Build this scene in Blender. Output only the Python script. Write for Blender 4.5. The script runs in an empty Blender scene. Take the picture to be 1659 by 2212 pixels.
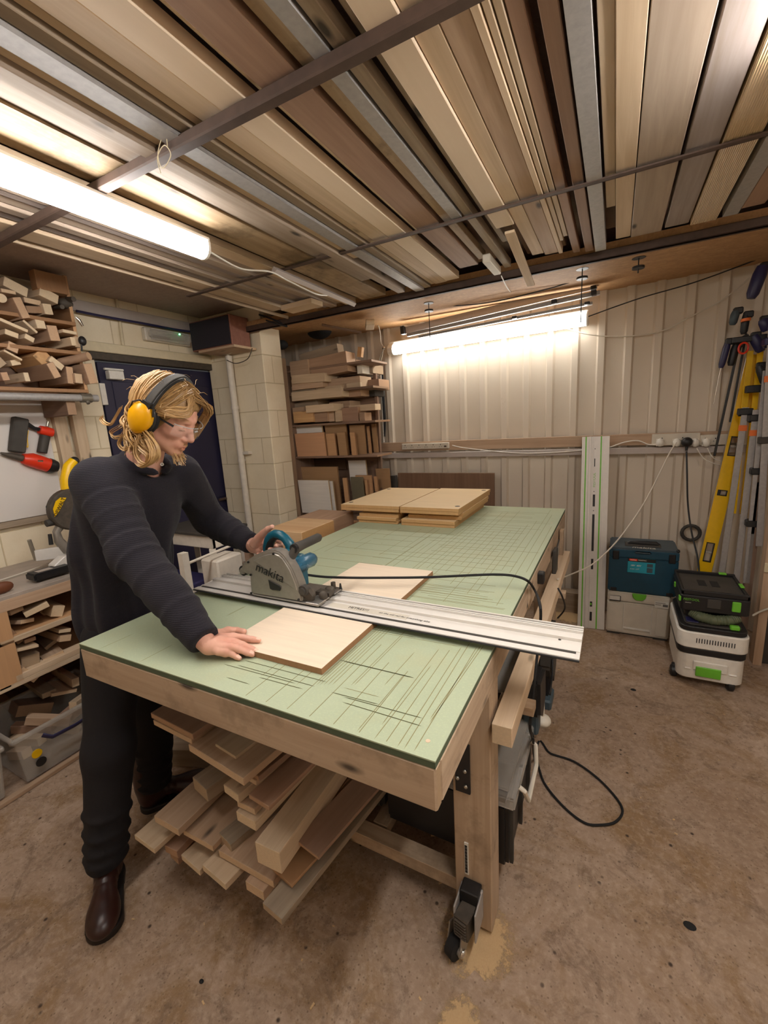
import bpy, bmesh, math, random
import numpy as np
from mathutils import Vector, Matrix, noise as mnoise
SC = bpy.context.scene
COL = SC.collection
PI = math.pi
rnd = random.Random(7)

# ---------------------------------------------------------------- camera, world, exposure
CAM_POS = Vector((0.2752, -0.6563, 1.6343)); YAW, PITCH, ROLL, FPX = -0.494554, 0.201524, 0.058976, 932.55
_f = Vector((math.sin(YAW)*math.cos(PITCH), math.cos(YAW)*math.cos(PITCH), -math.sin(PITCH)))
_r = Vector((math.cos(YAW), -math.sin(YAW), 0.0)); _d = _f.cross(_r)
CR = _r*math.cos(ROLL) + _d*math.sin(ROLL); CD = -_r*math.sin(ROLL) + _d*math.cos(ROLL)
cam = bpy.data.objects.new('camera', bpy.data.cameras.new('camera')); COL.objects.link(cam)
cam.matrix_world = Matrix(((CR.x, -CD.x, -_f.x, CAM_POS.x), (CR.y, -CD.y, -_f.y, CAM_POS.y), (CR.z, -CD.z, -_f.z, CAM_POS.z), (0, 0, 0, 1)))
cam.data.sensor_fit = 'HORIZONTAL'; cam.data.sensor_width = 36.0; cam.data.lens = 36.0*FPX/1659.0; cam.data.clip_start = 0.02
SC.camera = cam
SC.view_settings.view_transform = 'Standard'; SC.view_settings.look = 'None'
SC.view_settings.gamma = 1.0; SC.view_settings.use_curve_mapping = False
SC.view_settings.exposure = 1.46
TUBE_POWER = 16.0
TUBE_COL = (1.0, 0.965, 0.93)
w = bpy.data.worlds.new('world'); SC.world = w; w.use_nodes = True
w.node_tree.nodes['Background'].inputs[0].default_value = (0.02, 0.02, 0.02, 1); w.node_tree.nodes['Background'].inputs[1].default_value = 1.0
SC.cycles.max_bounces = 8; SC.cycles.diffuse_bounces = 5; SC.cycles.transparent_max_bounces = 8; SC.cycles.sample_clamp_indirect = 6.0
SC.cycles.caustics_reflective = False; SC.cycles.caustics_refractive = False

def P(u, v, ax, val):
    """world point seen along photo pixel (u, v) on the plane axis = val"""
    a = 'xyz'.index(ax)
    d = CR*((u-829.5)/FPX) + CD*((v-1106.0)/FPX) + _f
    return CAM_POS + d*((val-CAM_POS[a])/d[a])

# ---------------------------------------------------------------- mesh and object helpers
class MB:
    def __init__(s): s.v = []; s.f = []
    def add(s, vs, fs):
        n = len(s.v); s.v += [tuple(p) for p in vs]; s.f += [tuple(i+n for i in f) for f in fs]; return s
    def box(s, c, d, rot=None):
        c = Vector(c); x, y, z = (k/2 for k in d)
        vs = [Vector((a*x, b*y, e*z)) for a in (-1, 1) for b in (-1, 1) for e in (-1, 1)]
        if rot is not None: vs = [rot @ p for p in vs]
        return s.add([p+c for p in vs], [(0,1,3,2),(4,6,7,5),(0,4,5,1),(2,3,7,6),(0,2,6,4),(1,5,7,3)])
    def bb(s, x0, x1, y0, y1, z0, z1): return s.box(((x0+x1)/2, (y0+y1)/2, (z0+z1)/2), (abs(x1-x0), abs(y1-y0), abs(z1-z0)))
    def ring(s, pts, rad, n=10, cap=True, flat=None):
        pts = [Vector(p) for p in pts]; m = len(pts)
        rad = rad if hasattr(rad, '__len__') else [rad]*m
        t = (pts[1]-pts[0]).normalized(); a = Vector((0,0,1)) if abs(t.z) < .9 else Vector((1,0,0))
        u = (a - t*a.dot(t)).normalized(); vs = []
        for i, p in enumerate(pts):
            t = (pts[min(i+1, m-1)]-pts[max(i-1, 0)]).normalized()
            u = (u - t*u.dot(t)).normalized(); w_ = t.cross(u)
            for k in range(n):
                q = 2*PI*k/n; vs.append(p + (u*math.cos(q)*(flat or 1) + w_*math.sin(q))*rad[i])
        fs = [(i*n+k, i*n+(k+1)%n, (i+1)*n+(k+1)%n, (i+1)*n+k) for i in range(m-1) for k in range(n)]
        if cap: fs += [tuple(range(n))[::-1], tuple((m-1)*n+k for k in range(n))]
        return s.add(vs, fs)
    def cyl(s, a, b, r, r2=None, n=20): return s.ring([a, b], [r, r if r2 is None else r2], n)
    def prism(s, poly, ax, a, b):
        """poly: 2-D outline on the two other axes, extruded along ax from a to b"""
        def mk(p, h): return {'x': (h, p[0], p[1]), 'y': (p[0], h, p[1]), 'z': (p[0], p[1], h)}[ax]
        n = len(poly); vs = [mk(p, a) for p in poly] + [mk(p, b) for p in poly]
        fs = [tuple(range(n)), tuple(range(2*n-1, n-1, -1))] + [(i, n+i, n+(i+1) % n, (i+1) % n) for i in range(n)]
        return s.add(vs, fs)
    def ball(s, c, r, nu=16, nv=10):
        r = r if hasattr(r, '__len__') else (r, r, r); c = Vector(c); vs = [c+Vector((0,0,r[2]))]
        for j in range(1, nv):
            th = PI*j/nv
            vs += [c+Vector((r[0]*math.sin(th)*math.cos(2*PI*k/nu), r[1]*math.sin(th)*math.sin(2*PI*k/nu), r[2]*math.cos(th))) for k in range(nu)]
        vs.append(c-Vector((0,0,r[2]))); e = len(vs)-1
        fs = [(0, 1+k, 1+(k+1)%nu) for k in range(nu)] + [(e, e-nu+(k+1)%nu, e-nu+k) for k in range(nu)]
        fs += [(1+j*nu+k, 1+(j+1)*nu+k, 1+(j+1)*nu+(k+1)%nu, 1+j*nu+(k+1)%nu) for j in range(nv-2) for k in range(nu)]
        return s.add(vs, fs)
    def xf(s, M): s.v = [tuple(M @ Vector(p)) for p in s.v]; return s
    def build(s, name, mat=None, parent=None, bevel=0, smooth=False, M=None, seg=1):
        me = bpy.data.meshes.new(name); me.from_pydata(s.v, [], s.f)
        bm = bmesh.new(); bm.from_mesh(me)
        bmesh.ops.recalc_face_normals(bm, faces=bm.faces)
        if bevel:
            es = [e for e in bm.edges if len(e.link_faces) == 2 and e.calc_face_angle(0) > .5]
            bmesh.ops.bevel(bm, geom=es, offset=bevel, segments=seg, affect='EDGES', clamp_overlap=True)
        for f in bm.faces: f.smooth = smooth
        bm.to_mesh(me); bm.free()
        if smooth:
            try: me.set_sharp_from_angle(angle=math.radians(38))
            except Exception: pass
        o = bpy.data.objects.new(name, me); COL.objects.link(o)
        if mat: me.materials.append(mat)
        if M is not None: o.matrix_basis = M
        if parent: put(o, parent)
        return o
def wm(o):
    m = o.matrix_basis.copy()
    return wm(o.parent) @ o.matrix_parent_inverse @ m if o.parent else m
def put(o, parent):
    o.parent = parent; o.matrix_parent_inverse = wm(parent).inverted(); return o
def tag(o, label, cat, group=None, kind=None):
    if label: o['label'] = label
    if cat: o['category'] = cat
    if group: o['group'] = group
    if kind: o['kind'] = kind
    return o
def thing(name, label, cat, loc=(0,0,0), group=None):
    o = bpy.data.objects.new(name, None); COL.objects.link(o); o.location = loc; o.empty_display_size = .05
    return tag(o, label, cat, group)
def struct(o): o['kind'] = 'structure'; return o
def dup(root, dx, label=None, group=None, rz=0):
    r = root.copy(); COL.objects.link(r); r.location = Vector(root.location)+Vector(dx); r.rotation_euler.z += rz
    if label: r['label'] = label
    if group: r['group'] = group
    for ch in list(root.children):
        c_ = ch.copy(); COL.objects.link(c_); c_.parent = r
        for g in list(ch.children):
            d_ = g.copy(); COL.objects.link(d_); d_.parent = c_
    return r
def frame(o, X, Y, Z):
    return Matrix(((X.x, Y.x, Z.x, o.x), (X.y, Y.y, Z.y, o.y), (X.z, Y.z, Z.z, o.z), (0,0,0,1)))
def stick(A, B, D, ln, th, name, mat, label=None, cat=None, group=None, parent=None, bevel=.0015, kind=None):
    """timber: end-face top edge A-B (world), running along D for ln, th thick; local X is the grain"""
    A = Vector(A); B = Vector(B); D = Vector(D).normalized(); Wv = B-A; Wv -= D*Wv.dot(D); wd = Wv.length; Wv.normalize()
    Z = D.cross(Wv).normalized()
    if Z.z < 0 or (abs(Z.z) < 1e-6 and Z.y > 0): Z = -Z; 
    Y = Z.cross(D)
    c_ = A + Wv*wd/2 + D*ln/2 - Z*th/2
    o = MB().box((0,0,0), (ln, wd, th)).build(name, mat, None, bevel=bevel, M=frame(c_, D, Y, Z))
    if parent: put(o, parent)
    return tag(o, label, cat, group, kind)
def plank(c, d, name, mat, label=None, cat=None, group=None, parent=None, ax='x', rot=None, bevel=.0015, kind=None):
    """axis-aligned timber centre c, world size d, grain along ax"""
    R_ = {'x': Matrix.Identity(3), 'y': Matrix(((0,-1,0),(1,0,0),(0,0,1))), 'z': Matrix(((0,0,-1),(0,1,0),(1,0,0)))}[ax]
    ld = {'x': (d[0], d[1], d[2]), 'y': (d[1], d[0], d[2]), 'z': (d[2], d[1], d[0])}[ax]
    M3 = (rot @ R_) if rot is not None else R_
    M4 = M3.to_4x4(); M4.translation = Vector(c)
    o = MB().box((0,0,0), ld).build(name, mat, None, bevel=bevel, M=M4)
    if parent: put(o, parent)
    return tag(o, label, cat, group, kind)
def rotm(ax, deg): return Matrix.Rotation(math.radians(deg), 3, ax.upper())
def wire(pts, r, name, mat, label=None, cat=None, parent=None, n=8, group=None, sub=8, zmin=None):
    pts = [Vector(p) for p in pts]; out = []
    for i in range(len(pts)-1):
        p0, p1, p2, p3 = pts[max(i-1,0)], pts[i], pts[i+1], pts[min(i+2, len(pts)-1)]
        for k in range(sub):
            t = k/sub
            out.append(.5*((2*p1)+(p2-p0)*t+(2*p0-5*p1+4*p2-p3)*t*t+(3*p1-p0-3*p2+p3)*t**3))
    out.append(pts[-1])
    if zmin is not None: out = [Vector((q.x, q.y, max(q.z, zmin))) for q in out]
    o = MB().ring(out, r, n).build(name, mat, parent, smooth=True)
    return tag(o, label, cat, group)
def text(s, M, size, mat, name, parent=None, ext=.0006, shear=0, space=1.0):
    cu = bpy.data.curves.new(name, 'FONT'); cu.body = s; cu.size = size; cu.extrude = ext; cu.shear = shear; cu.space_character = space
    cu.align_x = 'CENTER'; cu.align_y = 'CENTER'; cu.resolution_u = 3
    tmp = bpy.data.objects.new(name, cu); COL.objects.link(tmp)
    dg = bpy.context.evaluated_depsgraph_get(); me = bpy.data.meshes.new_from_object(tmp.evaluated_get(dg))
    bpy.data.objects.remove(tmp); me.materials.clear(); me.materials.append(mat)
    o = bpy.data.objects.new(name, me); COL.objects.link(o); o.matrix_basis = M
    if parent: put(o, parent)
    return o

# ---------------------------------------------------------------- materials
def lin(c):
    if isinstance(c, str): c = [int(c[i:i+2], 16)/255 for i in (0, 2, 4)]
    return tuple(x/12.92 if x <= .04045 else ((x+.055)/1.055)**2.4 for x in c) + (1,)
class NT:
    def __init__(s, name):
        s.m = bpy.data.materials.new(name); s.m.use_nodes = True; s.n = s.m.node_tree.nodes; s.l = s.m.node_tree.links
        s.b = s.n['Principled BSDF']
    def node(s, t, **kw):
        n = s.n.new(t)
        for k, v in kw.items():
            if isinstance(k, str) and hasattr(n, k): setattr(n, k, v)
        return n
    def link(s, a, b): s.l.new(a, b)
    def coord(s, scale=(1,1,1), rand=0, out='Object'):
        tc = s.node('ShaderNodeTexCoord'); mp = s.node('ShaderNodeMapping'); mp.inputs['Scale'].default_value = scale
        s.link(tc.outputs[out], mp.inputs['Vector'])
        if rand:
            oi = s.node('ShaderNodeObjectInfo'); ml = s.node('ShaderNodeMath', operation='MULTIPLY'); ml.inputs[1].default_value = rand
            s.link(oi.outputs['Random'], ml.inputs[0]); s.link(ml.outputs[0], mp.inputs['Location'])
        return mp.outputs[0]
    def noise(s, vec, scale, detail=4, rough=.55, dist=0):
        n = s.node('ShaderNodeTexNoise'); n.inputs['Scale'].default_value = scale; n.inputs['Detail'].default_value = detail
        n.inputs['Roughness'].default_value = rough; n.inputs['Distortion'].default_value = dist
        if vec is not None: s.link(vec, n.inputs['Vector'])
        return n.outputs['Fac']
    def ramp(s, fac, stops):
        r = s.node('ShaderNodeValToRGB'); e = r.color_ramp.elements
        while len(e) < len(stops): e.new(.5)
        for i, (p, c) in enumerate(stops): e[i].position = p; e[i].color = lin(c) if not isinstance(c, (int, float)) else (c, c, c, 1)
        s.link(fac, r.inputs[0]); return r.outputs[0]
    def mix(s, fac, a, b, mode='MIX'):
        m = s.node('ShaderNodeMix', data_type='RGBA', blend_type=mode)
        for val, idx in ((fac, 0), (a, 6), (b, 7)):
            if isinstance(val, (int, float)): m.inputs[idx].default_value = val
            elif isinstance(val, (tuple, list, str)): m.inputs[idx].default_value = lin(val)
            else: s.link(val, m.inputs[idx])
        return m.outputs[2]
    def bump(s, h, strength=.3, dist=.002):
        b = s.node('ShaderNodeBump'); b.inputs['Strength'].default_value = strength; b.inputs['Distance'].default_value = dist
        s.link(h, b.inputs['Height']); s.link(b.outputs[0], s.b.inputs['Normal'])
    def out(s, col=None, rough=None, metal=None, **kw):
        if col is not None:
            if isinstance(col, (tuple, list, str)): s.b.inputs['Base Color'].default_value = lin(col)
            else: s.link(col, s.b.inputs['Base Color'])
        if rough is not None:
            if isinstance(rough, (int, float)): s.b.inputs['Roughness'].default_value = rough
            else: s.link(rough, s.b.inputs['Roughness'])
        if metal is not None: s.b.inputs['Metallic'].default_value = metal
        for k, v in kw.items(): s.b.inputs[k.replace('_', ' ')].default_value = v
        return s.m
def plain(name, c, rough=.5, metal=0, var=.06, scale=30, bump=0, **kw):
    t = NT(name); v = t.coord(); nz = t.noise(v, scale, 3)
    c3 = [int(c[i:i+2], 16)/255 for i in (0, 2, 4)]
    a = tuple(max(0, x*(1-var)) for x in c3); b = tuple(min(1, x*(1+var)) for x in c3)
    col = t.mix(nz, a, b)
    if bump: t.bump(nz, bump, .001)
    return t.out(col, rough, metal, **kw)
def wood(name, c1, c2, end=None, grain=1.0, rough=.65, jitter=.18, knots=True, dirt=None):
    t = NT(name); v = t.coord((1.2, 22*grain, 22*grain), 37); v2 = t.coord((.8, 7, 7), 11)
    g = t.noise(v, 1.6, 6, .6, .6); g2 = t.noise(v2, 1.2, 3, .5, 1.2)
    col = t.mix(t.ramp(g, [(.3, .0), (.72, 1.0)]), c1, c2)
    col = t.mix(t.ramp(g2, [(.35, .0), (.7, .55)]), col, c2)
    if knots:
        vo = t.node('ShaderNodeTexVoronoi', feature='F1'); vo.inputs['Scale'].default_value = 1.0
        t.link(t.coord((3.0, 9, 9), 19), vo.inputs['Vector'])
        k3 = [int(c2[i:i+2], 16)/255*.45 for i in (0, 2, 4)]
        col = t.mix(t.ramp(vo.outputs['Distance'], [(.05, 1.0), (.13, .0)]), col, tuple(k3))
    if dirt:
        col = t.mix(t.ramp(t.noise(t.coord((1,1,1), 5), 5, 5, .7), [(.52, 0.0), (.68, .8)]), col, dirt)
    oi = t.node('ShaderNodeObjectInfo'); hv = t.node('ShaderNodeHueSaturation')
    mr = t.node('ShaderNodeMapRange'); mr.inputs['To Min'].default_value = 1-jitter; mr.inputs['To Max'].default_value = 1+jitter*.6
    t.link(oi.outputs['Random'], mr.inputs['Value']); hv.inputs['Saturation'].default_value = .86; t.link(mr.outputs[0], hv.inputs['Value']); t.link(col, hv.inputs['Color']); col = hv.outputs[0]
    if end:
        tc = t.node('ShaderNodeTexCoord'); sx = t.node('ShaderNodeSeparateXYZ'); t.link(tc.outputs['Normal'], sx.inputs[0])
        ab = t.node('ShaderNodeMath', operation='ABSOLUTE'); t.link(sx.outputs[0], ab.inputs[0])
        gt = t.node('ShaderNodeMath', operation='GREATER_THAN'); gt.inputs[1].default_value = .8; t.link(ab.outputs[0], gt.inputs[0])
        e3 = [int(end[i:i+2], 16)/255*.86 for i in (0, 2, 4)]
        ec = t.mix(t.noise(t.coord((40, 40, 90), 7), 3, 3), end, tuple(e3)); col = t.mix(gt.outputs[0], col, ec)
    t.bump(g, .25, .0012)
    return t.out(col, rough)
M = {}
M['pine'] = wood('pine', 'C9A887', 'A98663', 'D9BB98')
M['pine_light'] = wood('pine_light', 'D9BF9C', 'C0A27C', 'E3CBA8')
M['pine_grey'] = wood('pine_grey', 'A89479', '84705A', 'B59D80')
M['pine_dark'] = wood('pine_dark', '94745A', '755640', 'A88668')
M['reddish'] = wood('reddish_timber', 'AD8668', '926B50', 'BD9878', knots=False)
M['hard'] = wood('hardwood', 'B48E6C', '987354', 'D0AB88', knots=False)
M['oak_dark'] = wood('dark_laminate', '8A6545', '765336', knots=False, grain=2)
M['plyface'] = wood('plywood_face', 'E4CDAF', 'DBC1A0', knots=False, grain=.6, jitter=.03)
M['plyedge'] = None
def layered(name, face, e1, e2, pitch=.0045, jitter=.05):
    """sheet material: pale face, plied edge; local Z is the sheet's normal"""
    t = NT(name); tc = t.node('ShaderNodeTexCoord'); sx = t.node('ShaderNodeSeparateXYZ'); t.link(tc.outputs['Object'], sx.inputs[0])
    sn = t.node('ShaderNodeSeparateXYZ'); t.link(tc.outputs['Normal'], sn.inputs[0])
    m1 = t.node('ShaderNodeMath', operation='MULTIPLY'); m1.inputs[1].default_value = 2*PI/pitch; t.link(sx.outputs[2], m1.inputs[0])
    si = t.node('ShaderNodeMath', operation='SINE'); t.link(m1.outputs[0], si.inputs[0])
    ed = t.mix(t.ramp(si.outputs[0], [(.45, .0), (.55, 1.0)]), e1, e2)
    ed = t.mix(t.noise(t.coord((30, 30, 5)), 3, 3), ed, e2)
    ab = t.node('ShaderNodeMath', operation='ABSOLUTE'); t.link(sn.outputs[2], ab.inputs[0])
    gt = t.node('ShaderNodeMath', operation='GREATER_THAN'); gt.inputs[1].default_value = .8; t.link(ab.outputs[0], gt.inputs[0])
    f3 = [int(face[i:i+2], 16)/255 for i in (0, 2, 4)]
    fc = t.mix(t.noise(t.coord((1.5, 30, 1), 9), 2, 5, .6, .5), tuple(x*.92 for x in f3), tuple(min(1, x*1.05) for x in f3))
    return t.out(t.mix(gt.outputs[0], ed, fc), .6)
M['ply'] = layered('birch_plywood', 'E9D6BE', 'A9805C', '8C6444')
M['oakply'] = layered('oak_faced_plywood', 'E4C99E', 'C9A373', 'B48B5B', pitch=.009)
M['mdf_white'] = layered('white_melamine_board', 'E6E0D8', 'C9B08C', 'BFA37C', pitch=.02)
M['mdf_brown'] = layered('mdf_board', 'A88560', '9A7650', '8B6844', pitch=.02)
M['ply_raw'] = layered('raw_plywood', 'C59A70', 'A87F58', '8C6646')

def osb(name, a, b, c):
    t = NT(name); v = t.coord((1,1,1))
    vo = t.node('ShaderNodeTexVoronoi'); vo.inputs['Scale'].default_value = 1; vo.inputs['Randomness'].default_value = 1
    t.link(t.coord((22, 60, 22)), vo.inputs['Vector'])
    col = t.mix(vo.outputs['Color'], a, b); col = t.mix(t.ramp(t.noise(v, 26, 5, .7, 2), [(.4, 0.0), (.75, .7)]), col, c)
    t.bump(t.noise(v, 60, 3), .3, .002); return t.out(col, .7)
M['osb'] = osb('osb_sheet', 'BD9466', 'A77E54', '8F6844')
M['osb_grey'] = osb('dusty_osb_sheet', 'BAA89F', 'AE9C92', 'A08E83')
def steel_wall():
    t = NT('cream_coated_steel'); v = t.coord((1,1,1))
    col = t.mix(t.noise(v, 3, 4), 'CFC3B2', 'DACEBD'); col = t.mix(t.ramp(t.noise(v, 14, 6, .7), [(.66, 0.0), (.74, .35)]), col, '8A7458')
    t.bump(t.noise(v, 90, 2), .12, .001); return t.out(col, .5)
M['steel_wall'] = steel_wall()
def blockwall():
    t = NT('painted_blockwork'); tc = t.node('ShaderNodeTexCoord'); sx = t.node('ShaderNodeSeparateXYZ'); t.link(tc.outputs['Object'], sx.inputs[0])
    ad = t.node('ShaderNodeMath', operation='ADD'); t.link(sx.outputs[0], ad.inputs[0]); t.link(sx.outputs[1], ad.inputs[1])
    cb = t.node('ShaderNodeCombineXYZ'); t.link(ad.outputs[0], cb.inputs[0]); t.link(sx.outputs[2], cb.inputs[1])
    br = t.node('ShaderNodeTexBrick'); br.inputs['Scale'].default_value = 1; br.inputs['Brick Width'].default_value = .45; br.inputs['Row Height'].default_value = .225
    br.inputs['Mortar Size'].default_value = .005; br.inputs['Mortar Smooth'].default_value = .6; br.inputs['Color1'].default_value = lin('EDE0C6'); br.inputs['Color2'].default_value = lin('E7D9BD'); br.inputs['Mortar'].default_value = lin('CDBC9A')
    t.link(cb.outputs[0], br.inputs['Vector']); v = t.coord()
    col = t.mix(t.ramp(t.noise(v, 6, 6, .7), [(.4, 0.0), (.8, .4)]), br.outputs['Color'], 'CFBC98')
    iv = t.node('ShaderNodeMath', operation='SUBTRACT'); iv.inputs[0].default_value = 1; t.link(br.outputs['Fac'], iv.inputs[1])
    ns = t.node('ShaderNodeMath', operation='MULTIPLY_ADD'); ns.inputs[1].default_value = .25; t.link(t.noise(v, 120, 3), ns.inputs[0]); t.link(iv.outputs[0], ns.inputs[2])
    t.bump(ns.outputs[0], .6, .004); return t.out(col, .7)
M['block'] = blockwall()
def concrete():
    t = NT('stained_concrete'); v = t.coord()
    c = t.mix(t.ramp(t.noise(v, 1.3, 8, .65, .4), [(.32, 0.0), (.66, 1.0)]), '957C66', 'B39C88')
    c = t.mix(t.ramp(t.noise(v, 3.1, 8, .72, .8), [(.47, 0.0), (.62, .85)]), c, '8A6C48')
    c = t.mix(t.ramp(t.noise(t.coord((1, 1, 1), 0), 6.5, 8, .75, 1.2), [(.52, 0.0), (.64, .7)]), c, '6F5A48')
    c = t.mix(t.ramp(t.noise(v, 19, 6, .7, .6), [(.5, 0.0), (.72, .6)]), c, '7A6350')
    c = t.mix(t.ramp(t.noise(v, 45, 4, .7), [(.48, 0.0), (.75, .5)]), c, 'C9B49E')
    vo = t.node('ShaderNodeTexVoronoi'); vo.inputs['Scale'].default_value = 17; t.link(v, vo.inputs['Vector'])
    pit = t.ramp(vo.outputs['Distance'], [(.06, 1.0), (.14, 0.0)])
    gate = t.ramp(t.noise(v, 7, 2), [(.5, 0.0), (.56, 1.0)]); pm = t.mix(1.0, pit, gate, 'MULTIPLY')
    c = t.mix(pm, c, '3E2E22')
    vo2 = t.node('ShaderNodeTexVoronoi'); vo2.inputs['Scale'].default_value = 60; t.link(v, vo2.inputs['Vector'])
    c = t.mix(t.ramp(vo2.outputs['Distance'], [(.1, .55), (.22, 0.0)]), c, '5D4632')
    t.bump(t.noise(v, 55, 6, .7), .5, .004); return t.out(c, .72)
M['concrete'] = concrete()
def greenmdf():
    t = NT('green_mdf'); v = t.coord()
    c = t.mix(t.noise(v, 5, 5, .7), 'B0BA9E', 'A1AD90'); c = t.mix(t.ramp(t.noise(v, 160, 4, .8), [(.5, 0.0), (.7, .5)]), c, 'BDC9A2')
    c = t.mix(t.ramp(t.noise(v, 2.5, 6, .7), [(.5, 0.0), (.75, .45)]), c, 'B9B088')
    t.bump(t.noise(v, 200, 2), .15, .001); return t.out(c, .6)
M['mdf_green'] = greenmdf()
M['mdf_green_edge'] = plain('green_mdf_edge', '4F5B45', .8)
M['scratch'] = plain('scored_mdf', '857E56', .9); M['scratch_dark'] = plain('deep_saw_kerf', '555638', .95)
M['alu'] = plain('anodised_aluminium', 'C9C5C0', .32, .85, .04); M['alu_white'] = plain('satin_aluminium', 'DCD7D0', .45, .15, .03)
M['galv'] = plain('galvanised_steel', 'A5A19E', .5, .3, .1, 60); M['steel_dark'] = plain('rusty_steel', '54433A', .6, .3, .2, 25)
M['steel'] = plain('zinc_steel', 'A39E92', .35, .8, .1); M['chrome'] = plain('chrome', 'D8D6D2', .15, 1, .02)
M['black'] = plain('black_plastic', '1B1A1B', .45); M['black_matte'] = plain('black_rubber', '151415', .8); M['black_dusty'] = plain('dusty_black_plastic', '3B3732', .7, 0, .25, 12)
M['dark_dust'] = plain('dusty_dark_metal', '4A4239', .65, .2, .3, 40)
M['white'] = plain('white_plastic', 'E3DED4', .4); M['white_dirty'] = plain('off_white_plastic', 'CFC7B8', .5, 0, .06, 12); M['white_paint'] = plain('white_paint', 'D9D0C2', .5)
M['whiteboard'] = plain('whiteboard', 'D8D2CC', .25, 0, .02, 3)
M['cream'] = plain('cream_paint', 'CDBFA0', .5); M['trunk'] = plain('grey_trunking', 'B8AEA8', .5, 0, .04)
M['green'] = plain('bright_green_plastic', '6DBB35', .4); M['hose'] = plain('green_grey_hose', '5A6148', .6)
M['teal'] = plain('teal_plastic', '0C5467', .35, 0, .12); M['blue_box'] = plain('dark_teal_box', '123F52', .45, 0, .08); M['blue_grey'] = plain('blue_grey_plastic', '3C4A52', .5, 0, .15)
M['silver'] = plain('silver_casting', '98928A', .38, .55, .08, 50)
M['yellow'] = plain('yellow_plastic', 'E8B800', .35, 0, .05); M['yellow_cup'] = plain('yellow_ear_cup', 'DFA100', .3, 0, .04)
M['red'] = plain('red_plastic', 'D9371C', .35, 0, .05); M['orange'] = plain('orange_plastic', 'E2702A', .5)
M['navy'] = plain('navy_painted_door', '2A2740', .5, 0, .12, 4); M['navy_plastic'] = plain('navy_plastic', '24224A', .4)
M['speaker_cloth'] = plain('black_speaker_cloth', '262128', .95, 0, .2, 400); M['speaker_wood'] = wood('teak_veneer', '9A5A3C', '7F452C', knots=False)
M['sawdust'] = plain('sawdust', 'C9AA80', .95, 0, .12, 200)
def dustmat():
    t = NT('sawdust_drift'); at = t.node('ShaderNodeVertexColor'); at.layer_name = 'cover'; v = t.coord()
    m1 = t.node('ShaderNodeMath', operation='MULTIPLY_ADD'); m1.inputs[1].default_value = 1.2; t.link(t.noise(v, 40, 6, .75), m1.inputs[0])
    sp_ = t.node('ShaderNodeSeparateColor'); t.link(at.outputs['Color'], sp_.inputs[0]); t.link(sp_.outputs[0], m1.inputs[2])
    al = t.ramp(m1.outputs[0], [(.75, 0.0), (1.0, .9)]); t.link(al, t.b.inputs['Alpha'])
    return t.out(t.mix(t.noise(v, 200, 3), 'BE9C70', 'CFB288'), .95)
M['drift'] = dustmat()
M['bench_top'] = plain('worn_grey_worktop', 'A3978C', .45, 0, .18, 9)
M['label_teal'] = plain('teal_label', '1F8FA3', .4); M['paper'] = plain('paper_label', 'D8D4CA', .6); M['ink'] = plain('black_ink', '151515', .6); M['pencil'] = plain('pencil_grey', '6B6762', .8)
M['copper'] = plain('brown_pad', '6A3B20', .6)
M['string'] = plain('string', 'D6C8A8', .9)
def clear(name, c, alpha, rough=.25):
    t = NT(name); return t.out(c, rough, Alpha=alpha, IOR=1.45)
M['clear'] = clear('clear_plastic', 'C9C2B8', .38); M['lens'] = clear('clear_lens', 'DADAD8', .07, .03); M['lens'].node_tree.nodes['Principled BSDF'].inputs['Specular IOR Level'].default_value = .25; M['lens_edge'] = clear('lens_rim', 'C8CCCC', .6, .15); M['clear_blue'] = clear('translucent_blue', '3A6F8C', .72, .2)
def emis(name, c, s):
    t = NT(name); return t.out('FFFFFF', .4, Emission_Color=tuple(c)+(1,), Emission_Strength=s)
M['tube'] = emis('lit_fluorescent_diffuser', TUBE_COL, TUBE_POWER); M['tube_wall'] = emis('lit_wall_diffuser', (1, .965, .90), 6.0); M['tube_strong'] = emis('lit_rear_diffuser', TUBE_COL, 21.0); M['tube_fill'] = emis('added_fill_diffuser', TUBE_COL, 4.5); M['led'] = emis('green_led', (.1, 1, .35), 4)
def scored(name, c): return plain(name, c, .9)

M['white_t'] = plain('white_painted_timber', 'E0D8C8', .6); M['pine_grey2'] = plain('grey_green_board', '6E6752', .6)
M['pine_dk2'] = plain('dark_brown_board', '5C4431', .7); M['ply_pink'] = layered('pinkish_plywood', 'C89A76', 'A87F58', '8C6646')
M['pine_y'] = wood('yellow_pine', 'DDAA62', 'C38D4B'); M['pine_y2'] = wood('laminated_pine', 'D9B27C', 'BF9058', 'C79A66', knots=False, grain=.4)

# ================================================================ THE SETTING
struct(MB().bb(-3.3, 1.8, -2.8, 3.4, -.1, 0).build('floor', M['concrete']))
struct(MB().bb(-3.15, -2.95, -2.8, 1.215, 0, 2.7).bb(-3.15, -2.95, 2.36, 3.35, 0, 2.7).bb(-3.15, -2.95, 1.215, 2.36, 2.215, 2.7).build('wall_left', M['block']))
struct(MB().bb(1.5, 1.7, -2.8, 3.4, 0, 2.7).build('wall_right', M['steel_wall']))
struct(MB().bb(-3.15, 1.7, -3.0, -2.8, 0, 2.7).build('wall_rear', M['block']))
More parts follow.
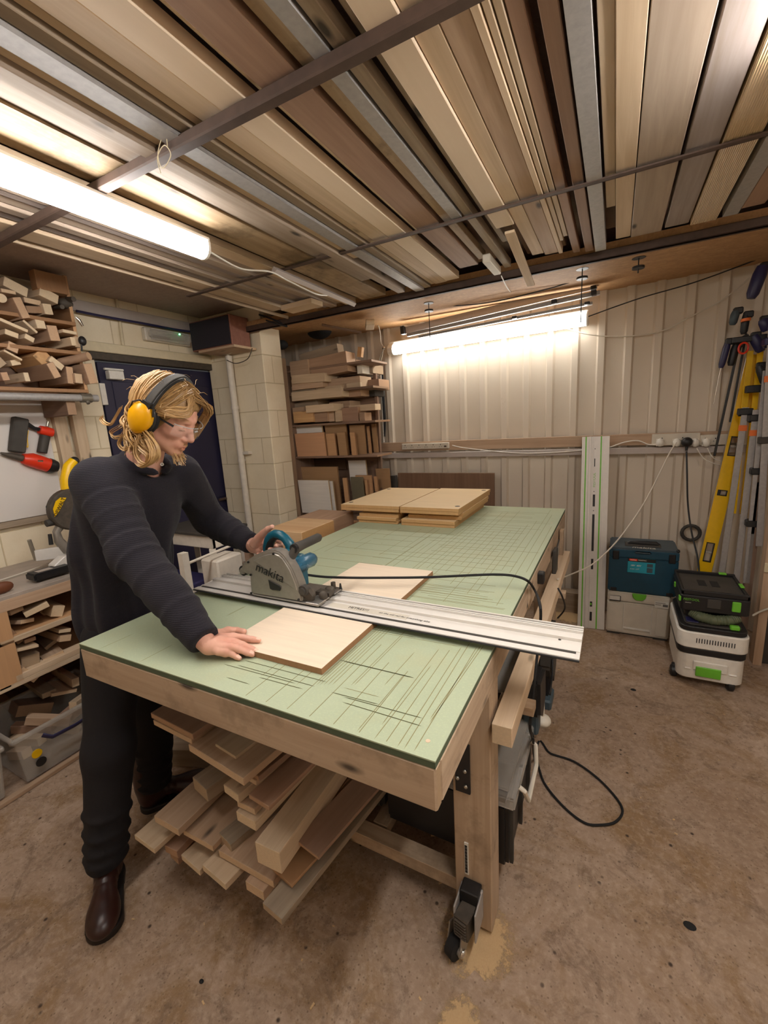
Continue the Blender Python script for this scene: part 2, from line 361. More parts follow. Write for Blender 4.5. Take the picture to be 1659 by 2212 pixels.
# back wall of trapezoid-ribbed steel sheet
prof = []; x = -3.1
ribs = [.158+.1795*k for k in range(-18, 9)]
yb = 3.15
for r_ in ribs:
    prof += [(r_-.034, yb), (r_-.021, yb-.028), (r_+.021, yb-.028), (r_+.034, yb)]
mb = MB(); n = len(prof)
mb.add([(p[0], p[1], 0) for p in prof]+[(p[0], p[1], 2.66) for p in prof], [(i, i+1, n+i+1, n+i) for i in range(n-1)])
mb.bb(-3.15, 1.7, 3.16, 3.3, 0, 2.7)
struct(mb.build('wall_back', M['steel_wall']))
struct(MB().bb(-3.15, 1.7, -3.0, 3.4, 2.62, 2.7).build('ceiling', M['osb_grey']))
struct(MB().add([(-3.1, 2.14, 2.462), (1.6, 2.14, 2.462), (1.6, 3.16, 2.492), (-3.1, 3.16, 2.492), (-3.1, 2.14, 2.50), (1.6, 2.14, 2.50), (1.6, 3.16, 2.53), (-3.1, 3.16, 2.53)],
    [(0,1,2,3),(4,5,6,7),(0,1,5,4),(2,3,7,6),(0,3,7,4),(1,2,6,5)]).build('ceiling_back', M['osb']))
# pillar of painted blocks with a capping block
struct(MB().bb(-2.95, -2.31, 2.2, 2.44, 0, 2.5).bb(-2.95, -2.27, 2.17, 2.47, 2.5, 2.62).build('wall_pillar', M['block'], bevel=.006))
# door
d = MB().bb(-3.04, -2.985, 1.25, 2.33, .01, 2.18).build('door_1', M['navy'], bevel=.003); struct(d)
MB().bb(-2.985, -2.978, 1.33, 2.25, .2, .95).bb(-2.985, -2.978, 1.33, 2.25, 1.05, 2.05).build('panel', M['navy'], d, bevel=.003)
MB().bb(-2.978, -2.93, 1.29, 1.40, 2.06, 2.12).bb(-2.978, -2.955, 1.28, 1.42, 2.125, 2.14).build('door_closer', M['white'], d, bevel=.004)
MB().bb(-2.98, -2.95, 1.22, 1.26, 1.88, 2.03).build('hinge', M['white'], d, bevel=.003)
MB().cyl((-2.95, 2.24, 1.03), (-2.95, 2.12, 1.03), .012).cyl((-2.98, 2.24, 1.03), (-2.945, 2.24, 1.03), .014).build('handle', M['steel_dark'], d, smooth=True)
struct(MB().bb(-2.97, -2.91, 1.17, 2.36, 2.185, 2.235).bb(-2.975, -2.955, 1.18, 1.222, 0, 2.2).bb(-2.975, -2.955, 2.33, 2.37, 0, 2.2).build('trim_1', M['dark_dust'], bevel=.004))
struct(MB().bb(-2.95, -2.90, 1.05, 2.2, 2.235, 2.30).build('trim_2', M['cream'], bevel=.004))

# ================================================================ CEILING STORE OF LONG BOARDS
ZB = 2.45
def cx(px):
    lo, hi = 0., 900.
    for _ in range(30):
        m_ = (lo+hi)/2
        if P(px, m_, 'z', ZB).y > 1.26: hi = m_
        else: lo = m_
    return P(px, lo, 'z', ZB).x
CB = [ # left px, right px on the second bar, material, (u, v) of far end, drop, thickness, look
 (430,458,'pine_light',(470,700),.000,.04,'narrow pale batten at the left edge of the stored timber'),
 (462,478,'pine_g3',(520,690),.012,.03,None),(480,492,'pine_g2',(560,690),.004,.03,None),(494,512,'pine_g2',(600,690),.015,.03,None),
 (514,527,'pine_g3',(640,680),.006,.03,None),(529,545,'pine_g2',(680,672),.0,.03,None),(547,562,'pine_g2',(690,668),.012,.03,None),
 (564,588,'pine_light',(712,668),.004,.035,'pale board beside the grey conduit strip'),
 (613,674,'osb_plank',(852,633),.0,.04,'wide knotty rough plank beside the grey conduit strip'),
 (675,699,'pine_g2',(806,604),.006,.03,'smooth board with dark knots, right of the wide knotty plank'),
 (700,712,'pine_g2',(700,602),.0,.03,'thin brown strip right of the knotted smooth board'),
 (713,731,'pine_g2',(880,622),-.02,.04,'round-edged board left of the grey steel stud'),
 (732,747,'pine_light',(760,560),.0,.03,'pale strip hard against the grey steel stud'),
 (748,770,'galv',(908,624),-.01,.04,'grey steel stud among the brown boards'),
 (771,787,'pine_grey',(938,618),.0,.04,'dull olive-brown board right of the steel stud'),
 (790,801,'pine_light',(960,612),.01,.03,'narrow pale board with ragged edges'),
 (803,834,'pine_light',(985,606),.005,.03,'pale board with notched holes along its edge'),
 (836,872,'plyface',(1006,598),.0,.04,'wide pale clean board, left of the dark gap'),
 (880,896,'plyface',(918,518),.03,.02,'cream panel strip left of the broad reddish board'),
 (897,946,'reddish',(1012,576),.0,.04,'broad reddish-brown board'),
 (955,974,'osb_plank',(1045,560),.004,.035,'yellowish rough plank right of the reddish board'),
 (976,996,'galv',(975,473),-.004,.04,'grey metal channel ending at the thin steel bar'),
 (1000,1018,'pine_grey',(1104,576),.0,.04,'grey-brown weathered board left of the narrow dark gap'),
 (1030,1045,'pine_grey',(1100,530),.02,.03,'recessed olive board'),
 (1046,1088,'plyface',(1085,487),-.008,.035,'pale broad plank whose end shows near the loose white lath'),
 (1089,1121,'pine_light',(1150,552),.0,.035,'pine plank with red crayon marks'),
 (1122,1160,'pine',(1192,548),.0,.035,'knotty pine plank right of the red-marked one'),
 (1161,1172,'pine_light',(1210,546),-.004,.035,'narrow pale slat, first of three together'),
 (1174,1184,'pine_light',(1214,520),.0,.035,'narrow pale slat, middle of three together'),
 (1186,1197,'pine_light',(1219,512),.002,.035,'narrow pale slat, last of three together'),
 (1199,1220,'reddish',(1250,546),.004,.04,'dark brown plank right of the three slats'),
 (1236,1261,'reddish',(1282,541),.0,.045,'dark brown square-edged beam'),
 (1267,1300,'galv',(1313,533),-.01,.05,'wide grey metal stud with a bright edge'),
 (1306,1330,'pine_light',(1330,448),.006,.03,'short pale board ending before the steel angle'),
 (1330,1374,'pine_light',(1352,512),.0,.035,'clean pale board left of the widest greyish board'),
 (1376,1471,'pine_g2',(1400,505),.0,.04,'widest greyish-pink board'),
 (1481,1557,'pine_g3',(1480,485),.004,.04,'wide grey board second from the right side'),
 (1564,1650,'pine_light',(1560,470),-.004,.04,'grooved light decking board at the right side'),
 (1668,1720,'galv',(1600,460),.0,.04,'grey metal stud at the far right'),
 (1722,1800,'reddish',(1650,440),.0,.04,'brown board at the far right corner'),
]
M['osb_plank'] = wood('rough_knotty_plank', 'B79A70', '8F7046', dirt='6F5734')
M['pine_g2'] = wood('greyish_pine', 'B5A08A', '9C8671', knots=True); M['pine_g3'] = wood('silvery_pine', '9D8F8A', '857468', knots=False)  # left boards' grey cast puts lens-flare haze into the colour along with dust
def decking():
    t = NT('grooved_decking'); tc = t.node('ShaderNodeTexCoord'); sx = t.node('ShaderNodeSeparateXYZ'); t.link(tc.outputs['Object'], sx.inputs[0])
    m1 = t.node('ShaderNodeMath', operation='MULTIPLY'); m1.inputs[1].default_value = 2*PI/.006; t.link(sx.outputs[1], m1.inputs[0])
    si = t.node('ShaderNodeMath', operation='SINE'); t.link(m1.outputs[0], si.inputs[0]); t.bump(si.outputs[0], .8, .002)
    return t.out(t.mix(t.noise(t.coord((1, 20, 20)), 2, 4), 'D3B68C', 'BF9F74'), .6)
M['decking'] = decking()
for i, (a, b, mt, e, dz, th, lk) in enumerate(CB):
    xa, xb = cx(a), cx(b); ye = min(P(e[0], e[1], 'z', ZB).y, 2.13)
    if 'grooved' in (lk or ''): mt = 'decking'
    metal = mt == 'galv'
    grp = 'long boards stored under the ceiling'
    lab = ('%s, under the ceiling' % lk) if lk else 'one of the thin dusty battens packed side by side left of the near lamp'
    ln = ye+1.5
    if metal:
        wd_ = xb-xa; o = MB()
        o.box((0, 0, -th/2), (ln, wd_, .002)).box((0, -wd_/2+.001, 0), (ln, .002, th)).box((0, wd_/2-.001, 0), (ln, .002, th))
        o = o.build('steel_stud', M['galv'], M=frame(Vector(((xa+xb)/2, ye-ln/2, ZB+dz+th/2)), Vector((0,1,0)), Vector((-1,0,0)), Vector((0,0,1))))
        tag(o, lab, 'metal stud', grp)
    else:
        plank(((xa+xb)/2, ye-ln/2, ZB+dz+th/2), (xb-xa, ln, th), 'stored_board', M[mt], lab, 'board', grp if lk else 'thin battens under the ceiling', ax='y', bevel=.002)
# a few boards of the layer above, seen in the gaps
for k in range(9):
    xx = -1.75+.33*k
    plank((xx, .35+.05*(k % 3), 2.535), (.2, 3.3, .035), 'upper_board', M['pine_dark'], 'dark board of the upper layer glimpsed through gaps between the stored boards', 'board', 'upper layer of stored boards', ax='y')
# bars that carry the store
def bar(y, z, x0, x1, w_, h_, lab, name='steel_bar', mat='steel_dark'):
    o = MB().bb(x0, x1, y-w_/2, y+w_/2, z, z+.006).bb(x0, x1, y+w_/2-.005, y+w_/2, z, z+h_).build(name, M[mat], bevel=.001)
    return tag(o, lab, 'steel bar', 'steel bars carrying the ceiling store')
o = MB().bb(-2.2, 1.45, .315, .350, ZB-.034, ZB-.004).build('steel_bar', M['steel_dark'], bevel=.004)
tag(o, 'thick rusty brown bar across the ceiling, nearest the camera, with string tied on', 'steel bar', 'steel bars carrying the ceiling store')
bar(1.272, ZB-.014, -2.0, 1.45, .026, .012, 'thin brown steel bar crossing the middle of the stored boards')
o = MB().bb(-2.9, 1.45, 2.125, 2.15, ZB-.03, ZB+.012).bb(-2.9, 1.45, 2.125, 2.17, ZB-.03, ZB-.024).build('steel_angle', M['steel_dark'], bevel=.002)
tag(o, 'reddish-brown steel angle where the stored boards end at the back', 'steel angle', None)
s_ = Vector(P(362, 318, 'y', .31))
wire([s_, s_+Vector((.01,-.01,.03)), s_+Vector((-.03,-.01,-.01)), s_+Vector((-.02,-.01,-.05)), s_+Vector((.02,-.01,-.03)), s_+Vector((.0,-.01,0)), s_+Vector((-.035,-.01,-.02)), s_+Vector((-.03,-.01,-.06))], .0012, 'string_tie', M['string'], 'pale string knotted round the near ceiling bar', 'string')
# bulk of dark timber edge / pale edging at the left of the store
plank((cx(418), .4, 2.455), (.012, 3.4, .02), 'edging_strip', M['pine_light'], 'thin cream strip edging the timber store on the left', 'edging strip', ax='y')
# conduit between lamp and back corner
aC, bC = P(592, 583, 'z', 2.415), P(765, 657, 'z', 2.415)
o = MB().ring([aC, bC], .017, 4).build('cable_trunking', M['trunk']); tag(o, 'grey trunking strip running from the near lamp to the back corner under the boards', 'trunking')
wire([P(455,545,'z',2.38), P(520,580,'z',2.38), P(583,587,'z',2.38), P(620,605,'z',2.38), P(680,634,'z',2.36), P(706,638,'z',2.39)], .004, 'lamp_cable', M['white'], 'white cable sagging under the boards near the grey trunking strip', 'cable')
# loose laths hanging past the angle
stick(P(1090,500,'z',2.44), P(1112,496,'z',2.44), P(1145,612,'z',2.40)-P(1100,500,'z',2.44), .75, .012, 'loose_lath', M['pine_light'], 'loose pale lath poking out past the steel angle above the far lamp', 'lath')
bx = MB().bb(-.02, .02, -.12, .12, -.02, .02).build('socket_box', M['white_dirty'], bevel=.004); bx.location = P(1063, 572, 'z', 2.42); tag(bx, 'white twin junction box under the ceiling boards left of the loose lath', 'junction box')
pa = P(1040,545,'z',2.43); 
wire([P(1083,596,'z',2.41), P(1095,620,'z',2.44), P(1110,640,'y',3.0)], .003, 'drop_cable', M['white_dirty'], 'thin cable dropping from the white junction box toward the far lamp', 'cable')
# short wood blocks at the back left of the store
stick(P(606,660,'z',2.44), P(606,674,'z',2.44), (1,-.05,0), .26, .03, 'timber_block', M['pine_light'], 'short pale timber block under the ceiling above the pillar', 'timber block')
stick(P(790,690,'z',2.44), P(806,705,'z',2.44), (-.6,1,.0), .2, .04, 'timber_block', M['pine_light'], 'short pale block on the OSB strip left of the hanging sash bars', 'timber block')
stick(P(695,700,'z',2.44), P(705,700,'z',2.44), (.9,.6,-.25), .32, .02, 'timber_block', M['pine_dark'], 'short slanting batten in the dark corner above the scrap rack', 'timber block')

# ================================================================ LAMPS
def lamp(name, A, B, lab, h=.075, wd=.075, capend=.05, mat='tube', roll=0, spine=.52):
    A = Vector(A); B = Vector(B); D = (B-A).normalized(); L = (B-A).length; Y = Vector((0,0,1)).cross(D).normalized(); Z = D.cross(Y)
    ro = Matrix.Rotation(math.radians(roll), 3, D); Y = ro @ Y; Z = ro @ Z
    t_ = thing(name, lab, 'lamp', (A+B)/2, 'fluorescent lamps'); F = frame((A+B)/2, D, Y, Z)
    o = MB().bb(-L/2, L/2, -wd*spine, wd*spine, h*.42, h*.62).build('lamp_body', M['white'], None, M=F, bevel=.004); put(o, t_)
    pr_ = [(wd/2*math.cos(q)*(1 if abs(math.cos(q)) < .98 else 1), -h*.5*math.sin(q)+h*.1) for q in [PI*k/10 for k in range(11)]] + [(-wd/2, h*.42), (wd/2, h*.42)]
    o = MB().prism(pr_, 'x', -L/2+capend, L/2-.012).build('lamp_diffuser', M[mat], None, M=F, smooth=True); put(o, t_)
    for e0, e1 in ((-L/2, -L/2+capend), (L/2-.014, L/2)):
        o = MB().prism([(a*1.04, b*1.03) for a, b in pr_], 'x', e0, e1).build('end_cap', M['white'], None, M=F, bevel=.002); put(o, t_)
    return t_
lamp('ceiling_lamp', P(443, 545, 'z', 2.37)+Vector((0,-1.5,0)), P(443, 545, 'z', 2.37), 'lit fluorescent lamp under the stored boards, nearest the camera on the left', capend=.014)
lamp('wall_lamp', Vector((-1.56, 3.02, 2.275)), Vector((.07, 3.02, 2.29)), 'lit fluorescent lamp in front of the cream ribbed back wall', h=.1, wd=.09, mat='tube_wall', roll=-62, spine=.62)
lamp('ceiling_lamp', Vector((.66, -.62, 2.37)), Vector((.66, .88, 2.37)), 'fluorescent lamp overhead to the right of the camera', capend=.014, mat='tube_strong')
lamp('ceiling_lamp', Vector((-.9, -2.2, 2.5)), Vector((.55, -2.2, 2.5)), 'unseen fluorescent fill lamp added on the ceiling behind the camera', capend=.014, mat='tube_fill')  # added lamp behind the camera, only there to fill the room with light
o = MB().cyl((-1.2, 3.02, 2.33), (-1.2, 3.02, 2.47), .003).cyl((-.2, 3.02, 2.33), (-.2, 3.02, 2.47), .003).build('hanging_wire', M['steel'], bpy.data.objects['wall_lamp'])

# ================================================================ BACK WALL FITTINGS
plank((-.35, 3.095, 1.41), (2.76, .035, .082), 'wall_batten', M['pine'], 'long pine board screwed along the ribbed back wall behind the sockets', 'board', ax='x')
o = MB().bb(-1.78, 1.1, 3.06, 3.118, 1.305, 1.352).build('cable_trunking', M['trunk'], bevel=.003); tag(o, 'lilac-grey trunking running along the back wall below the pine board', 'trunking')
def socket_strip(x0, x1, z0, z1, lab, n, y=3.045):
    t_ = thing('socket_strip', lab, 'socket strip', ((x0+x1)/2, y+.03, z0))
    o = MB().bb(x0, x1, y, y+.03, z0, z1).build('casing', M['white_dirty'], t_, bevel=.003)
    zc = (z0+z1)/2
    for k in range(n):
        xx = x0+(k+.5)*(x1-x0-.04)/n
        MB().box((xx, y-.0008, zc+.010), (.006, .002, .009)).box((xx-.010, y-.0008, zc-.008), (.007, .002, .004)).box((xx+.010, y-.0008, zc-.008), (.007, .002, .004)).build('socket_hole', M['black'], t_)
    return t_
s1 = socket_strip(-1.49, -1.03, 1.385, 1.438, 'white six-way extension strip on the pine board above the scrap panels', 6)
MB().box((-1.06, 3.043, 1.405), (.022, .006, .014)).build('switch', M['steel_dark'], s1)
s2 = socket_strip(.515, .80, 1.365, 1.447, 'white double wall sockets left of the large black plug', 2)
s3 = socket_strip(.80, .955, 1.36, 1.43, 'white double wall socket between the black plug and the yellow level', 2)
for q, (px_, lab) in enumerate([(1426, 'white plug in the leftmost wall socket'), (1462, 'small white plug left of the black plug'), (1502, 'white plug just right of the black plug'), (1526, 'white plug nearest the yellow level')]):
    p = P(px_, 956, 'y', 3.02); o = MB().ball(p, (.024, .024, .03), 12, 8).box(p+Vector((0, .02, 0)), (.045, .02, .05)).build('plug', M['white'], bevel=0, smooth=True); tag(o, lab, 'plug', 'white plugs')
p = P(1484, 955, 'y', 3.0); o = MB().ball(p, (.034, .03, .034), 14, 10).cyl(p, p+Vector((0, -.005, -.06)), .014, .007).build('black_plug', M['black'], smooth=True); tag(o, 'large black plug in the wall sockets with a black cable', 'plug')
YW = 3.03
wire([P(977,962,'y',3.05), P(1000,967,'y',YW), P(1060,974,'y',YW), P(1130,979,'y',YW), P(1200,977,'y',YW), P(1262,972,'y',YW)], .0035, 'extension_cable', M['white'], 'white cable from the extension strip along the trunking to the guide rail', 'cable')
wire([P(1318,966,'y',YW), P(1350,955,'y',YW), P(1378,952,'y',YW), P(1400,960,'y',YW), P(1418,960,'y',YW)], .004, 'socket_cable', M['white'], 'short white cable arching from behind the guide rail to the leftmost socket', 'cable')
wire([P(1462,955,'y',3.0), P(1443,985,'y',2.98), P(1395,1080,'y',2.8), P(1340,1160,'y',2.6), P(1285,1215,'y',2.35), P(1240,1238,'y',2.2), P(1205,1251,'x',.05)], .0045, 'white_power_cable', M['white_dirty'], 'cream cable sweeping from the wall sockets down to the edge of the green bench', 'cable')
wire([P(1483,975,'y',2.99), P(1484,1020,'y',2.96), P(1486,1090,'y',2.93), P(1494,1150,'y',2.88), P(1506,1200,'y',2.82), P(1510,1235,'y',2.75), P(1508,1258,'y',2.66)], .0055, 'black_power_cable', M['black'], 'black cable dropping from the large black plug to the dust extractor', 'cable')
wire([P(1505,968,'y',3.0), P(1520,990,'y',3.0), P(1545,1002,'y',3.02), P(1565,1005,'y',3.04)], .003, 'white_lead', M['white'], 'thin white lead curling below the socket nearest the yellow level', 'cable')
wire([P(1528,968,'y',3.0), P(1540,988,'y',3.0), P(1560,998,'y',3.03)], .003, 'white_lead', M['white'], 'shorter thin white lead just inside the curling one', 'cable')
# wires across the wall
wire([P(770,663,'y',3.0), P(870,663,'y',2.9), P(1030,657,'y',2.7), P(1180,625,'y',2.7), P(1290,590,'y',2.7), P(1420,560,'y',2.7), P(1535,525,'y',2.7), P(1640,508,'y',2.7)], .004, 'ceiling_wire', M['black'], 'black wire looping along the OSB strip above the far lamp', 'wire')
wire([P(1270,684,'y',3.0), P(1380,645,'y',3.02), P(1500,610,'y',3.03), P(1632,562,'y',3.03)], .004, 'taut_wire', M['black'], 'taut dark wire rising from the far lamp to the upper right corner', 'wire')
wire([P(1170,688,'y',3.0), P(1230,712,'y',3.05), P(1290,725,'y',3.1), P(1360,726,'y',3.1), P(1430,715,'y',3.1), P(1490,685,'y',3.1), P(1560,648,'y',3.1), P(1620,600,'y',3.1)], .004, 'wall_cable', M['white_dirty'], 'slack cream cable drooping across the ribbed wall right of the far lamp', 'cable')
for k, (u, v, zz) in enumerate([(926, 655, 2.49), (1258, 581, 2.49), (1380, 557, 2.49)]):
    p = P(u, v, 'z', zz-.02); t_ = MB().cyl(p+Vector((0,0,.01)), p+Vector((0,0,-.002)), .035, n=16).cyl(p+Vector((0,0,-.045)), p+Vector((0,0,-.057)), .032, n=16).cyl(p+Vector((0,0,.02)), p+Vector((0,0,-.3 if k < 2 else -.08)), .003, n=6).build('hanging_hook', M['black'], smooth=True)
    tag(t_, ['black disc hanger at the left end of the hanging sash bars', 'black disc hanger at the right end of the hanging sash bars', 'black disc hanger alone on the OSB strip toward the right'][k], 'hook', 'ceiling hangers')
def bar3(q0, q1, y, w_, th, name, lab, mat='trunk', extra=()):
    a = P(*q0, 'y', y); b = P(*q1, 'y', y); D = (b-a).normalized(); L = (b-a).length
    t_ = thing(name, lab, 'bar', (a+b)/2)
    F = frame((a+b)/2, D, Vector((0,1,0)), D.cross(Vector((0,1,0))))
    put(MB().box((0,0,0), (L, th, w_)).box((0, 0, w_/2), (L, th*1.6, .004)).box((0, 0, -w_/2), (L, th*1.6, .004)).build('rail', M[mat], None, M=F, bevel=.001), t_)
    for e in extra: put(MB().box((e*L/2, -.02, 0), (.035, .05, w_*1.3)).build('clamp_jaw', M['black'], None, M=F, bevel=.003), t_)
    return t_
bar3((868, 716), (1290, 615), 2.95, .05, .012, 'aluminium_rail', 'longest flat grey rail hanging above the far lamp', extra=(.97, -.97))
bar3((880, 724), (1296, 632), 2.90, .022, .02, 'sash_bar', 'dark grey bar hanging just under the flat grey rail', 'galv', (.95, .6))
bar3((905, 728), (1280, 655), 2.92, .014, .02, 'sash_bar', 'lowest thin grey bar hanging above the far lamp', 'galv', (.95, .2))
# brown panel leaning behind the stack
a, b = P(858, 1022, 'y', 3.0), P(1067, 1018, 'y', 3.0)
plank(((a.x+b.x)/2, 3.02, (a.z)/2+.0), (b.x-a.x, .018, a.z), 'laminate_panel', M['oak_dark'], 'wood-grain brown panel leaning on the back wall behind the stack of boards', 'panel', ax='z')
o = MB().bb(-1.58, -1.53, 2.95, 3.0, 0, 1.15).build('dark_post', M['black_dusty']); tag(o, 'dark upright strip left of the brown wood-grain panel', 'strip')
# skirting blocks on the floor at the wall
plank((-.03, 3.04, .09), (.3, .1, .18), 'plinth_block', M['pine_grey'], 'grey timber plinth block on the floor behind the bench corner', 'block')
# hanging handsaw cord / black rod and white rod between rack and wall
o = MB().cyl(P(822,800,'y',3.05), P(829,955,'y',3.08), .006).build('white_conduit', M['white']); tag(o, 'thin white conduit at the left end of the ribbed wall', 'conduit')
o = MB().ring([P(826,808,'y',3.03), P(828,860,'y',3.03), P(831,910,'y',3.03), P(831,943,'y',3.03)], [.008,.013,.014,.008], 8).build('black_strap', M['black_matte'], smooth=True); tag(o, 'black strap hanging beside the white conduit', 'strap')
wire([P(800,690,'y',2.9), P(818,705,'y',2.95), P(823,740,'y',3.0), P(829,752,'y',3.0), P(820,775,'y',3.0), P(822,800,'y',3.05)], .004, 'cord', M['white_dirty'], 'cord with chrome hook above the black strap', 'cord')
o = MB().ball(P(829,752,'y',2.99), .016, 10, 8).ball(P(822,786,'y',2.99), .014, 10, 8).cyl(P(829,752,'y',2.99), P(822,786,'y',2.99), .005).build('chrome_hook', M['chrome'], smooth=True); tag(o, 'small chrome hook hanging above the black strap', 'hook')

# guide rail leaning upright at the wall
foot0, foot1 = P(1247,1354,'z',0), P(1305,1360,'z',0); top0, top1 = P(1256,943,'y',2.985), P(1319,943,'y',2.985)
A0 = (foot0+foot1)/2; A1 = (top0+top1)/2; U = (A1-A0).normalized(); X_ = (foot1-foot0).normalized(); X_ = (X_-U*X_.dot(U)).normalized(); Nn = X_.cross(U)
F = frame(A0, X_, U, Nn); L_ = (A1-A0).length
t_ = thing('guide_rail', 'white and green upright guide rail leaning on the back wall left of the tool boxes', 'guide rail', A0)
wR = .093
o = MB().bb(-wR, wR, 0, L_, 0, .004).bb(-wR, -wR+.012, 0, L_, .004, .007).bb(.052, .093, 0, L_, .004, .0065).bb(-.045, -.030, 0, L_, .004, .014).bb(-.018, -.010, 0, L_, .004, .008).build('rail_profile', M['alu_white'], None, M=F, bevel=.0008); put(o, t_)
o = MB().bb(-.070, -.061, .0, L_, .0042, .0052).build('green_strip', M['green'], None, M=F); put(o, t_); o = MB().bb(.033, .042, .0, L_, .0042, .0052).build('green_strip', M['green'], None, M=F); put(o, t_)
for y0, y1 in [(.94, 1.03), (.60, .88), (.46, .54), (.17, .21), (.06, .13)]: put(MB().bb(-.012, .006, y0, y1, .0042, .0055).build('slot', M['black'], None, M=F), t_)
for y0 in (1.37, .905, 1.05): put(MB().bb(-.006, .0, y0, y0+.006, .0042, .0052).build('screw_hole', M['black'], None, M=F), t_)
o = MB().ball((-.004, .19, .006), (.007, .009, .004), 10, 6).build('screw_cover', M['green'], None, M=F, smooth=True); put(o, t_)
text('FESTOOL', F @ Matrix.Translation((-.003, 1.14, .0046)) @ Matrix.Rotation(PI/2, 4, 'Z'), .026, M['green'], 'lettering', t_)
MB().bb(-.006, .0, 1.24, 1.30, .0042, .005).xf(F).build('printed_mark', M['ink'], t_)

# ================================================================ WORKBENCH
bench = thing('workbench', 'large workbench with a scored green top and pine frame on castors', 'workbench', (-.61, 1.22, 0))
top = MB().bb(-1.22, 0, 0, 2.44, .997, 1.0).build('bench_top', M['mdf_green'], bench)
MB().bb(-1.2195, -.0005, .0005, 2.4395, .982, .997).build('top_edge', M['mdf_green_edge'], top)
def linesx(L, mat, name, w_=.0022):   # constant-x cuts and constant-y cuts, from photo pixels on the top
    mb = MB()
    for (u0, v0, u1, v1) in L:
        a = P(u0, v0, 'z', 1.0); b = P(u1, v1, 'z', 1.0)
        if abs(a.x-b.x) > abs(a.y-b.y): yy = (a.y+b.y)/2; dd = (b.y-a.y)*.35; q = [(a.x, yy-dd/2), (b.x, yy+dd/2)]
        else: xx = (a.x+b.x)/2; dd = (b.x-a.x)*.35; q = [(xx-dd/2, a.y), (xx+dd/2, b.y)]
        (x0, y0), (x1, y1) = q; x0, x1 = min(max(x0,-1.215),-.004), min(max(x1,-1.215),-.004); y0, y1 = min(max(y0,.004),2.435), min(max(y1,.004),2.435)
        D = Vector((x1-x0, y1-y0, 0)); Ln = D.length
        if Ln < .01: continue
        D.normalize(); Nn = Vector((-D.y, D.x, 0))*w_/2; a = Vector((x0, y0, 1.0003)); b = Vector((x1, y1, 1.0003)); t_ = D*.015
        mb.add([a, a+t_-Nn, b-t_-Nn, b, b-t_+Nn, a+t_+Nn], [(0,1,2,3,4,5)])
    return mb.build(name, mat, top)
c5 = lambda a, b, c_, d_: (480+a*.2532, 1120+b*.2532, 480+c_*.2532, 1120+d_*.2532)
c4 = lambda a, b, c_, d_: (740+a*.4574, 1200+b*.4574, 740+c_*.4574, 1200+d_*.4574)
deep = [c5(0,1250,640,1400), c5(120,1255,800,1430), c5(180,1215,900,1390), c4(0,672,385,765), c4(0,690,375,810), c4(0,500,340,578), c5(30,1355,240,1415), c4(-60,650,180,700),
        c5(990,1205,1640,1360), c5(1270,945,1659,1015), c5(300,1360,700,1450)]
fine = [(212,1402,291,1369), (299,1431,375,1392), (487,1330,532,1309), c5(30,835,215,745), c4(120,360,560,425), c4(0,625,180,668)]
fine += [c5(800+o_, 1422, 1350+o_*.85, 925) for o_ in (0, 28, 60, 95, 130)] + [c5(1080,1422,1580,960), c5(1110,1422,1560,1000), c5(1365,1422,1659,1140), c5(630,1422,810,1270), c5(320,1350,520,1210)]
fine += [c4(135,865,430,520), c4(290,920,600,410), c4(330,925,640,430), c4(255,915,560,430), c4(60,830,300,560), c4(380,765,680,430), c4(180,800,460,440), c4(370,780,700,430)]
r2 = random.Random(3)
far = []
def wseg(x0, y0, x1, y1):
    mb_ = (x0, y0, x1, y1); return mb_
fx = []
for k in range(20): fx.append((-.62+.031*k+r2.uniform(-.008,.008), r2.uniform(.66,1.15), r2.uniform(1.3,2.38)))
for k in range(9): fx.append((-1.1+.06*k+r2.uniform(-.02,.02), r2.uniform(.9,1.6), r2.uniform(1.3,1.72)))
for k in range(7): fx.append((-.5+.065*k, .01, r2.uniform(.25,.42)))
fy = []
for k in range(26): fy.append((.72+.062*k+r2.uniform(-.02,.02), r2.uniform(-.75,-.4), r2.uniform(-.2,-.01)))
for k in range(8): fy.append((.9+.1*k, r2.uniform(-1.1,-.9), r2.uniform(-.7,-.5)))
for k in range(7): fy.append((.72+.02*k, r2.uniform(-.5,-.3), r2.uniform(-.15,-.02)))
mb = MB()
for x_, y0, y1 in fx: mb.bb(x_-.0008, x_+.0008, y0, y1, .9995, 1.0003)
for y_, x0, x1 in fy: mb.bb(x0, x1, y_-.0009, y_+.0009, .9995, 1.00032)
mb.build('scored_grid', M['scratch'], top)
linesx(deep, M['scratch_dark'], 'deep_kerf_pattern', .0026); linesx(fine, M['scratch'], 'fine_kerf_pattern', .0018)
top.data.materials.append(M['scratch_dark']); top.data.materials.append(M['scratch'])
bmj = bmesh.new(); bmj.from_mesh(top.data)
for nm_, ix in (('deep_kerf_pattern', 1), ('fine_kerf_pattern', 2), ('scored_grid', 2)):
    o = bpy.data.objects[nm_]; n0 = len(bmj.faces); bmj.from_mesh(o.data); bmj.faces.ensure_lookup_table()
    for f_ in bmj.faces[n0:]: f_.material_index = ix
    bpy.data.objects.remove(o)
bmj.to_mesh(top.data); bmj.free()
MB().cyl((-.033, .045, .999), (-.033, .045, 1.0006), .005, n=12).cyl((-.034, 2.0, .999), (-.034, 2.0, 1.0006), .004, n=12).build('screw', M['pine_light'], top)
M['bench_wood'] = wood('worn_bench_pine', 'C6AC8C', 'A88B6B', 'B59A7A', knots=True, jitter=.04, dirt='8C7459')
plank((-.61, .014, .932), (1.22, .028, .1), 'apron', M['bench_wood'], parent=bench, bevel=.004)
plank((-.61, 2.426, .932), (1.22, .028, .1), 'apron', M['bench_wood'], parent=bench, bevel=.004)
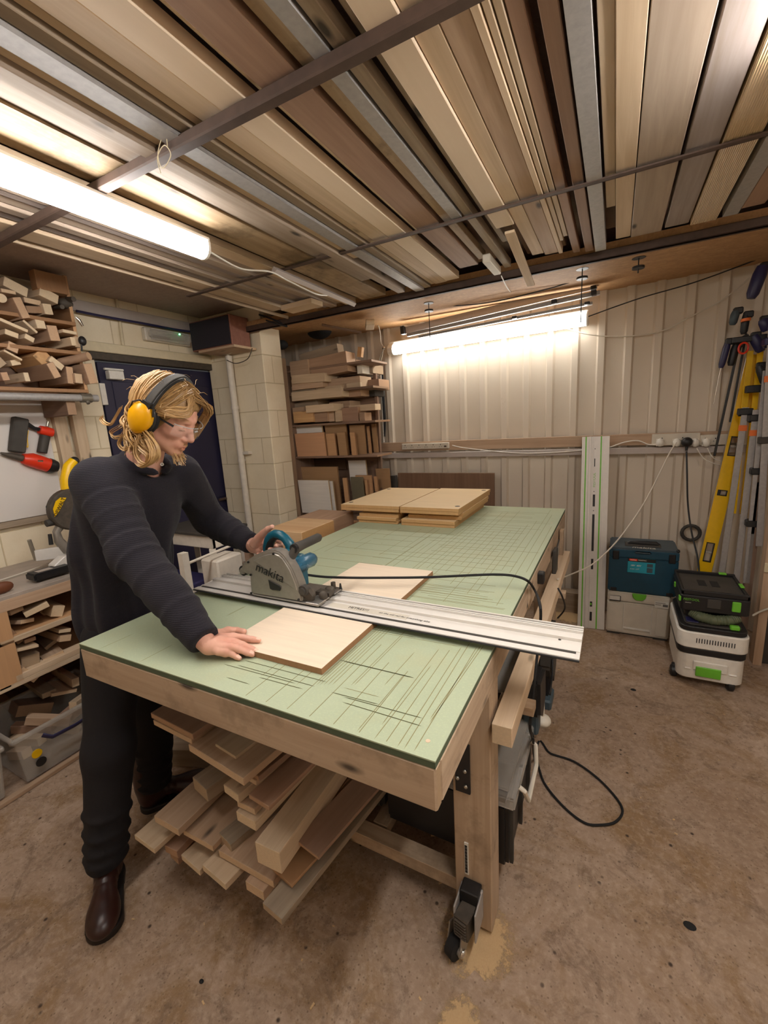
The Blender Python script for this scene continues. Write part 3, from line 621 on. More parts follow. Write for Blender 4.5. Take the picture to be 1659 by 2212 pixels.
plank((-.014, .52, .930), (.028, .98, .098), 'apron', M['bench_wood'], parent=bench, ax='y', bevel=.003)
plank((-.012, 1.72, .925), (.028, 1.40, .105), 'apron', M['bench_wood'], parent=bench, ax='y', bevel=.003)
plank((-1.206, 1.22, .932), (.028, 2.40, .1), 'apron', M['bench_wood'], parent=bench, ax='y', bevel=.003)
for k in range(5): plank((-.61, .45+.4*k, .935), (1.15, .045, .09), 'cross_bearer', M['bench_wood'], parent=bench)
for (x_, y_) in [(-.062, .468), (-.062, 2.0), (-1.16, .47), (-1.16, 2.0)]:
    plank((x_, y_, .452), (.118, .095, .865), 'leg', M['bench_wood'], parent=bench, ax='z', bevel=.003)
for (x_, y_) in [(-.62, .47), (-.62, 2.0)]: plank((x_, y_, .125), (1.0, .06, .05), 'bottom_rail', M['bench_wood'], parent=bench)
for x_ in (-.07, -1.15, -.45, -.8): plank((x_, 1.235, .125), (.06, 1.45, .045), 'bottom_rail', M['bench_wood'], parent=bench, ax='y')
# bracket
bl, bt = P(984, 1707, 'y', .412), P(1014, 1640, 'y', .412)
br_ = MB().bb(bl.x, bt.x, .412, .4195, bl.z, bl.z+.17).build('corner_bracket', M['black'], bench, bevel=.001)
for u, v in ((1004, 1667), (988, 1681), (1006, 1700)):
    p = P(u, v, 'y', .409); MB().ball(p, (.0065,.005,.0065), 10, 6).build('bolt', M['steel'], br_, smooth=True)
MB().bb(-.088, -.075, .4165, .4205, .215, .335).build('barcode_label', M['paper'], bench)
mb = MB(); 
for k in range(26): mb.bb(-.086, -.0785, .4155, .4167, .222+.0041*k, .222+.0041*k+(.0022 if k % 3 else .003))
mb.build('barcode_print', M['ink'], bench)
def castor(x_, y_):
    cs = MB().bb(x_-.03, x_+.028, y_-.045, y_+.0, .155, .20).build('castor', M['black'], bench, bevel=.003)
    MB().bb(x_-.037, x_-.032, y_-.09, y_-.02, .08, .185).bb(x_+.028, x_+.033, y_-.09, y_-.02, .08, .185).bb(x_-.037, x_+.033, y_-.02, y_-.004, .08, .185).build('castor_housing', M['galv'], cs, bevel=.002)
    mb = MB().bb(x_-.026, x_+.022, y_-.10, y_-.03, .085, .16)
    for k in range(6): mb.bb(x_-.022, x_+.018, y_-.106+.0*k, y_-.098, .092+.011*k, .098+.011*k)
    mb.xf(Matrix.Translation((x_, y_-.05, 0)) @ Matrix.Rotation(math.radians(-12), 4, 'Z') @ Matrix.Translation((-x_, -y_+.05, 0))).build('pedal', M['dark_dust'], cs, bevel=.004)
    wx, wy, wz = x_-.012, y_-.10, .038; SW = Matrix.Translation((x_, y_-.05, 0)) @ Matrix.Rotation(math.radians(-24), 4, 'Z') @ Matrix.Translation((-x_, -y_+.05, 0))
    MB().ring([(wx-.018,wy,wz),(wx-.014,wy,wz),(wx+.014,wy,wz),(wx+.018,wy,wz)], [.030,.0375,.0375,.030], 28).xf(SW).build('wheel', M['black_matte'], cs, smooth=True)
    MB().cyl((wx-.022,wy,wz),(wx+.026,wy,wz),.016).xf(SW).build('wheel_hub', M['silver'], cs, smooth=True)
    MB().prism([(wy-.014,wz-.012),(wy+.016,wz-.012),(wy+.05,.105),(wy+.0,.105)], 'x', wx+.022, wx+.027).prism([(wy-.014,wz-.012),(wy+.016,wz-.012),(wy+.05,.105),(wy+.0,.105)], 'x', wx-.027, wx-.022).xf(SW).build('fork', M['silver'], cs, bevel=.001)
    MB().ball((wx+.03, wy, wz), (.008,.013,.013), 12, 8).xf(SW).build('axle_cap', M['chrome'], cs, smooth=True)
castor(-.062, .42)
castor(-1.16, .42)
# sawdust drift on floor around the castor and wall foot
def drift(c_, rx, ry, h, seed, nm, lab):
    rr = random.Random(seed); mb = MB(); vs = [(c_[0], c_[1], h)]; R_ = 5; n = 36; ph = [rr.uniform(0, 6) for _ in range(4)]
    for j in range(1, R_+1):
        for k in range(n):
            q = 2*PI*k/n; s = j/R_; wob = 1+.22*math.sin(2*q+ph[0])+.12*math.sin(5*q+ph[1])+.07*math.sin(9*q+ph[2])
            vs.append((c_[0]+rx*s*wob*math.cos(q), c_[1]+ry*s*wob*math.sin(q), max(.0006, h*(1-s)**1.3)))
    fs = [(0, 1+k, 1+(k+1)%n) for k in range(n)]
    for j in range(R_-1): fs += [(1+j*n+k, 1+(j+1)*n+k, 1+(j+1)*n+(k+1)%n, 1+j*n+(k+1)%n) for k in range(n)]
    o = mb.add(vs, fs).build(nm, M['drift'], smooth=True); tag(o, lab, 'sawdust', None, 'stuff')
    ca = o.data.color_attributes.new('cover', 'FLOAT_COLOR', 'POINT'); cv = []
    for p in o.data.vertices:
        s = min(1, math.hypot((p.co.x-c_[0])/rx, (p.co.y-c_[1])/ry)); k_ = max(0, 1-s)**.7*.8; cv += [k_, k_, k_, 1]
    ca.data.foreach_set('color', cv)
drift((-.045, .40), .13, .14, .010, 1, 'sawdust', 'sawdust drift around the near castor and bench leg')
drift((-.03, .16), .07, .10, .003, 5, 'sawdust', 'small sawdust patch on the floor in front of the castor')
drift((.02, 2.92), .22, .15, .016, 2, 'sawdust', 'sawdust heap on the floor at the foot of the upright guide rail')

# ================================================================ ON THE BENCH
o = MB().bb(-.735, -.375, .156, .950, 1.0, 1.018); z_ = 1.009
wp = MB().box((0,0,0), (.36, .794, .018)).build('plywood_workpiece', M['ply'], M=Matrix.Translation((-.555, .553, 1.0092)), bevel=.0006)
tag(wp, 'pale plywood board being cut, lying flat under the guide rail and the hand', 'board')
# guide rail under the saw
rx0, rx1, ry0, ry1 = -1.212, .2205, .430, .6165
rail = thing('guide_rail', 'long aluminium guide rail lying across the bench under the saw', 'guide rail', (-.5, .52, 1.02))
zr = 1.0195
mb = MB().bb(rx0, rx1, ry0+.006, ry1, zr, zr+.003)
mb.bb(rx0, rx1, ry0+.006, ry0+.030, zr+.003, zr+.0045).bb(rx0, rx1, ry0+.043, ry0+.052, zr+.003, zr+.005)
for y_ in (.100, .116, .150, .160, .177): mb.bb(rx0, rx1, ry0+y_, ry0+y_+.005, zr+.003, zr+.011)
mb.bb(rx0, rx1, ry0+.100, ry0+.121, zr+.009, zr+.012)
mb.build('rail_profile', M['alu_white'], rail, bevel=.0006)
MB().bb(rx0+.01, rx1-.01, ry0+.0305, ry0+.0425, zr+.003, zr+.0042).bb(rx0, rx1, ry0+.1235, ry0+.1275, zr+.003, zr+.0042).bb(rx0, rx1, ry0+.155, ry0+.159, zr+.003, zr+.0075).bb(rx0, rx1, ry0+.1655, ry0+.1725, zr+.003, zr+.0045).build('glide_strip', M['black_dusty'], rail)
MB().bb(rx0, rx1, ry0-.001, ry0+.007, zr-.0015, zr+.001).build('splinter_guard', M['black'], rail)
MB().cyl((.165, .525, zr+.002), (.165, .525, zr+.0036), .004, n=12).build('hanging_hole', M['black'], rail)
o = MB().bb(-.585, -.285, ry0+.056, ry0+.088, zr+.003, zr+.0034).build('tape_label', M['white_dirty'], rail)
def onrail(x_, y_, rz=0): return Matrix.Translation((x_, y_, zr+.0038)) @ Matrix.Rotation(rz, 4, 'Z')
text('MITRES!!!', onrail(-.47, .503), .020, M['ink'], 'handwriting', rail, .0002)
text('on the old rail for everything else', onrail(-.30, .500, -.03), .0135, M['pencil'], 'handwriting', rail, .0002, shear=.4)

# plunge saw
Y0 = .452
saw = thing('plunge_saw', 'teal and silver plunge saw standing on the guide rail in the left hand', 'saw', (-.78, .53, 1.035))
zs = zr+.0125
MB().bb(-.935, -.615, .50, .62, zs, zs+.005).bb(-.90, -.60, .452, .50, zs-.001, zs+.005).build('base_plate', M['silver'], saw, bevel=.001)
MB().bb(-.655, -.600, .452, .61, zs+.005, zs+.009).build('base_front', M['alu'], saw, bevel=.001)
def q5(a, b): return 400+a/4.608, 1090+b/4.608
arc = [(655,905),(645,790),(640,700),(610,695),(560,670),(552,620),(590,575),(640,535),(700,500),(760,474),(820,459),(880,456),(930,472),(975,510),(1020,575),(1060,640),(1095,720),(1125,795),(1148,880),(1168,968)]
pl = [P(*q5(a, b), 'y', Y0) for a, b in arc]
poly = [(p.x, max(p.z, zs+.003)) for p in pl]
hs = MB().prism(poly, 'y', Y0, Y0+.045).build('blade_housing', M['silver'], saw, bevel=.005, seg=2, smooth=True)
cxh = sum(p[0] for p in poly[7:])/len(poly[7:])
ctr = Vector((cxh, 0, 1.12))
inner = [(ctr.x+(a-ctr.x)*.86, ctr.z+(b-ctr.z)*.88) for a, b in poly if b > zs+.01 and a > -.905]
MB().prism(inner, 'y', Y0-.003, Y0+.002).build('housing_rib', M['silver'], hs, bevel=.0025, smooth=True)
wn = [P(*q5(a, b), 'y', Y0-.0035) for a, b in [(828,748),(938,808),(952,830),(945,858),(870,850),(845,836)]]
MB().prism([(p.x, p.z) for p in wn], 'y', Y0-.0045, Y0-.0028).build('window', M['black'], hs, bevel=.0004)
a_, b_ = P(*q5(755, 640), 'y', Y0-.004), P(*q5(918, 715), 'y', Y0-.004)
ud = (b_-a_).normalized(); F = frame((a_+b_)/2, ud, Vector((0,-1,0)).cross(ud), Vector((0,-1,0)))
text('makita', F, .050, M['ink'], 'lettering', hs, .0004, shear=.15)
mb = MB()
for a, b in [(630,573),(880,490),(655,698),(660,880),(1130,945)]:
    p = P(*q5(a, b), 'y', Y0-.002); mb.cyl(p, p+Vector((0,-.0035,0)), .0042, n=10)
mb.build('screw', M['black'], hs, smooth=True)
p = P(*q5(598, 650), 'y', .475)
MB().cyl(p+Vector((0,-.012,0)), p+Vector((0,.03,0)), .020).build('riving_knob', M['black'], hs, smooth=True)
MB().cyl(p+Vector((0,-.013,0)), p+Vector((0,-.02,0)), .013, .010).build('knob_face', M['silver'], hs, smooth=True)
# motor body behind the blade
MB().cyl((-.80, .497, 1.105), (-.80, .62, 1.105), .040, .037, 24).bb(-.85, -.73, .497, .58, 1.05, 1.13).build('motor_body', M['teal'], saw, bevel=.008, smooth=True)
MB().cyl((-.80, .62, 1.105), (-.80, .632, 1.105), .036, .03, 24).build('motor_cap', M['black'], saw, smooth=True)
YH = .56
hp = [(812,480),(815,415),(832,352),(860,312),(900,292),(950,302),(1000,340),(1040,392),(1058,450),(1045,510)]
H = [P(*q5(a, b), 'y', YH) for a, b in hp]
MB().ring(H, [.014,.017,.0185,.018,.0175,.0175,.018,.0195,.021,.019], 14).build('handle', M['teal'], saw, smooth=True)
H2 = [p+(ctr+Vector((0,YH,0))-p).normalized()*.010 for p in H[0:7]]
MB().ring(H2, [.015,.017,.017,.015,.014,.014,.013], 12).build('handle_grip', M['black'], saw, smooth=True)
p0 = P(*q5(880, 440), 'y', YH)
MB().cyl(P(*q5(1010,470), 'y', .54), P(*q5(1000,560), 'y', .50), .020, .024).bb(-.80, -.735, .51, .575, 1.13, 1.175).build('handle_mount', M['teal'], saw, bevel=.006, smooth=True)
# front auxiliary handle
g0 = P(*q5(1105, 430), 'y', .50); 
g1 = Vector((g0.x, 0, 0)); gt = P(*q5(1340, 320), 'x', g0.x+.004)
MB().ring([g0+Vector((0,-.01,0)), g0, g0.lerp(gt, .3), g0.lerp(gt, .93), gt], [.014,.019,.0165,.0165,.011], 16).build('auxiliary_handle', M['black_dusty'], saw, smooth=True)
MB().cyl(g0+Vector((0,-.016,0)), g0+Vector((0,-.004,0)), .017).build('handle_screw', M['black'], saw, smooth=True)
MB().ring([g0, P(*q5(1060,520),'y',.49), P(*q5(1030,580),'y',.48)], [.018,.015,.014], 10).build('handle_bracket', M['black_dusty'], saw, smooth=True)
# dust port
d0, d1 = P(*q5(1090, 620), 'y', .49), P(*q5(1262, 540), 'y', .63)
MB().ring([d0, d0.lerp(d1,.25), d0.lerp(d1,.9), d1], [.018,.027,.029,.022], 10).build('dust_port', M['clear_blue'], saw, bevel=.0, smooth=True)
MB().ring([d0.lerp(d1,.93), d1+(d1-d0)*.03], [.024,.022], 18).build('dust_port_rim', M['blue_grey'], saw, smooth=True)
mb = MB(); mb.cyl((-.665, .455, 1.078), (-.665, .475, 1.078), .020).cyl((-.665, .449, 1.078), (-.665, .456, 1.078), .013)
mb.build('bevel_knob', M['black_dusty'], saw, smooth=True)
MB().prism([(-.692, zs+.005), (-.635, zs+.005), (-.628, zs+.03), (-.655, zs+.062), (-.690, zs+.058)], 'y', .463, .482).build('bevel_bracket', M['dark_dust'], saw, bevel=.003)
MB().ball((-.612, .50, zs+.02), (.016,.014,.018)).ball((-.625, .56, zs+.018), (.02,.015,.014)).cyl((-.63, .59, zs), (-.63, .59, zs+.035), .009).bb(-.66,-.60,.52,.55,zs+.005,zs+.022).build('adjuster', M['dark_dust'], saw, bevel=0, smooth=True)
MB().cyl((-.605, .60, zs+.005), (-.605, .60, zs+.03), .006, .003).build('lever', M['black'], saw, smooth=True)
# saw power cable, laid over the bench, down its side and looped on the floor
zc = 1.03
def fl(u, v): return P(u, v, 'z', .007)
pts = [P(645,1236,'y',.52), P(660,1241,'y',.57), P(700,1246,'y',.62), P(760,1248,'z',1.06), P(830,1248,'z',1.06), P(920,1247,'z',1.055), P(1010,1243,'z',1.055), P(1070,1241,'z',1.055), P(1110,1244,'z',1.05), P(1140,1255,'z',1.04), P(1155,1275,'x',.015), P(1165,1300,'x',.08), P(1168,1335,'x',.09),
  P(1162,1400,'x',.075), P(1155,1470,'x',.075), P(1148,1540,'x',.075), P(1146,1580,'x',.08), fl(1160,1612), fl(1190,1628), fl(1240,1645), fl(1290,1680), fl(1330,1722), fl(1345,1752), fl(1330,1775), fl(1300,1782), fl(1262,1777), fl(1215,1740), fl(1175,1690), fl(1155,1640), P(1152,1600,'x',.06), P(1150,1585,'x',.05)]
wire(pts, .0048, 'saw_cable', M['black_matte'], 'black saw cable crossing the green top and looping on the concrete floor', 'cable', sub=6, zmin=.0052)

# stack of oak boards at the far end
def ob(x0, x1, y0, y1, z0, th, lab, grp='stacked oak-faced boards', mt='oakply', holes=None):
    o = MB().box((0,0,0), (x1-x0, y1-y0, th)).build('cut_board', M[mt], M=Matrix.Translation(((x0+x1)/2, (y0+y1)/2, z0+th/2)), bevel=.0006)
    for (hx, hy) in holes or (): put(MB().cyl((hx,hy,z0+th-.001),(hx,hy,z0+th+.0006), .016, n=20).build('bored_hole', M['steel_dark']), o)
    return tag(o, lab, 'board', grp)
z = 1.0
LN = ['bottom board of the left pile', 'second board up in the left pile', 'third board up in the left pile', 'fourth board up in the left pile']
for k, (dx, dy, th) in enumerate([(0, 0, .02), (-.006, -.012, .019), (.004, .006, .02), (.012, .045, .02)]):
    ob(-1.215+dx, -.925+dx, 1.745+dy, 2.42, z+.0004, th, LN[k]+' of oak-faced boards on the bench'); z += th+.0006
zt = z
ob(-1.335, -.905, 1.725, 2.44, zt+.0006, .0195, 'board just under the top one of the left pile of oak-faced boards')
ob(-1.332, -.900, 1.722, 2.44, zt+.0206, .0195, 'top board of the left pile of oak-faced boards, two bored holes on its left edge', holes=[(-1.30, 1.80), (-1.30, 2.37)])
z = 1.0
RN = ['bottom board of the right pile', 'second board up in the right pile', 'third board up in the right pile', 'fourth board up in the right pile']
for k, (dx, dy, th) in enumerate([(0, 0, .02), (.004, -.006, .02), (.03, .045, .019), (.035, .06, .02)]):
    ob(-.895+dx, -.545+dx, 1.735+dy, 2.40, z+.0004, th, RN[k]+' of oak-faced boards on the bench'); z += th+.0006
ob(-.894, -.515, 1.725, 2.45, zt+.0006, .0195, 'board just under the top one of the right pile of oak-faced boards')
ob(-.893, -.512, 1.722, 2.46, zt+.0206, .0195, 'top board of the right pile of oak-faced boards, two bored holes on its right edge', holes=[(-.545, 1.80), (-.545, 2.40)])

# ================================================================ BESIDE AND UNDER THE BENCH
stick((.006, .40, .80), (.062, .40, .80), (0, 1, 0), 1.72, .062, 'timber_rail', M['pine_light'], 'long square pale timber held against the right side of the bench', 'timber')
for k, y_ in enumerate((.62, 1.6)):
    plank((.033, y_, .722), (.11, .05, .03), 'support_arm', M['bench_wood'], parent=bench)
plank((.02, 2.05, .80), (.02, .06, .3), 'side_cleat', M['bench_wood'], parent=bench, ax='z')
# black crate with clear lid
cr = thing('storage_crate', 'black storage crate with a clear lid under the right side of the bench', 'crate', (-.2, .76, .15))
MB().bb(-.43, .022, .535, 1.0, .155, .40).build('crate_body', M['black'], cr, bevel=.012, seg=2)
for y_ in (.56, .72, .88): MB().bb(.022, .034, y_, y_+.015, .155, .40).build('crate_rib', M['black_dusty'], cr)
MB().bb(-.44, .045, .525, 1.01, .40, .445).bb(-.42, .025, .545, .99, .445, .455).build('crate_lid', M['clear'], cr, bevel=.014, seg=2)
MB().ring([(.045,.60,.43),(.062,.60,.42),(.070,.63,.36),(.070,.80,.36),(.062,.83,.42),(.045,.83,.43)], .008, 8).build('lid_handle', M['white_dirty'], cr, smooth=True)
cr2 = thing('storage_crate', 'dusty black crate standing under the middle of the bench behind the bottom rail', 'crate', (-.7, .8, .15))
MB().bb(-.90, -.46, .56, 1.1, .155, .5).build('crate_body', M['black_dusty'], cr2, bevel=.015, seg=2)
MB().bb(-.92, -.44, .545, 1.115, .47, .50).build('crate_rim', M['black'], cr2, bevel=.005)
cr3 = thing('storage_crate', 'grey crate deeper under the bench behind the clear-lidded one', 'crate', (-.2, 1.4, .15))
MB().bb(-.40, -.02, 1.1, 1.65, .155, .42).build('crate_body', M['black_dusty'], cr3, bevel=.015, seg=2)
MB().bb(-.41, -.01, 1.09, 1.66, .42, .44).build('crate_rim', M['clear'], cr3, bevel=.005)
# tools hanging between timber and crate
t_ = thing('cordless_tool', 'black and blue cordless tool hanging beside the bench, below the rail end', 'power tool', (.05, 1.15, .4))
p = P(1165, 1440, 'x', .05)
MB().prism([(1.22,.70),(1.42,.66),(1.36,.46),(1.28,.40),(1.20,.52)], 'x', .01, .075).build('tool_body', M['black_dusty'], t_, bevel=.012, seg=2)
MB().prism([(1.24,.50),(1.30,.50),(1.30,.35),(1.24,.35)], 'x', .02, .065).build('tool_handle', M['black'], t_, bevel=.01, seg=2)
MB().bb(.012, .073, 1.2, 1.32, .31, .36).build('battery', M['blue_grey'], t_, bevel=.008)
MB().ring([(.04,1.40,.62),(.045,1.42,.62),(.045,1.46,.60)], [.02,.02,.012], 12).build('chuck', M['dark_dust'], t_, smooth=True)
t_ = thing('cordless_tool', 'second dark cordless tool hanging nearer the camera, behind the long square timber', 'power tool', (.04, .95, .5))
MB().prism([(.86,.66),(1.02,.64),(1.04,.50),(.96,.44),(.88,.50)], 'x', .0, .07).build('tool_body', M['black'], t_, bevel=.012, seg=2)
MB().bb(.0, .06, .90, .97, .40, .50).build('battery', M['blue_grey'], t_, bevel=.008)
o = MB().ball((.055, 1.06, .36), (.035, .035, .025)).cyl((.055,1.06,.34),(.055,1.06,.50), .008).build('white_knob_tool', M['white_dirty'], smooth=True); tag(o, 'white rounded knob hanging under the dark tools beside the bench', 'knob')
o = MB().box((.02, 1.72, .86), (.02, .09, .13)).cyl((.02,1.78,.91),(.02,1.9,.93), .004).build('hanging_clamp', M['black_dusty'], bevel=.004); tag(o, 'dark clamp hooked on the far part of the bench side', 'clamp')
o = MB().box((.014, 1.25, .93), (.028, .045, .05)).build('cable_clip', M['black'], bevel=.004); tag(o, 'small black clip fixed on the bench edge where the saw cable crosses', 'clip')
wire([P(1205,1270,'x',.08), P(1215,1290,'x',.1), P(1220,1315,'x',.1), P(1205,1335,'x',.06)], .004, 'hanging_lead', M['black'], 'short black lead looping beyond the long square timber', 'cable')
wire([P(1193,1418,'x',.07), P(1193,1460,'x',.08), P(1186,1500,'x',.08)], .004, 'hanging_lead', M['black'], 'black lead dropping from the end of the guide rail to the hanging tool', 'cable')

# timber offcuts under the bench: (end-face corner px left, right, y of end, length, thickness, skew, material, look)
def c9(a, b): return (260+a*.3617, 1480+b*.3617)
PILE = [
 ((180,165),(415,305),.10,1.5,.020,'reddish','topmost wide offcut at the upper left of the heap'),
 ((195,207),(412,330),.105,1.5,.020,'pine','offcut directly below the topmost wide one'),
 ((405,352),(742,620),.09,1.4,.026,'pine','long-edged rough board slanting through the middle of the heap'),
 ((565,350),(672,440),.12,1.3,.045,'pine_light','pale square offcut lying on the slanting rough board'),
 ((715,468),(808,560),.14,1.3,.020,'reddish','brown offcut right of the pale square one, close under the apron'),
 ((690,500),(800,580),.13,1.3,.018,'pine','thin board just below the brown offcut near the apron'),
 ((735,312),(895,420),.24,1.2,.008,'pine_light','thin pale slat tight under the bench apron'),
 ((912,508),(1000,560),.28,1.2,.012,'reddish','small brown piece behind the pale stick, right of the slat'),
 ((765,650),(878,735),.10,1.5,.016,'reddish','brown board with a pale stick along its right edge'),
 ((615,592),(692,668),.11,1.3,.03,'pine_light','small pale stub end below the slanting board'),
 ((695,690),(802,742),.11,1.4,.022,'pine','brown stub just above the pale thick one'),
 ((690,752),(800,822),.10,1.4,.035,'pine_light','pale thick stub in the middle of the heap'),
 ((430,548),(492,640),.16,.9,.05,'pine_grey','rough grey square offcut at the left of the heap'),
 ((200,778),(345,862),.05,1.3,.028,'pine','wide plank sticking out far left of the heap'),
 ((82,893),(196,985),.02,.9,.020,'pine_light','lowest pale plank end at the far left of the heap'),
 ((372,862),(552,962),.08,1.4,.022,'pine','broad speckled plank left of centre in the heap'),
 ((262,955),(340,990),.06,1.1,.03,'reddish','dark orange-brown offcut left of the broad plank'),
 ((292,985),(335,1042),.08,1.0,.03,'reddish','small brown stub below the orange-brown offcut'),
 ((362,1012),(460,1120),.06,1.2,.022,'pine_light','pale offcut end under the broad speckled plank'),
 ((488,1072),(612,1205),.05,1.3,.024,'pine_light','pale sawn end lowest at the middle left of the heap'),
 ((585,985),(915,1172),.09,1.5,.026,'pine','long stepped board across the lower middle of the heap'),
 ((588,880),(640,970),.12,1.2,.05,'pine_grey','rough upright-edged stub above the long stepped board'),
 ((802,935),(952,1000),.07,1.7,.075,'pine_light','thick square beam running away under the bench'),
 ((745,1168),(852,1238),.07,1.2,.035,'pine','short stub at the bottom of the heap left of the frayed board'),
 ((848,1298),(952,1412),.02,1.9,.022,'pine_grey','lowest board with a frayed end, reaching nearest the camera'),
 ((872,1062),(1002,1222),.10,.45,.010,'mdf_b','brown panel under the thick square beam'),
 ((1042,918),(1168,1045),.16,1.6,.012,'reddish','long dark brown sheet right of the thick square beam'),
 ((1150,1040),(1212,1068),.19,1.6,.014,'pine_light','pale-edged thin board at the right side of the heap'),
]
M['mdf_b'] = plain('brown_board', 'A07B58', .7, 0, .08, 20)
for i, (a, b, ye, ln, th, mt, lk) in enumerate(PILE):
    A = P(*c9(*a), 'y', ye); B = P(*c9(*b), 'z', A.z)
    if (B-A).length > .27: B = A+(B-A)*.27/(B-A).length
    W_ = (B-A).normalized(); D = Vector((-W_.y, W_.x, 0)); D = (D*.6+Vector((.0, 1, 0))*.4).normalized()
    stick(A, B, D, min(ln, 1.6), th, 'timber_offcut', M[mt], lk+', under the bench', 'timber offcut', 'offcuts heaped under the bench')
for (a_, b_) in (((-1.08, .50, .158), (-.62, .50, .158)),):
    pass
plank((-.75, .95, .15), (.9, .6, .018), 'lower_shelf', M['ply_raw'], parent=bench)
# hidden carriers of the heap
plank((-.85, .62, .55), (.55, .05, .05), 'cross_bearer', M['bench_wood'], parent=bench)
o = MB().box((0,0,0), (.35,.2,.10)).build('offcut_box', M['pine_grey'], M=Matrix.Translation((-1.52, .62, .05)) @ Matrix.Rotation(.4, 4, 'Z'), bevel=.003); tag(o, 'grey-brown wooden block on the floor beyond the heap of offcuts', 'block')

# ================================================================ LEFT WALL: WHITEBOARD, BENCH, SHELVES
XL = -2.95
o = MB().bb(XL, XL+.018, -.6, .84, 1.19, 1.90).build('whiteboard', M['whiteboard'], bevel=.002); tag(o, 'plain whiteboard on the left wall behind the nail gun', 'whiteboard')
plank((XL+.02, .1, 1.17), (.03, 1.5, .035), 'wall_rail', M['pine_grey'], 'grey timber rail under the whiteboard', 'rail', ax='y')
for k, (y_, lab) in enumerate(((.905, 'pine upright at the right edge of the whiteboard'), (1.0, 'second pine upright, nearer the dark door'))):
    plank((XL+.025+.03*k, y_, 1.42), (.045, .07, 1.0), 'wall_upright', M['pine_light'], lab, 'post', ax='z')
# nail gun hung on the board
ng = thing('nail_gun', 'red and black nail gun hanging on the whiteboard', 'nail gun', (XL+.06, .7, 1.6))
def n3(a, b, x=-2.90): return P(a*.226, 860+b*.226, 'x', x)
MB().ring([n3(215,580), n3(300,590), n3(460,640)], [.030,.044,.044], 16).build('gun_body', M['red'], ng, smooth=True)
MB().ring([n3(462,640), n3(500,650), n3(545,655)], [.046,.045,.034], 16).build('cylinder_cap', M['black'], ng, smooth=True)
MB().ring([n3(400,520), n3(430,360)], [.027,.028], 12).build('gun_grip', M['black_dusty'], ng, smooth=True)
MB().ring([n3(375,300), n3(440,320), n3(500,330)], [.026,.032,.028], 10).build('grip_end', M['red'], ng, smooth=True)
a_, b_ = n3(155,190), n3(120,520); dv = (b_-a_)
put(MB().box((0,0,0), (dv.length, .05, .075)).build('magazine', M['black_dusty'], None, M=frame((a_+b_)/2+Vector((0,.02,0)), dv.normalized(), Vector((1,0,0)), dv.normalized().cross(Vector((1,0,0)))), bevel=.006), ng)
MB().ring([n3(5,525), n3(90,545), n3(215,575)], [.006,.014,.020], 10).build('nose', M['dark_dust'], ng, smooth=True)
MB().ring([n3(250,240), n3(330,290), n3(380,300)], [.014,.012,.012], 8).build('magazine_arm', M['black'], ng, smooth=True)
MB().ring([n3(355,600,-2.865), n3(405,605,-2.865)], .010, 10).build('exhaust', M['chrome'], ng, smooth=True)
MB().cyl(n3(450,270), n3(460,225), .008).build('air_fitting', M['steel'], ng, smooth=True)
wire([n3(225,330), n3(220,400), n3(265,470), n3(260,380), n3(270,310)], .003, 'elastic_band', M['yellow'], None, None, ng)
# side bench
sb = thing('side_bench', 'low pine workbench with open scrap shelves along the left wall', 'workbench', (-2.62, .2, 0))
MB().bb(-2.93, -2.295, -.8, 1.1, .905, .925).build('worktop', M['bench_top'], sb, bevel=.002)
plank((-2.312, .15, .878), (.035, 1.9, .058), 'edge_board', M['pine'], parent=sb, ax='y')
for z_ in (.70, .475): plank((-2.6, .15, z_), (.58, 1.9, .02), 'shelf', M['ply_raw'], parent=sb, ax='y'); plank((-2.303, .15, z_-.002), (.016, 1.9, .026), 'shelf_lip', M['pine_light'], parent=sb, ax='y')
plank((-2.6, 1.09, .45), (.6, .03, .88), 'end_panel', M['ply_raw'], parent=sb, ax='z')
plank((-2.31, .155, .685), (.03, .10, .42), 'upright', M['ply_raw'], parent=sb, ax='z')
plank((-2.93, .15, .45), (.02, 1.9, .88), 'back_panel', M['pine_dark'], parent=sb, ax='y')
# scraps on the side bench shelves   (px rectangle corners of visible end, plane x)
def scr(a, b, x_, ln, th, mt, lab, D=(-1, .1, 0), cat='timber offcut', grp='scrap wood on the side bench shelves', nm='timber_offcut'):
    return stick(P(*a, 'x', x_), P(*b, 'x', x_), D, ln, th, nm, M[mt], lab, cat, grp)
S1 = [((18,1310),(52,1298),-2.33,.42,.05,'pine','flat offcut lying at a tilt under the worktop, leftmost on the upper scrap shelf',(-1,-.25,.02)),
 ((50,1325),(100,1297),-2.32,.4,.028,'pine_light','slanting pale batten on the upper scrap shelf',(-1,.3,0)),
 ((115,1308),(140,1308),-2.34,.35,.06,'pine_light','pale square block end on the upper scrap shelf by the person',(-1,.1,0)),
 ((45,1340),(85,1334),-2.33,.3,.02,'pine','thin offcut lying low in the middle of the upper scrap shelf',(-1,-.4,0)),
 ((12,1345),(52,1383),-2.34,.45,.03,'pine_dark','brown board sloping down to the left of the upper scrap shelf',(-1,.1,.03)),
 ((52,1383),(76,1374),-2.33,.4,.02,'reddish','reddish strip end at the foot of the sloping brown board',(-1,.1,.03)),
 ((100,1310),(125,1330),-2.45,.3,.04,'pine','block in shade behind the pale square one on the upper scrap shelf',(-1,.2,0))]
for a, b, x_, ln, th, mt, lab, D in S1: scr(a, b, x_, ln, th, mt, lab, D)
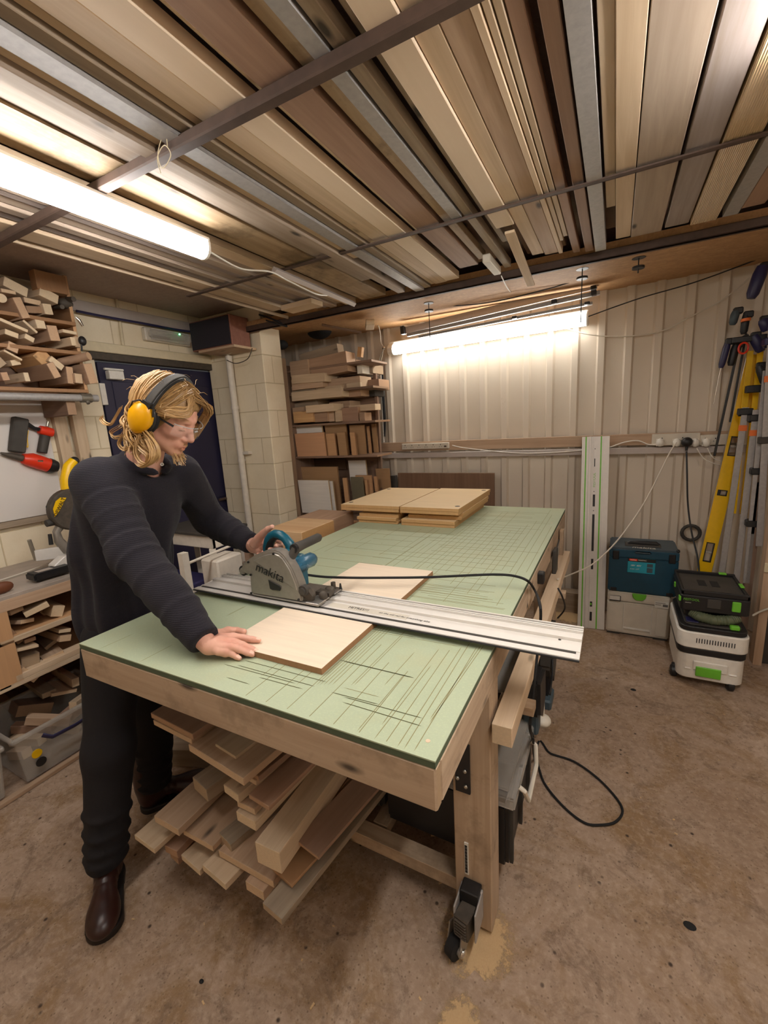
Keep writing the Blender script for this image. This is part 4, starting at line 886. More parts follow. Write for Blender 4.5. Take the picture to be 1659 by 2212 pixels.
S2 = [((28,1405),(82,1391),-2.31,.4,.014,'pine_light','bright pale board at the front of the lower scrap shelf',(-1,.1,0)),
 ((45,1420),(84,1408),-2.34,.4,.06,'pine_grey','grey-brown block under the bright pale board',(-1,.1,0)),
 ((92,1425),(134,1402),-2.34,.35,.03,'pine','diagonal batten in the middle of the lower scrap shelf',(-1,.2,0)),
 ((95,1400),(120,1378),-2.42,.3,.02,'pine_grey','thin stick poking up behind the diagonal batten',(-1,.2,0)),
 ((128,1360),(154,1357),-2.32,.35,.02,'pine_light','upper pale strip end beside the person on the lower scrap shelf',(-1,.0,0)),
 ((130,1373),(155,1370),-2.33,.35,.035,'pine','pale block below the strip end beside the person',(-1,.0,0)),
 ((36,1455),(50,1440),-2.31,.3,.1,'pine','upright stub at the front left of the lower scrap shelf',(-1,.1,0))]
for a, b, x_, ln, th, mt, lab, D in S2: scr(a, b, x_, ln, th, mt, lab, D)
plank((-2.33, .34, .502), (.07, .33, .03), 'timber_offcut', M['pine_light'], 'long pale strip lying along the front of the lower scrap shelf', 'timber offcut', 'scrap wood on the side bench shelves', ax='y')
S3 = [((90,1500),(120,1486),-2.45,.3,.03,'pine_grey','dusky stick lying behind the right-hand clear tub'),
 ((112,1498),(165,1486),-2.42,.35,.02,'pine','long scrap just above the right-hand clear tub'),
 ((40,1525),(115,1515),-2.50,.3,.06,'pine_dark','brown scrap block in the shade behind the clear tubs'),
 ((155,1468),(170,1462),-2.40,.3,.05,'pine','small pale block above the clear tub beside the person')]
for a, b, x_, ln, th, mt, lab in S3: scr(a, b, x_, ln, th, mt, lab, (-1, .1, 0), grp='scrap wood above the clear tubs')
# clear tubs on the floor
def tub(y0, y1, lab, x1=-2.17, x0=-2.62, h=.27, stickers=False):
    t_ = thing('storage_tub', lab, 'storage tub', ((x0+x1)/2, (y0+y1)/2, 0), 'clear plastic tubs under the side bench')
    mb = MB(); b_ = .03; w_ = .004
    def ringz(z, e): return [(x0+b_-e, y0+b_-e, z), (x1-b_+e, y0+b_-e, z), (x1-b_+e, y1-b_+e, z), (x0+b_-e, y1-b_+e, z)]
    vs = ringz(.012, 0)+ringz(h, .022)+ringz(h, .018)+ringz(.016, -.004)
    mb.add(vs, [(0,1,2,3)]+[(i, (i+1)%4, 4+(i+1)%4, 4+i) for i in range(4)]+[(4+i, 4+(i+1)%4, 8+(i+1)%4, 8+i) for i in range(4)]+[(8+i, 8+(i+1)%4, 12+(i+1)%4, 12+i) for i in range(4)]+[(12,13,14,15)])
    mb.build('tub_body', M['clear'], t_, bevel=.008, seg=2)
    MB().bb(x1-.016, x1+.006, y0, y1, h-.02, h).bb(x0, x1, y0-.003, y0+.014, h-.02, h).bb(x0, x1, y1-.014, y1+.003, h-.02, h).bb(x0, x0+.02, y0, y1, h-.02, h).build('rim', M['clear'], t_, bevel=.004)
    ym = (y0+y1)/2
    MB().ring([(x1-.004, ym-.13, h-.05),(x1+.018, ym-.10, h-.075),(x1+.022, ym, h-.08),(x1+.018, ym+.10, h-.075),(x1-.004, ym+.13, h-.05)], .006, 8, flat=2).build('tub_handle', M['navy_plastic'], t_, smooth=True)
    if stickers:
        MB().cyl((x1-.012, y0+.085, .14), (x1-.0085, y0+.085, .14), .022).build('yellow_sticker', M['yellow'], t_)
        MB().cyl((x1-.016, y0+.095, .085), (x1-.0125, y0+.095, .085), .023).cyl((x1-.012, y0+.095, .085), (x1-.0120, y0+.095, .085), .01).build('black_sticker', M['black'], t_)
    return t_
tub(.06, .56, 'clear plastic tub with a yellow sticker, full of offcuts, beside the person', stickers=True)
tub(-.50, .03, 'clear plastic tub cut off by the left edge of the photo')
for k in range(9):
    y_ = .12+.05*k; plank((-2.37-.03*(k % 3), y_+.02, .08+.03*(k % 4)), (.2, .045, .045), 'tub_offcut', M[('pine','pine_light','reddish')[k % 3]], 'one of the offcuts seen blurred through the wall of the stickered tub', 'timber offcut', 'offcuts inside the stickered tub', rot=rotm('z', 17*k) @ rotm('y', 14*(k % 5)-20))
for k in range(6):
    plank((-2.37-.03*(k % 3), -.36+.05*k, .08+.03*(k % 4)), (.2, .05, .04), 'tub_offcut', M[('pine_light','pine')[k % 2]], 'one of the offcuts seen blurred inside the tub at the left edge', 'timber offcut', 'offcuts inside the left-edge tub', rot=rotm('z', 23*k) @ rotm('y', 12*(k % 5)-20))
plank((-2.16, .3, .012), (.03, .9, .02), 'floor_batten', M['pine'], 'thin batten on the floor in front of the clear tubs', 'batten', ax='y')
# miter saw on the side bench
ms = thing('mitre_saw', 'yellow and grey mitre saw on the side bench, half hidden behind the person', 'mitre saw', (-2.5, .75, .925))
def m3(a, b, x=-2.55): return P(a*.226, 860+b*.226, 'x', x)
MB().bb(-2.62, -2.36, .62, .98, .93, .985).build('saw_base', M['silver'], ms, bevel=.01, seg=2)
MB().prism([(m3(325,1460).y, m3(325,1460).z), (m3(690,1400).y, m3(690,1400).z), (m3(690,1480).y, m3(690,1480).z), (m3(560,1530).y, m3(560,1530).z), (m3(345,1560).y, m3(345,1560).z)], 'x', -2.57, -2.545).build('fence', M['alu_white'], ms, bevel=.002)
MB().prism([(m3(500,1600,-2.42).y, m3(500,1600,-2.42).z), (m3(600,1510,-2.42).y, m3(600,1510,-2.42).z), (m3(690,1500,-2.42).y, m3(690,1500,-2.42).z), (m3(690,1640,-2.42).y, m3(690,1640,-2.42).z), (m3(520,1670,-2.42).y, m3(520,1670,-2.42).z)], 'x', -2.47, -2.40).build('table_block', M['alu_white'], ms, bevel=.004)
MB().cyl((-2.40, .78, .93), (-2.40, .78, .958), .15, n=32).build('turntable', M['alu_white'], ms, bevel=0, smooth=True)
pp = [m3(120,1640,-2.38), m3(160,1590,-2.38), m3(300,1560,-2.42), m3(480,1580,-2.40), m3(480,1650,-2.38), m3(300,1700,-2.35)]
MB().bb(-2.44,-2.34,.36,.54,.935,.975).build('work_clamp_pad', M['black'], ms, bevel=.008, seg=2)
MB().bb(-2.41,-2.365,.39,.46,.9755,.9765).build('pad_opening', M['bench_top'], ms)
MB().cyl((-2.56, .47, 1.0), (-2.56, .46, 1.12), .010).build('clamp_rod', M['steel'], ms, smooth=True)
# head: arms, guard disc, motor
c0 = m3(610, 1060); 
MB().ring([m3(640,1450), m3(560,1360), m3(540,1280), m3(590,1200)], [.03,.024,.02,.026], 10).build('pivot_arm', M['silver'], ms, smooth=True)
gc = m3(660, 1060, -2.56)
MB().ring([gc+Vector((.0,0,0)), gc+Vector((.008,0,0)), gc+Vector((.05,0,0)), gc+Vector((.058,0,0))], [.115,.122,.122,.115], 32).build('blade_guard', M['dark_dust'], ms, smooth=True)
lb = [m3(*q, -2.495) for q in [(525,1135),(510,1060),(535,985),(580,950),(635,952),(600,1020),(560,1095)]]
MB().prism([(p.y, p.z) for p in lb], 'x', -2.500, -2.496).build('guard_label', M['yellow'], ms)
q_ = m3(572, 1040, -2.492); up = (m3(605,970,-2.492)-m3(545,1100,-2.492)).normalized()
text('DEWALT', frame(q_, up, Vector((1,0,0)).cross(up), Vector((1,0,0))), .028, M['ink'], 'lettering', ms)
MB().ring([m3(640,900), m3(640,780), m3(660,650), m3(705,600)], [.030,.036,.030,.026], 12).build('saw_head', M['yellow'], ms, smooth=True)
MB().ball(m3(712,600), .025).build('head_knob', M['black'], ms, smooth=True)
MB().ring([m3(650,1130), m3(640,1250)], [.04,.035], 14).ring([m3(440,1200), m3(520,1180), m3(560,1150)], [.02,.022,.018], 12).build('depth_knob', M['black_dusty'], ms, smooth=True)
MB().ring([m3(475,1300), m3(490,1400)], [.010,.012], 8).ball(m3(470,1040), .016).build('lever', M['black'], ms, smooth=True)
wire([Vector((-2.7,-.3,.93)), Vector((-2.62,.1,.93)), Vector((-2.6,.35,.935)), Vector((-2.6,.6,.96))], .004, 'mitre_saw_cable', M['white_dirty'], 'pale cable lying along the back of the side bench', 'cable')
o = MB().ball(P(3,1270,'x',-2.35), (.02,.05,.03)).build('red_brown_tool', M['copper'], smooth=True); tag(o, 'reddish-brown tool just entering the left edge on the side bench', 'tool')

# ---------------------------------------------------------------- wall shelf unit full of offcuts, upper left
su = thing('shelf_unit', 'open timber shelf unit full of offcuts high on the left wall', 'shelf unit', (-2.78, .2, 1.9))
for z_ in (1.945, 2.168, 2.335): plank((-2.775, .15, z_-.01), (.33, 1.6, .02), 'shelf', M['ply_raw'], parent=su, ax='y')
plank((-2.79, .955, 2.26), (.30, .02, .68), 'side_panel', M['ply_raw'], parent=su, ax='z')
plank((-2.94, .15, 2.25), (.012, 1.6, .62), 'back_panel', M['pine_dark'], parent=su, ax='y')
plank((-2.64, .86, 2.535), (.06, .16, .10), 'upper_box', M['ply_raw'], parent=su, ax='y')
for y_ in (.85, .1): 
    plank((-2.78, y_, 1.855), (.28, .05, .12), 'bracket', M['pine_dark'], parent=su, ax='x')
sp = thing('steel_tube', 'grey steel tube running under the upper left shelf unit', 'tube', (-2.6, .2, 1.9))
MB().cyl((-2.62, -.8, 1.895), (-2.62, 1.0, 1.895), .021).build('tube', M['galv'], sp, smooth=True)
MB().cyl((-2.62, .90, 1.895), (-2.62, .96, 1.895), .028).cyl((-2.62, .93, 1.895), (-2.60, .93, 1.86), .010).build('tube_coupling', M['steel'], sp, smooth=True)
XS = -2.60
def e6(a, b): return (a/6.9125, 560+b/6.9125)
U1 = [ # right-edge / left-edge of end face top in the 0..240 crop
 ((68,250),(440,435),.055,'pine_light','thick pale square timber jutting out at the left of the top shelf',.28),
 ((600,400),(893,540),.055,'pine_light','thick pale timber end jutting right of centre on the top shelf',.28),
 ((10,430),(240,470),.02,'pine','flat pinkish board end on the top shelf below the thick jutting timber',.3),
 ((350,560),(620,615),.03,'pine','horizontal pale board end in the middle of the top shelf',.3),
 ((630,655),(765,670),.06,'pine_light','square pale end at the right of the top shelf',.3),
 ((182,570),(310,560),.11,'hard','upright orange-brown board end on the top shelf',.3),
 ((375,690),(630,700),.04,'pine_dark','rough brown timber end in the shade of the top shelf',.25),
 ((520,895),(665,905),.05,'pine_light','pale square block under the top shelf board',.25),
 ((5,870),(440,1050),.018,'pine_light','long pale flat strip slanting across the middle shelf',.3),
 ((355,895),(580,1085),.015,'pine_light','thin pale slat tilted down to the right on the middle shelf',.3),
 ((75,1035),(290,1110),.03,'pine_light','small pale block at the left of the middle shelf',.25),
 ((385,1105),(530,1180),.03,'pine_light','small pale tilted block left of the square-ended timber',.25),
 ((690,980),(850,990),.09,'hard','big pinkish square-ended timber in the middle shelf',.3),
 ((935,1040),(1155,1080),.02,'pine_light','pale flat end at the right of the middle shelf',.3),
 ((1045,1160),(1120,1165),.05,'pine_light','small upright pale end at the lower right of the middle shelf',.25),
 ((1090,1150),(1175,1160),.065,'pine','thin pale block against the side panel in the middle shelf',.2),
 ((130,1215),(300,1290),.05,'hard','L-shaped pinkish block at the upper left of the bottom shelf',.28),
 ((65,1345),(350,1490),.012,'pine_light','thin pale strip sloping below the L-shaped block',.28),
 ((490,1440),(635,1320),.08,'pine_y','yellow pine block with a knot, on its corner in the bottom shelf',.28),
 ((770,1440),(975,1590),.04,'pine_light','pale tilted board end right of the yellow knotted block',.28),
 ((690,1560),(800,1530),.09,'hard','large brown block in front of the yellow knotted one',.3),
 ((150,1510),(290,1490),.03,'pine_light','small pale chip of wood at the left of the bottom shelf',.2),
 ((345,1690),(425,1690),.05,'pine_light','dark-sided small block with a pale end on the bottom shelf',.2),
 ((0,1690),(110,1680),.045,'reddish','red-brown end at the far left of the bottom shelf',.25),
 ((980,1595),(1090,1610),.105,'hard','upright pinkish board end, left one of the pair on the bottom shelf',.28),
 ((1110,1700),(1230,1715),.06,'pine','low square end between two upright board ends',.28),
 ((1240,1560),(1375,1550),.125,'hard','tallest upright pinkish board end, right end of the bottom shelf',.28),
 ((0,1450),(110,1560),.05,'pine_grey','grey-green block at the far left of the bottom shelf',.25)]
for k, (a, b, th, mt, lk, ln) in enumerate(U1):
    xs = XS+.02*((k*7) % 3)-.03
    stick(P(*e6(*a), 'x', xs), P(*e6(*b), 'x', xs), (-1, .04*((k*5) % 5-2), 0), ln, th*.95, 'timber_offcut', M[mt], lk+', upper left unit', 'timber offcut', 'offcuts in the upper left shelf unit', bevel=.002)
a = P(*e6(900,1540), 'x', -2.72); b = P(*e6(1330,1445), 'x', -2.56)
o = MB().cyl(a, b, .024, n=28).build('round_dowel', M['hard'], smooth=True); tag(o, 'thick round dowel sticking out at the right of the upper left shelf unit', 'dowel', 'offcuts in the upper left shelf unit')
o = MB().cyl(P(*e6(0,580),'x',-2.7), P(*e6(22,580),'x',-2.6), .022, n=24).build('round_dowel', M['pine_light'], smooth=True); tag(o, 'pale round dowel end at the left end of the top shelf, upper left unit', 'dowel', 'offcuts in the upper left shelf unit')
o = MB().cyl(P(*e6(830,720),'x',-2.7), P(*e6(930,712),'x',-2.6), .012).cyl(P(*e6(1000,600),'x',-2.65), P(*e6(1100,595),'x',-2.58), .014).ball(P(*e6(980,660),'x',-2.66), (.03,.04,.03)).build('drill_chuck', M['dark_dust'], smooth=True); tag(o, 'dark tool with round ends on the right of the top shelf, upper left unit', 'tool')
o = MB().ring([P(*e6(1130,860),'x',-2.58), P(*e6(1180,910),'x',-2.58), P(*e6(1235,1000),'x',-2.58)], [.004,.010,.007], 10).build('air_line_connector', M['chrome'], smooth=True); tag(o, 'chrome air connector hanging beside the upper left shelf unit', 'connector')
o = MB().ball(P(*e6(1230,1220),'x',-2.62), (.02,.022,.028)).cyl(P(*e6(1215,1260),'x',-2.62), P(*e6(1225,1370),'x',-2.62), .005).build('hanging_headset', M['black'], smooth=True); tag(o, 'small black round item hung on the side of the upper left shelf unit', 'hanging item')

# ---------------------------------------------------------------- door wall fittings
o = MB().bb(XL, XL+.025, 1.08, 2.18, 2.485, 2.56).build('wall_trunking', M['trunk'], bevel=.003); tag(o, 'wide pale trunking high on the left wall leading to the speaker', 'trunking')
wire([P(165,672,'x',-2.9), P(230,685,'x',-2.9), P(310,699,'x',-2.9), P(380,712,'x',-2.9), P(425,718,'x',-2.85)], .009, 'blue_hose', M['navy_plastic'], 'dark blue air hose along the trunking above the door', 'hose')
el = thing('emergency_light', 'emergency light fitting with a green indicator above the door', 'emergency light', (XL+.03, 1.8, 2.33))
MB().bb(XL, XL+.05, 1.60, 2.0, 2.36, 2.455).build('light_body', M['white_dirty'], el, bevel=.008)
MB().bb(XL+.05, XL+.10, 1.61, 1.99, 2.365, 2.45).build('light_cover', M['clear'], el, bevel=.02, seg=3)
MB().ball((XL+.105, 1.86, 2.43), .006).build('indicator', M['led'], el, smooth=True)
MB().cyl((XL+.06, 1.64, 2.395), (XL+.06, 1.8, 2.395), .009).build('small_tube', M['alu'], el, smooth=True)
o = MB().cyl((XL+.012, 1.44, 2.49), (XL+.012, 1.43, 2.22), .011).build('conduit', M['cream'], smooth=True); tag(o, 'short cream conduit running down to the door lintel', 'conduit')
o = MB().cyl((XL+.012, 1.44, 2.62), (XL+.012, 1.44, 2.56), .010).build('conduit', M['cream'], smooth=True); tag(o, 'stub of conduit above the wide pale trunking', 'conduit')
pp = thing('waste_pipe', 'white vertical pipe on the block pillar beside the door', 'pipe', (-2.65, 2.15, .5))
MB().cyl((-2.645, 2.155, 0), (-2.645, 2.155, 2.27), .028, n=20).build('pipe', M['white_paint'], pp, smooth=True)
MB().cyl((-2.645, 2.155, 1.83), (-2.645, 2.155, 1.86), .034, n=20).cyl((-2.645, 2.155, 1.38), (-2.645, 2.155, 1.40), .034).bb(-2.63, -2.55, 2.15, 2.2, 1.44, 1.465).build('pipe_clip', M['white_paint'], pp, smooth=True)
MB().ring([(-2.645,2.155,2.25),(-2.645,2.15,2.29),(-2.75,2.12,2.305)], .014, 8).ring([(-2.645,2.155,2.25),(-2.645,2.15,2.29),(-2.5,2.1,2.305)], .014, 8).build('pipe_fork', M['white_paint'], pp, smooth=True)
spk = thing('speaker', 'wooden loudspeaker with a black front on a bracket beside the pillar', 'speaker', (-2.6, 2.05, 2.3))
MB().bb(-2.84, -2.385, 1.96, 2.16, 2.305, 2.53).build('cabinet', M['speaker_wood'], spk, bevel=.004)
MB().bb(-2.832, -2.393, 1.952, 1.96, 2.313, 2.522).build('grille_cloth', M['speaker_cloth'], spk, bevel=.003)
MB().box((-2.80, 1.951, 2.42), (.004, .002, .004)).build('badge', M['chrome'], spk)
o = MB().bb(-2.76, -2.36, 1.95, 2.19, 2.285, 2.303).build('speaker_shelf', M['pine']); tag(o, 'small wooden shelf under the loudspeaker', 'shelf')
wire([P(545,752,'y',2.1), P(535,775,'y',2.1), P(510,785,'y',2.1), P(490,778,'y',2.12)], .0035, 'speaker_cable', M['dark_dust'], 'dark cable looping under the loudspeaker', 'cable')
wire([P(560,680,'y',2.15), P(590,690,'y',2.1), P(620,705,'y',2.15), P(600,700,'y',2.1), P(575,692,'y',2.1)], .006, 'wire_bundle', M['black'], 'tangle of dark wires over the top of the block pillar', 'wires')

# ---------------------------------------------------------------- trolley, bin and blocks behind the bench
tr = thing('white_stand', 'white framed stand with a dark top behind the person', 'stand', (-2.3, 1.45, 0))
MB().bb(-2.55, -1.98, 1.18, 1.50, .985, 1.005).build('stand_top', M['black_dusty'], tr, bevel=.004)
MB().bb(-2.53, -2.0, 1.20, 1.225, .90, .985).bb(-2.025, -2.0, 1.20, 1.48, .90, .985).build('stand_apron', M['white_paint'], tr, bevel=.003)
for x_, y_ in ((-2.02, 1.47), (-2.02, 1.21), (-2.51, 1.21), (-2.51, 1.47)): MB().ring([(x_, y_, .90), (x_+.005, y_, .5), (x_+.02, y_, 0)], [.028,.022,.018], 4).build('leg', M['white_paint'], tr)
wb = thing('white_bin', 'white box standing behind the saw next to the white stand', 'box', (-1.8, 1.15, 0))
MB().bb(-1.95, -1.80, 1.05, 1.25, .0, .885).build('box_body', M['white_paint'], wb, bevel=.01)
fr = thing('white_rack', 'white metal frame behind the person and the guide rail', 'frame', (-1.75, .8, 0))
MB().bb(-1.83, -1.79, .82, .86, 0, 1.0).bb(-1.95, -1.79, 1.28, 1.31, 0, .80).cyl((-1.81,.84,.76), (-1.87,1.3,.76), .01).cyl((-1.81,.84,.93), (-1.87,1.3,.93), .008).build('frame_bars', M['white_paint'], fr)
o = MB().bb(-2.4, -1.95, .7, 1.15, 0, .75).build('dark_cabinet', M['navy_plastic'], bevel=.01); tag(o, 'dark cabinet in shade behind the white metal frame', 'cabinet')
# oak block and darker block on a small bench
plank((-1.54, 1.6, .935), (.5, .75, .03), 'low_table', M['ply_raw'], 'low table carrying the thick timber blocks left of the green bench', 'table', ax='y')
for x_, y_ in ((-1.76, 1.27), (-1.32, 1.27), (-1.76, 1.93), (-1.32, 1.93)): put(MB().bb(x_-.02, x_+.02, y_-.02, y_+.02, 0, .92).build('leg', M['pine_dark']), bpy.data.objects['low_table'])
plank((-1.435, 1.40, 1.0), (.29, .33, .10), 'timber_block', M['pine_y2'], 'thick pale laminated block behind the saw handle', 'block', ax='x', bevel=.003)
plank((-1.46, 1.71, 1.0), (.29, .26, .10), 'timber_block', M['hard'], 'darker brown block between the pale laminated block and the oak board stack', 'block', ax='y', bevel=.003)

# ================================================================ SCRAP RACK IN THE CORNER
rk = thing('scrap_rack', 'timber rack of scrap wood in the back left corner beyond the pillar', 'rack', (-1.95, 2.8, 0))
plank((-2.405, 2.545, 1.53), (.055, .05, 1.46), 'upright', M['pine'], parent=rk, ax='z')
plank((-1.64, 2.88, 1.5), (.03, .03, 1.35), 'upright', M['pine_dark'], parent=rk, ax='z')
RZ = (1.955, 1.675, 1.385, .80)
for z_ in RZ+(2.16,): plank((-1.94, 2.715, z_-.016), (.88, .28, .018), 'shelf', M['pine_dark'], parent=rk)
plank((-2.03, 2.90, 1.42), (.74, .012, 1.25), 'back_panel', M['pine_dark'], parent=rk)
plank((-2.39, 2.74, 1.5), (.014, .33, 1.4), 'side_panel', M['pine_dark'], parent=rk, ax='z')
def c8(a, b): return (560+a*.3014, 640+b*.3014)
def rbox(a, b, y, dp, mt, lab, nm='timber_offcut', cat='timber offcut', grp='offcuts lying in the scrap rack', tilt=0, ax='x', rz=0):
    p, q = P(*c8(*a), 'y', y), P(*c8(*b), 'y', y)
    x0, x1 = sorted((p.x, q.x)); z1, z0 = max(p.z, q.z), min(p.z, q.z)
    R_ = None
    if tilt or rz: R_ = rotm('z', rz) @ rotm('y', tilt)
    return plank(((x0+x1)/2, y+dp/2, (z0+z1)/2), (x1-x0, dp, z1-z0), nm, M[mt], lab+', corner scrap rack', cat, grp, ax=ax, rot=R_, bevel=.002)
y0 = 2.56
rbox((285,400),(570,465), y0+.1,.1,'pine_grey','rough topmost board slanting upward',tilt=-6)
rbox((215,470),(355,560), y0-.0,.12,'pine','short pale board end at the upper left')
rbox((358,440),(632,545), y0+.02,.15,'hard','big reddish board end at the top',tilt=-3)
rbox((560,470),(700,560), y0+.2,.15,'pine_dark','dark long board behind the big reddish one')
rbox((698,485),(740,552), y0+.12,.3,'white_t','white painted timber end')
rbox((778,490),(815,550), y0+.25,.2,'pine_grey','small greenish block end right of the white one')
rbox((700,365),(735,432), y0+.15,.04,'pine_y','little yellow-brown block standing highest',tilt=12)
rbox((228,572),(470,605), y0-.02,.2,'pine_light','pale thin board on top of the second shelf pile',tilt=2)
rbox((228,600),(455,650), y0+.0,.2,'pine','thick board under the pale thin one')
rbox((228,650),(405,695), y0+.03,.15,'pine_grey','grey short board at the lower left of the second shelf')
rbox((455,600),(725,650), y0+.08,.2,'pine','long board with a pale sawn end, centre of the second shelf')
rbox((622,625),(725,648), y0+.05,.03,'pine_light','pale strip resting on the centre board of the second shelf')
rbox((228,690),(595,718), y0-.01,.2,'pine_light','long pale-edged board lowest on the second shelf')
rbox((400,655),(595,700), y0+.04,.15,'pine_light','clean pale block end at the centre of the second shelf')
rbox((600,655),(728,715), y0+.10,.2,'hard','brown block right of the clean pale one')
rbox((730,605),(860,665), y0+.22,.2,'reddish','orange-brown board end at the far right')
rbox((760,665),(830,715), y0+.25,.2,'black_dusty','dark small box below the orange-brown board end')
rbox((245,760),(425,800), y0+.08,.2,'pine_grey','sloping grey-brown board on the third shelf',tilt=-4)
rbox((330,785),(535,822), y0-.02,.16,'pine_light','pale channel-shaped board lying over the third shelf blocks')
rbox((235,800),(330,835), y0+.02,.15,'pine','flat board at the left of the third shelf')
rbox((240,830),(390,900), y0+.0,.15,'pine_y','yellowish block at the lower left of the third shelf')
rbox((392,825),(490,898), y0+.02,.14,'hard','brown square block on the third shelf')
rbox((492,800),(540,898), y0+.05,.12,'pine','narrow upright block on the third shelf')
rbox((540,820),(585,898), y0+.03,.14,'pine_light','pale block with two dark marks on the third shelf')
rbox((588,800),(712,895), y0+.06,.14,'reddish','big dull reddish block right of centre on the third shelf')
rbox((500,760),(650,793), y0+.15,.2,'pine','long stick at the back of the third shelf')
rbox((640,785),(832,815), y0+.1,.1,'pine_light','long stick with a bright pale end')
rbox((715,835),(758,895), y0+.05,.12,'hard','small brown block at the right of the third shelf')
def rpan(a, b, y, mt, lab, th=.018, lean=4, grp='sheet offcuts standing in the scrap rack', roll=0):
    p, q = P(*c8(*a), 'y', y), P(*c8(*b), 'y', y); w_ = abs(q.x-p.x); h_ = abs(p.z-q.z)
    R_ = rotm('x', lean) @ rotm('y', roll)
    M4 = (R_ @ rotm('x', 90)).to_4x4()
    M4.translation = Vector(((p.x+q.x)/2, y+th/2, (p.z+q.z)/2))
    o = MB().box((0,0,0), (w_, h_, th)).build('sheet_offcut', M[mt], M=M4, bevel=.001)
    return tag(o, lab+', corner scrap rack', 'board', grp)
rpan((470,905),(640,1150), y0+.10,'mdf_brown','tall brown sheet at the back of the fourth shelf',roll=0)
rpan((255,925),(470,1150), y0+.08,'mdf_white','white-faced sheet behind the pinkish plywood')
rpan((255,985),(482,1152), y0+.02,'ply_pink','pinkish plywood offcut at the front left of the fourth shelf')
rpan((478,985),(555,1148), y0+.04,'ply_raw','narrow brown plywood offcut right of the pinkish one')
rpan((558,975),(630,1148), y0+.03,'mdf_brown','brown sheet offcut in the middle of the fourth shelf')
rpan((650,975),(697,1148), y0+.05,'ply_raw','narrow sheet offcut right of the middle of the fourth shelf')
rpan((645,925),(765,1145), y0+.12,'mdf_brown','tall pale-edged sheet offcut on the fourth shelf',roll=2)
rpan((770,930),(800,1130), y0+.18,'ply_raw','thin sheet offcut second from the right')
rpan((805,915),(848,1120), y0+.24,'mdf_brown','rightmost sheet offcut of the fourth shelf')
rpan((275,1222),(590,1555), y0+.10,'mdf_brown','large brown sheet behind the white panels on the lowest shelf')
rpan((280,1315),(520,1565), y0+.0,'mdf_white','front white panel at the lower left',th=.016)
rpan((300,1320),(550,1562), y0+.03,'mdf_white','second white panel just behind the front one',th=.014)
rpan((600,1300),(650,1555), y0+.03,'ply_raw','narrow plywood offcut beside the white panels')
rpan((640,1175),(780,1400), y0+.20,'mdf_white','white panel at the back right of the lowest shelf')
rpan((655,1295),(752,1470), y0+.10,'pine_grey2','grey-green panel on the lowest shelf')
rpan((690,1282),(815,1450), y0+.16,'ply_raw','plywood sheet behind the grey-green panel')
rpan((755,1315),(782,1440), y0+.12,'ply_raw','narrow yellow-brown strip right of the grey-green panel')
rpan((820,1290),(850,1400), y0+.2,'ply_raw','thin upright strip near the right end of the lowest shelf')
rpan((835,1235),(940,1400), y0+.30,'mdf_brown','rightmost brown panel standing past the rack end')
rpan((280,1170),(620,1240), y0+.3,'pine_dk2','dark board high at the back of the lowest shelf')
o = MB().ball(P(610,745,'y',2.5), (.05,.05,.04)).ball(P(640,700,'y',2.75), (.16,.12,.09)).ball(P(690,715,'y',2.8), (.12,.1,.07)).build('black_bag', M['black_matte'], smooth=True); tag(o, 'black bundle in the dark corner above the scrap rack', 'bag')

# ================================================================ RIGHT-HAND CORNER
gb = thing('tool_case', 'light grey tool case with a green latch on the floor by the guide rail', 'tool case', (.476, 2.89, 0))
MB().bb(.279, .675, 2.742, 3.035, .012, .255).build('case_body', M['white_dirty'], gb, bevel=.008, seg=2)
MB().bb(.281, .673, 2.744, 3.033, .26, .332).build('case_lid', M['white_dirty'], gb, bevel=.008, seg=2)
MB().bb(.285, .37, 2.745, 2.75, 0, .012).bb(.58, .67, 2.745, 2.75, 0, .012).bb(.30, .65, 2.76, 3.02, 0, .014).build('foot_strip', M['black_dusty'], gb)
for x_ in (.285, .587): MB().bb(x_, x_+.08, 2.732, 2.745, .03, .25).build('corner_rib', M['white_dirty'], gb, bevel=.006, seg=2)
MB().bb(.39, .56, 2.732, 2.744, .052, .068).bb(.385, .392, 2.736, 2.744, .03, .25).bb(.56, .567, 2.736, 2.744, .03, .25).build('front_grip', M['white'], gb, bevel=.004)
MB().prism([(.435, .335), (.525, .335), (.52, .305), (.50, .285), (.46, .285), (.44, .305)], 'y', 2.730, 2.744).build('latch', M['green'], gb, bevel=.004)
MB().bb(.295, .365, 2.7305, 2.7325, .265, .305).build('name_plate', M['black'], gb); MB().bb(.295, .36, 2.7295, 2.7315, .272, .303).build('picture_label', M['paper'], gb)
pl_ = MB().bb(.575, .66, 2.7305, 2.7325, .25, .30).build('paper_label', M['paper'], gb)
mb = MB(); mb.bb(.580,.64,2.7298,2.7306,.285,.289).bb(.580,.615,2.7298,2.7306,.272,.276).bb(.625,.655,2.7298,2.7306,.262,.280); mb.build('label_print', M['pencil'], pl_)
bb_ = thing('tool_case', 'dark teal stackable tool case on top of the light grey case', 'tool case', (.49, 2.89, .334))
MB().bb(.277, .70, 2.742, 3.04, .336, .60).build('case_body', M['blue_box'], bb_, bevel=.008, seg=2)
MB().bb(.279, .698, 2.744, 3.038, .603, .668).build('case_lid', M['blue_grey'], bb_, bevel=.008, seg=2)
MB().bb(.277, .70, 2.7405, 2.75, .60, .655).build('lid_front', M['blue_box'], bb_, bevel=.003)
for x_, z_ in ((.30, .58), (.64, .58)): MB().bb(x_, x_+.04, 2.734, 2.745, z_, z_+.065).build('latch', M['black'], bb_, bevel=.004)
for x_ in (.295, .64): MB().bb(x_, x_+.04, 2.736, 2.745, .34, .365).build('stacking_foot', M['black'], bb_, bevel=.003)
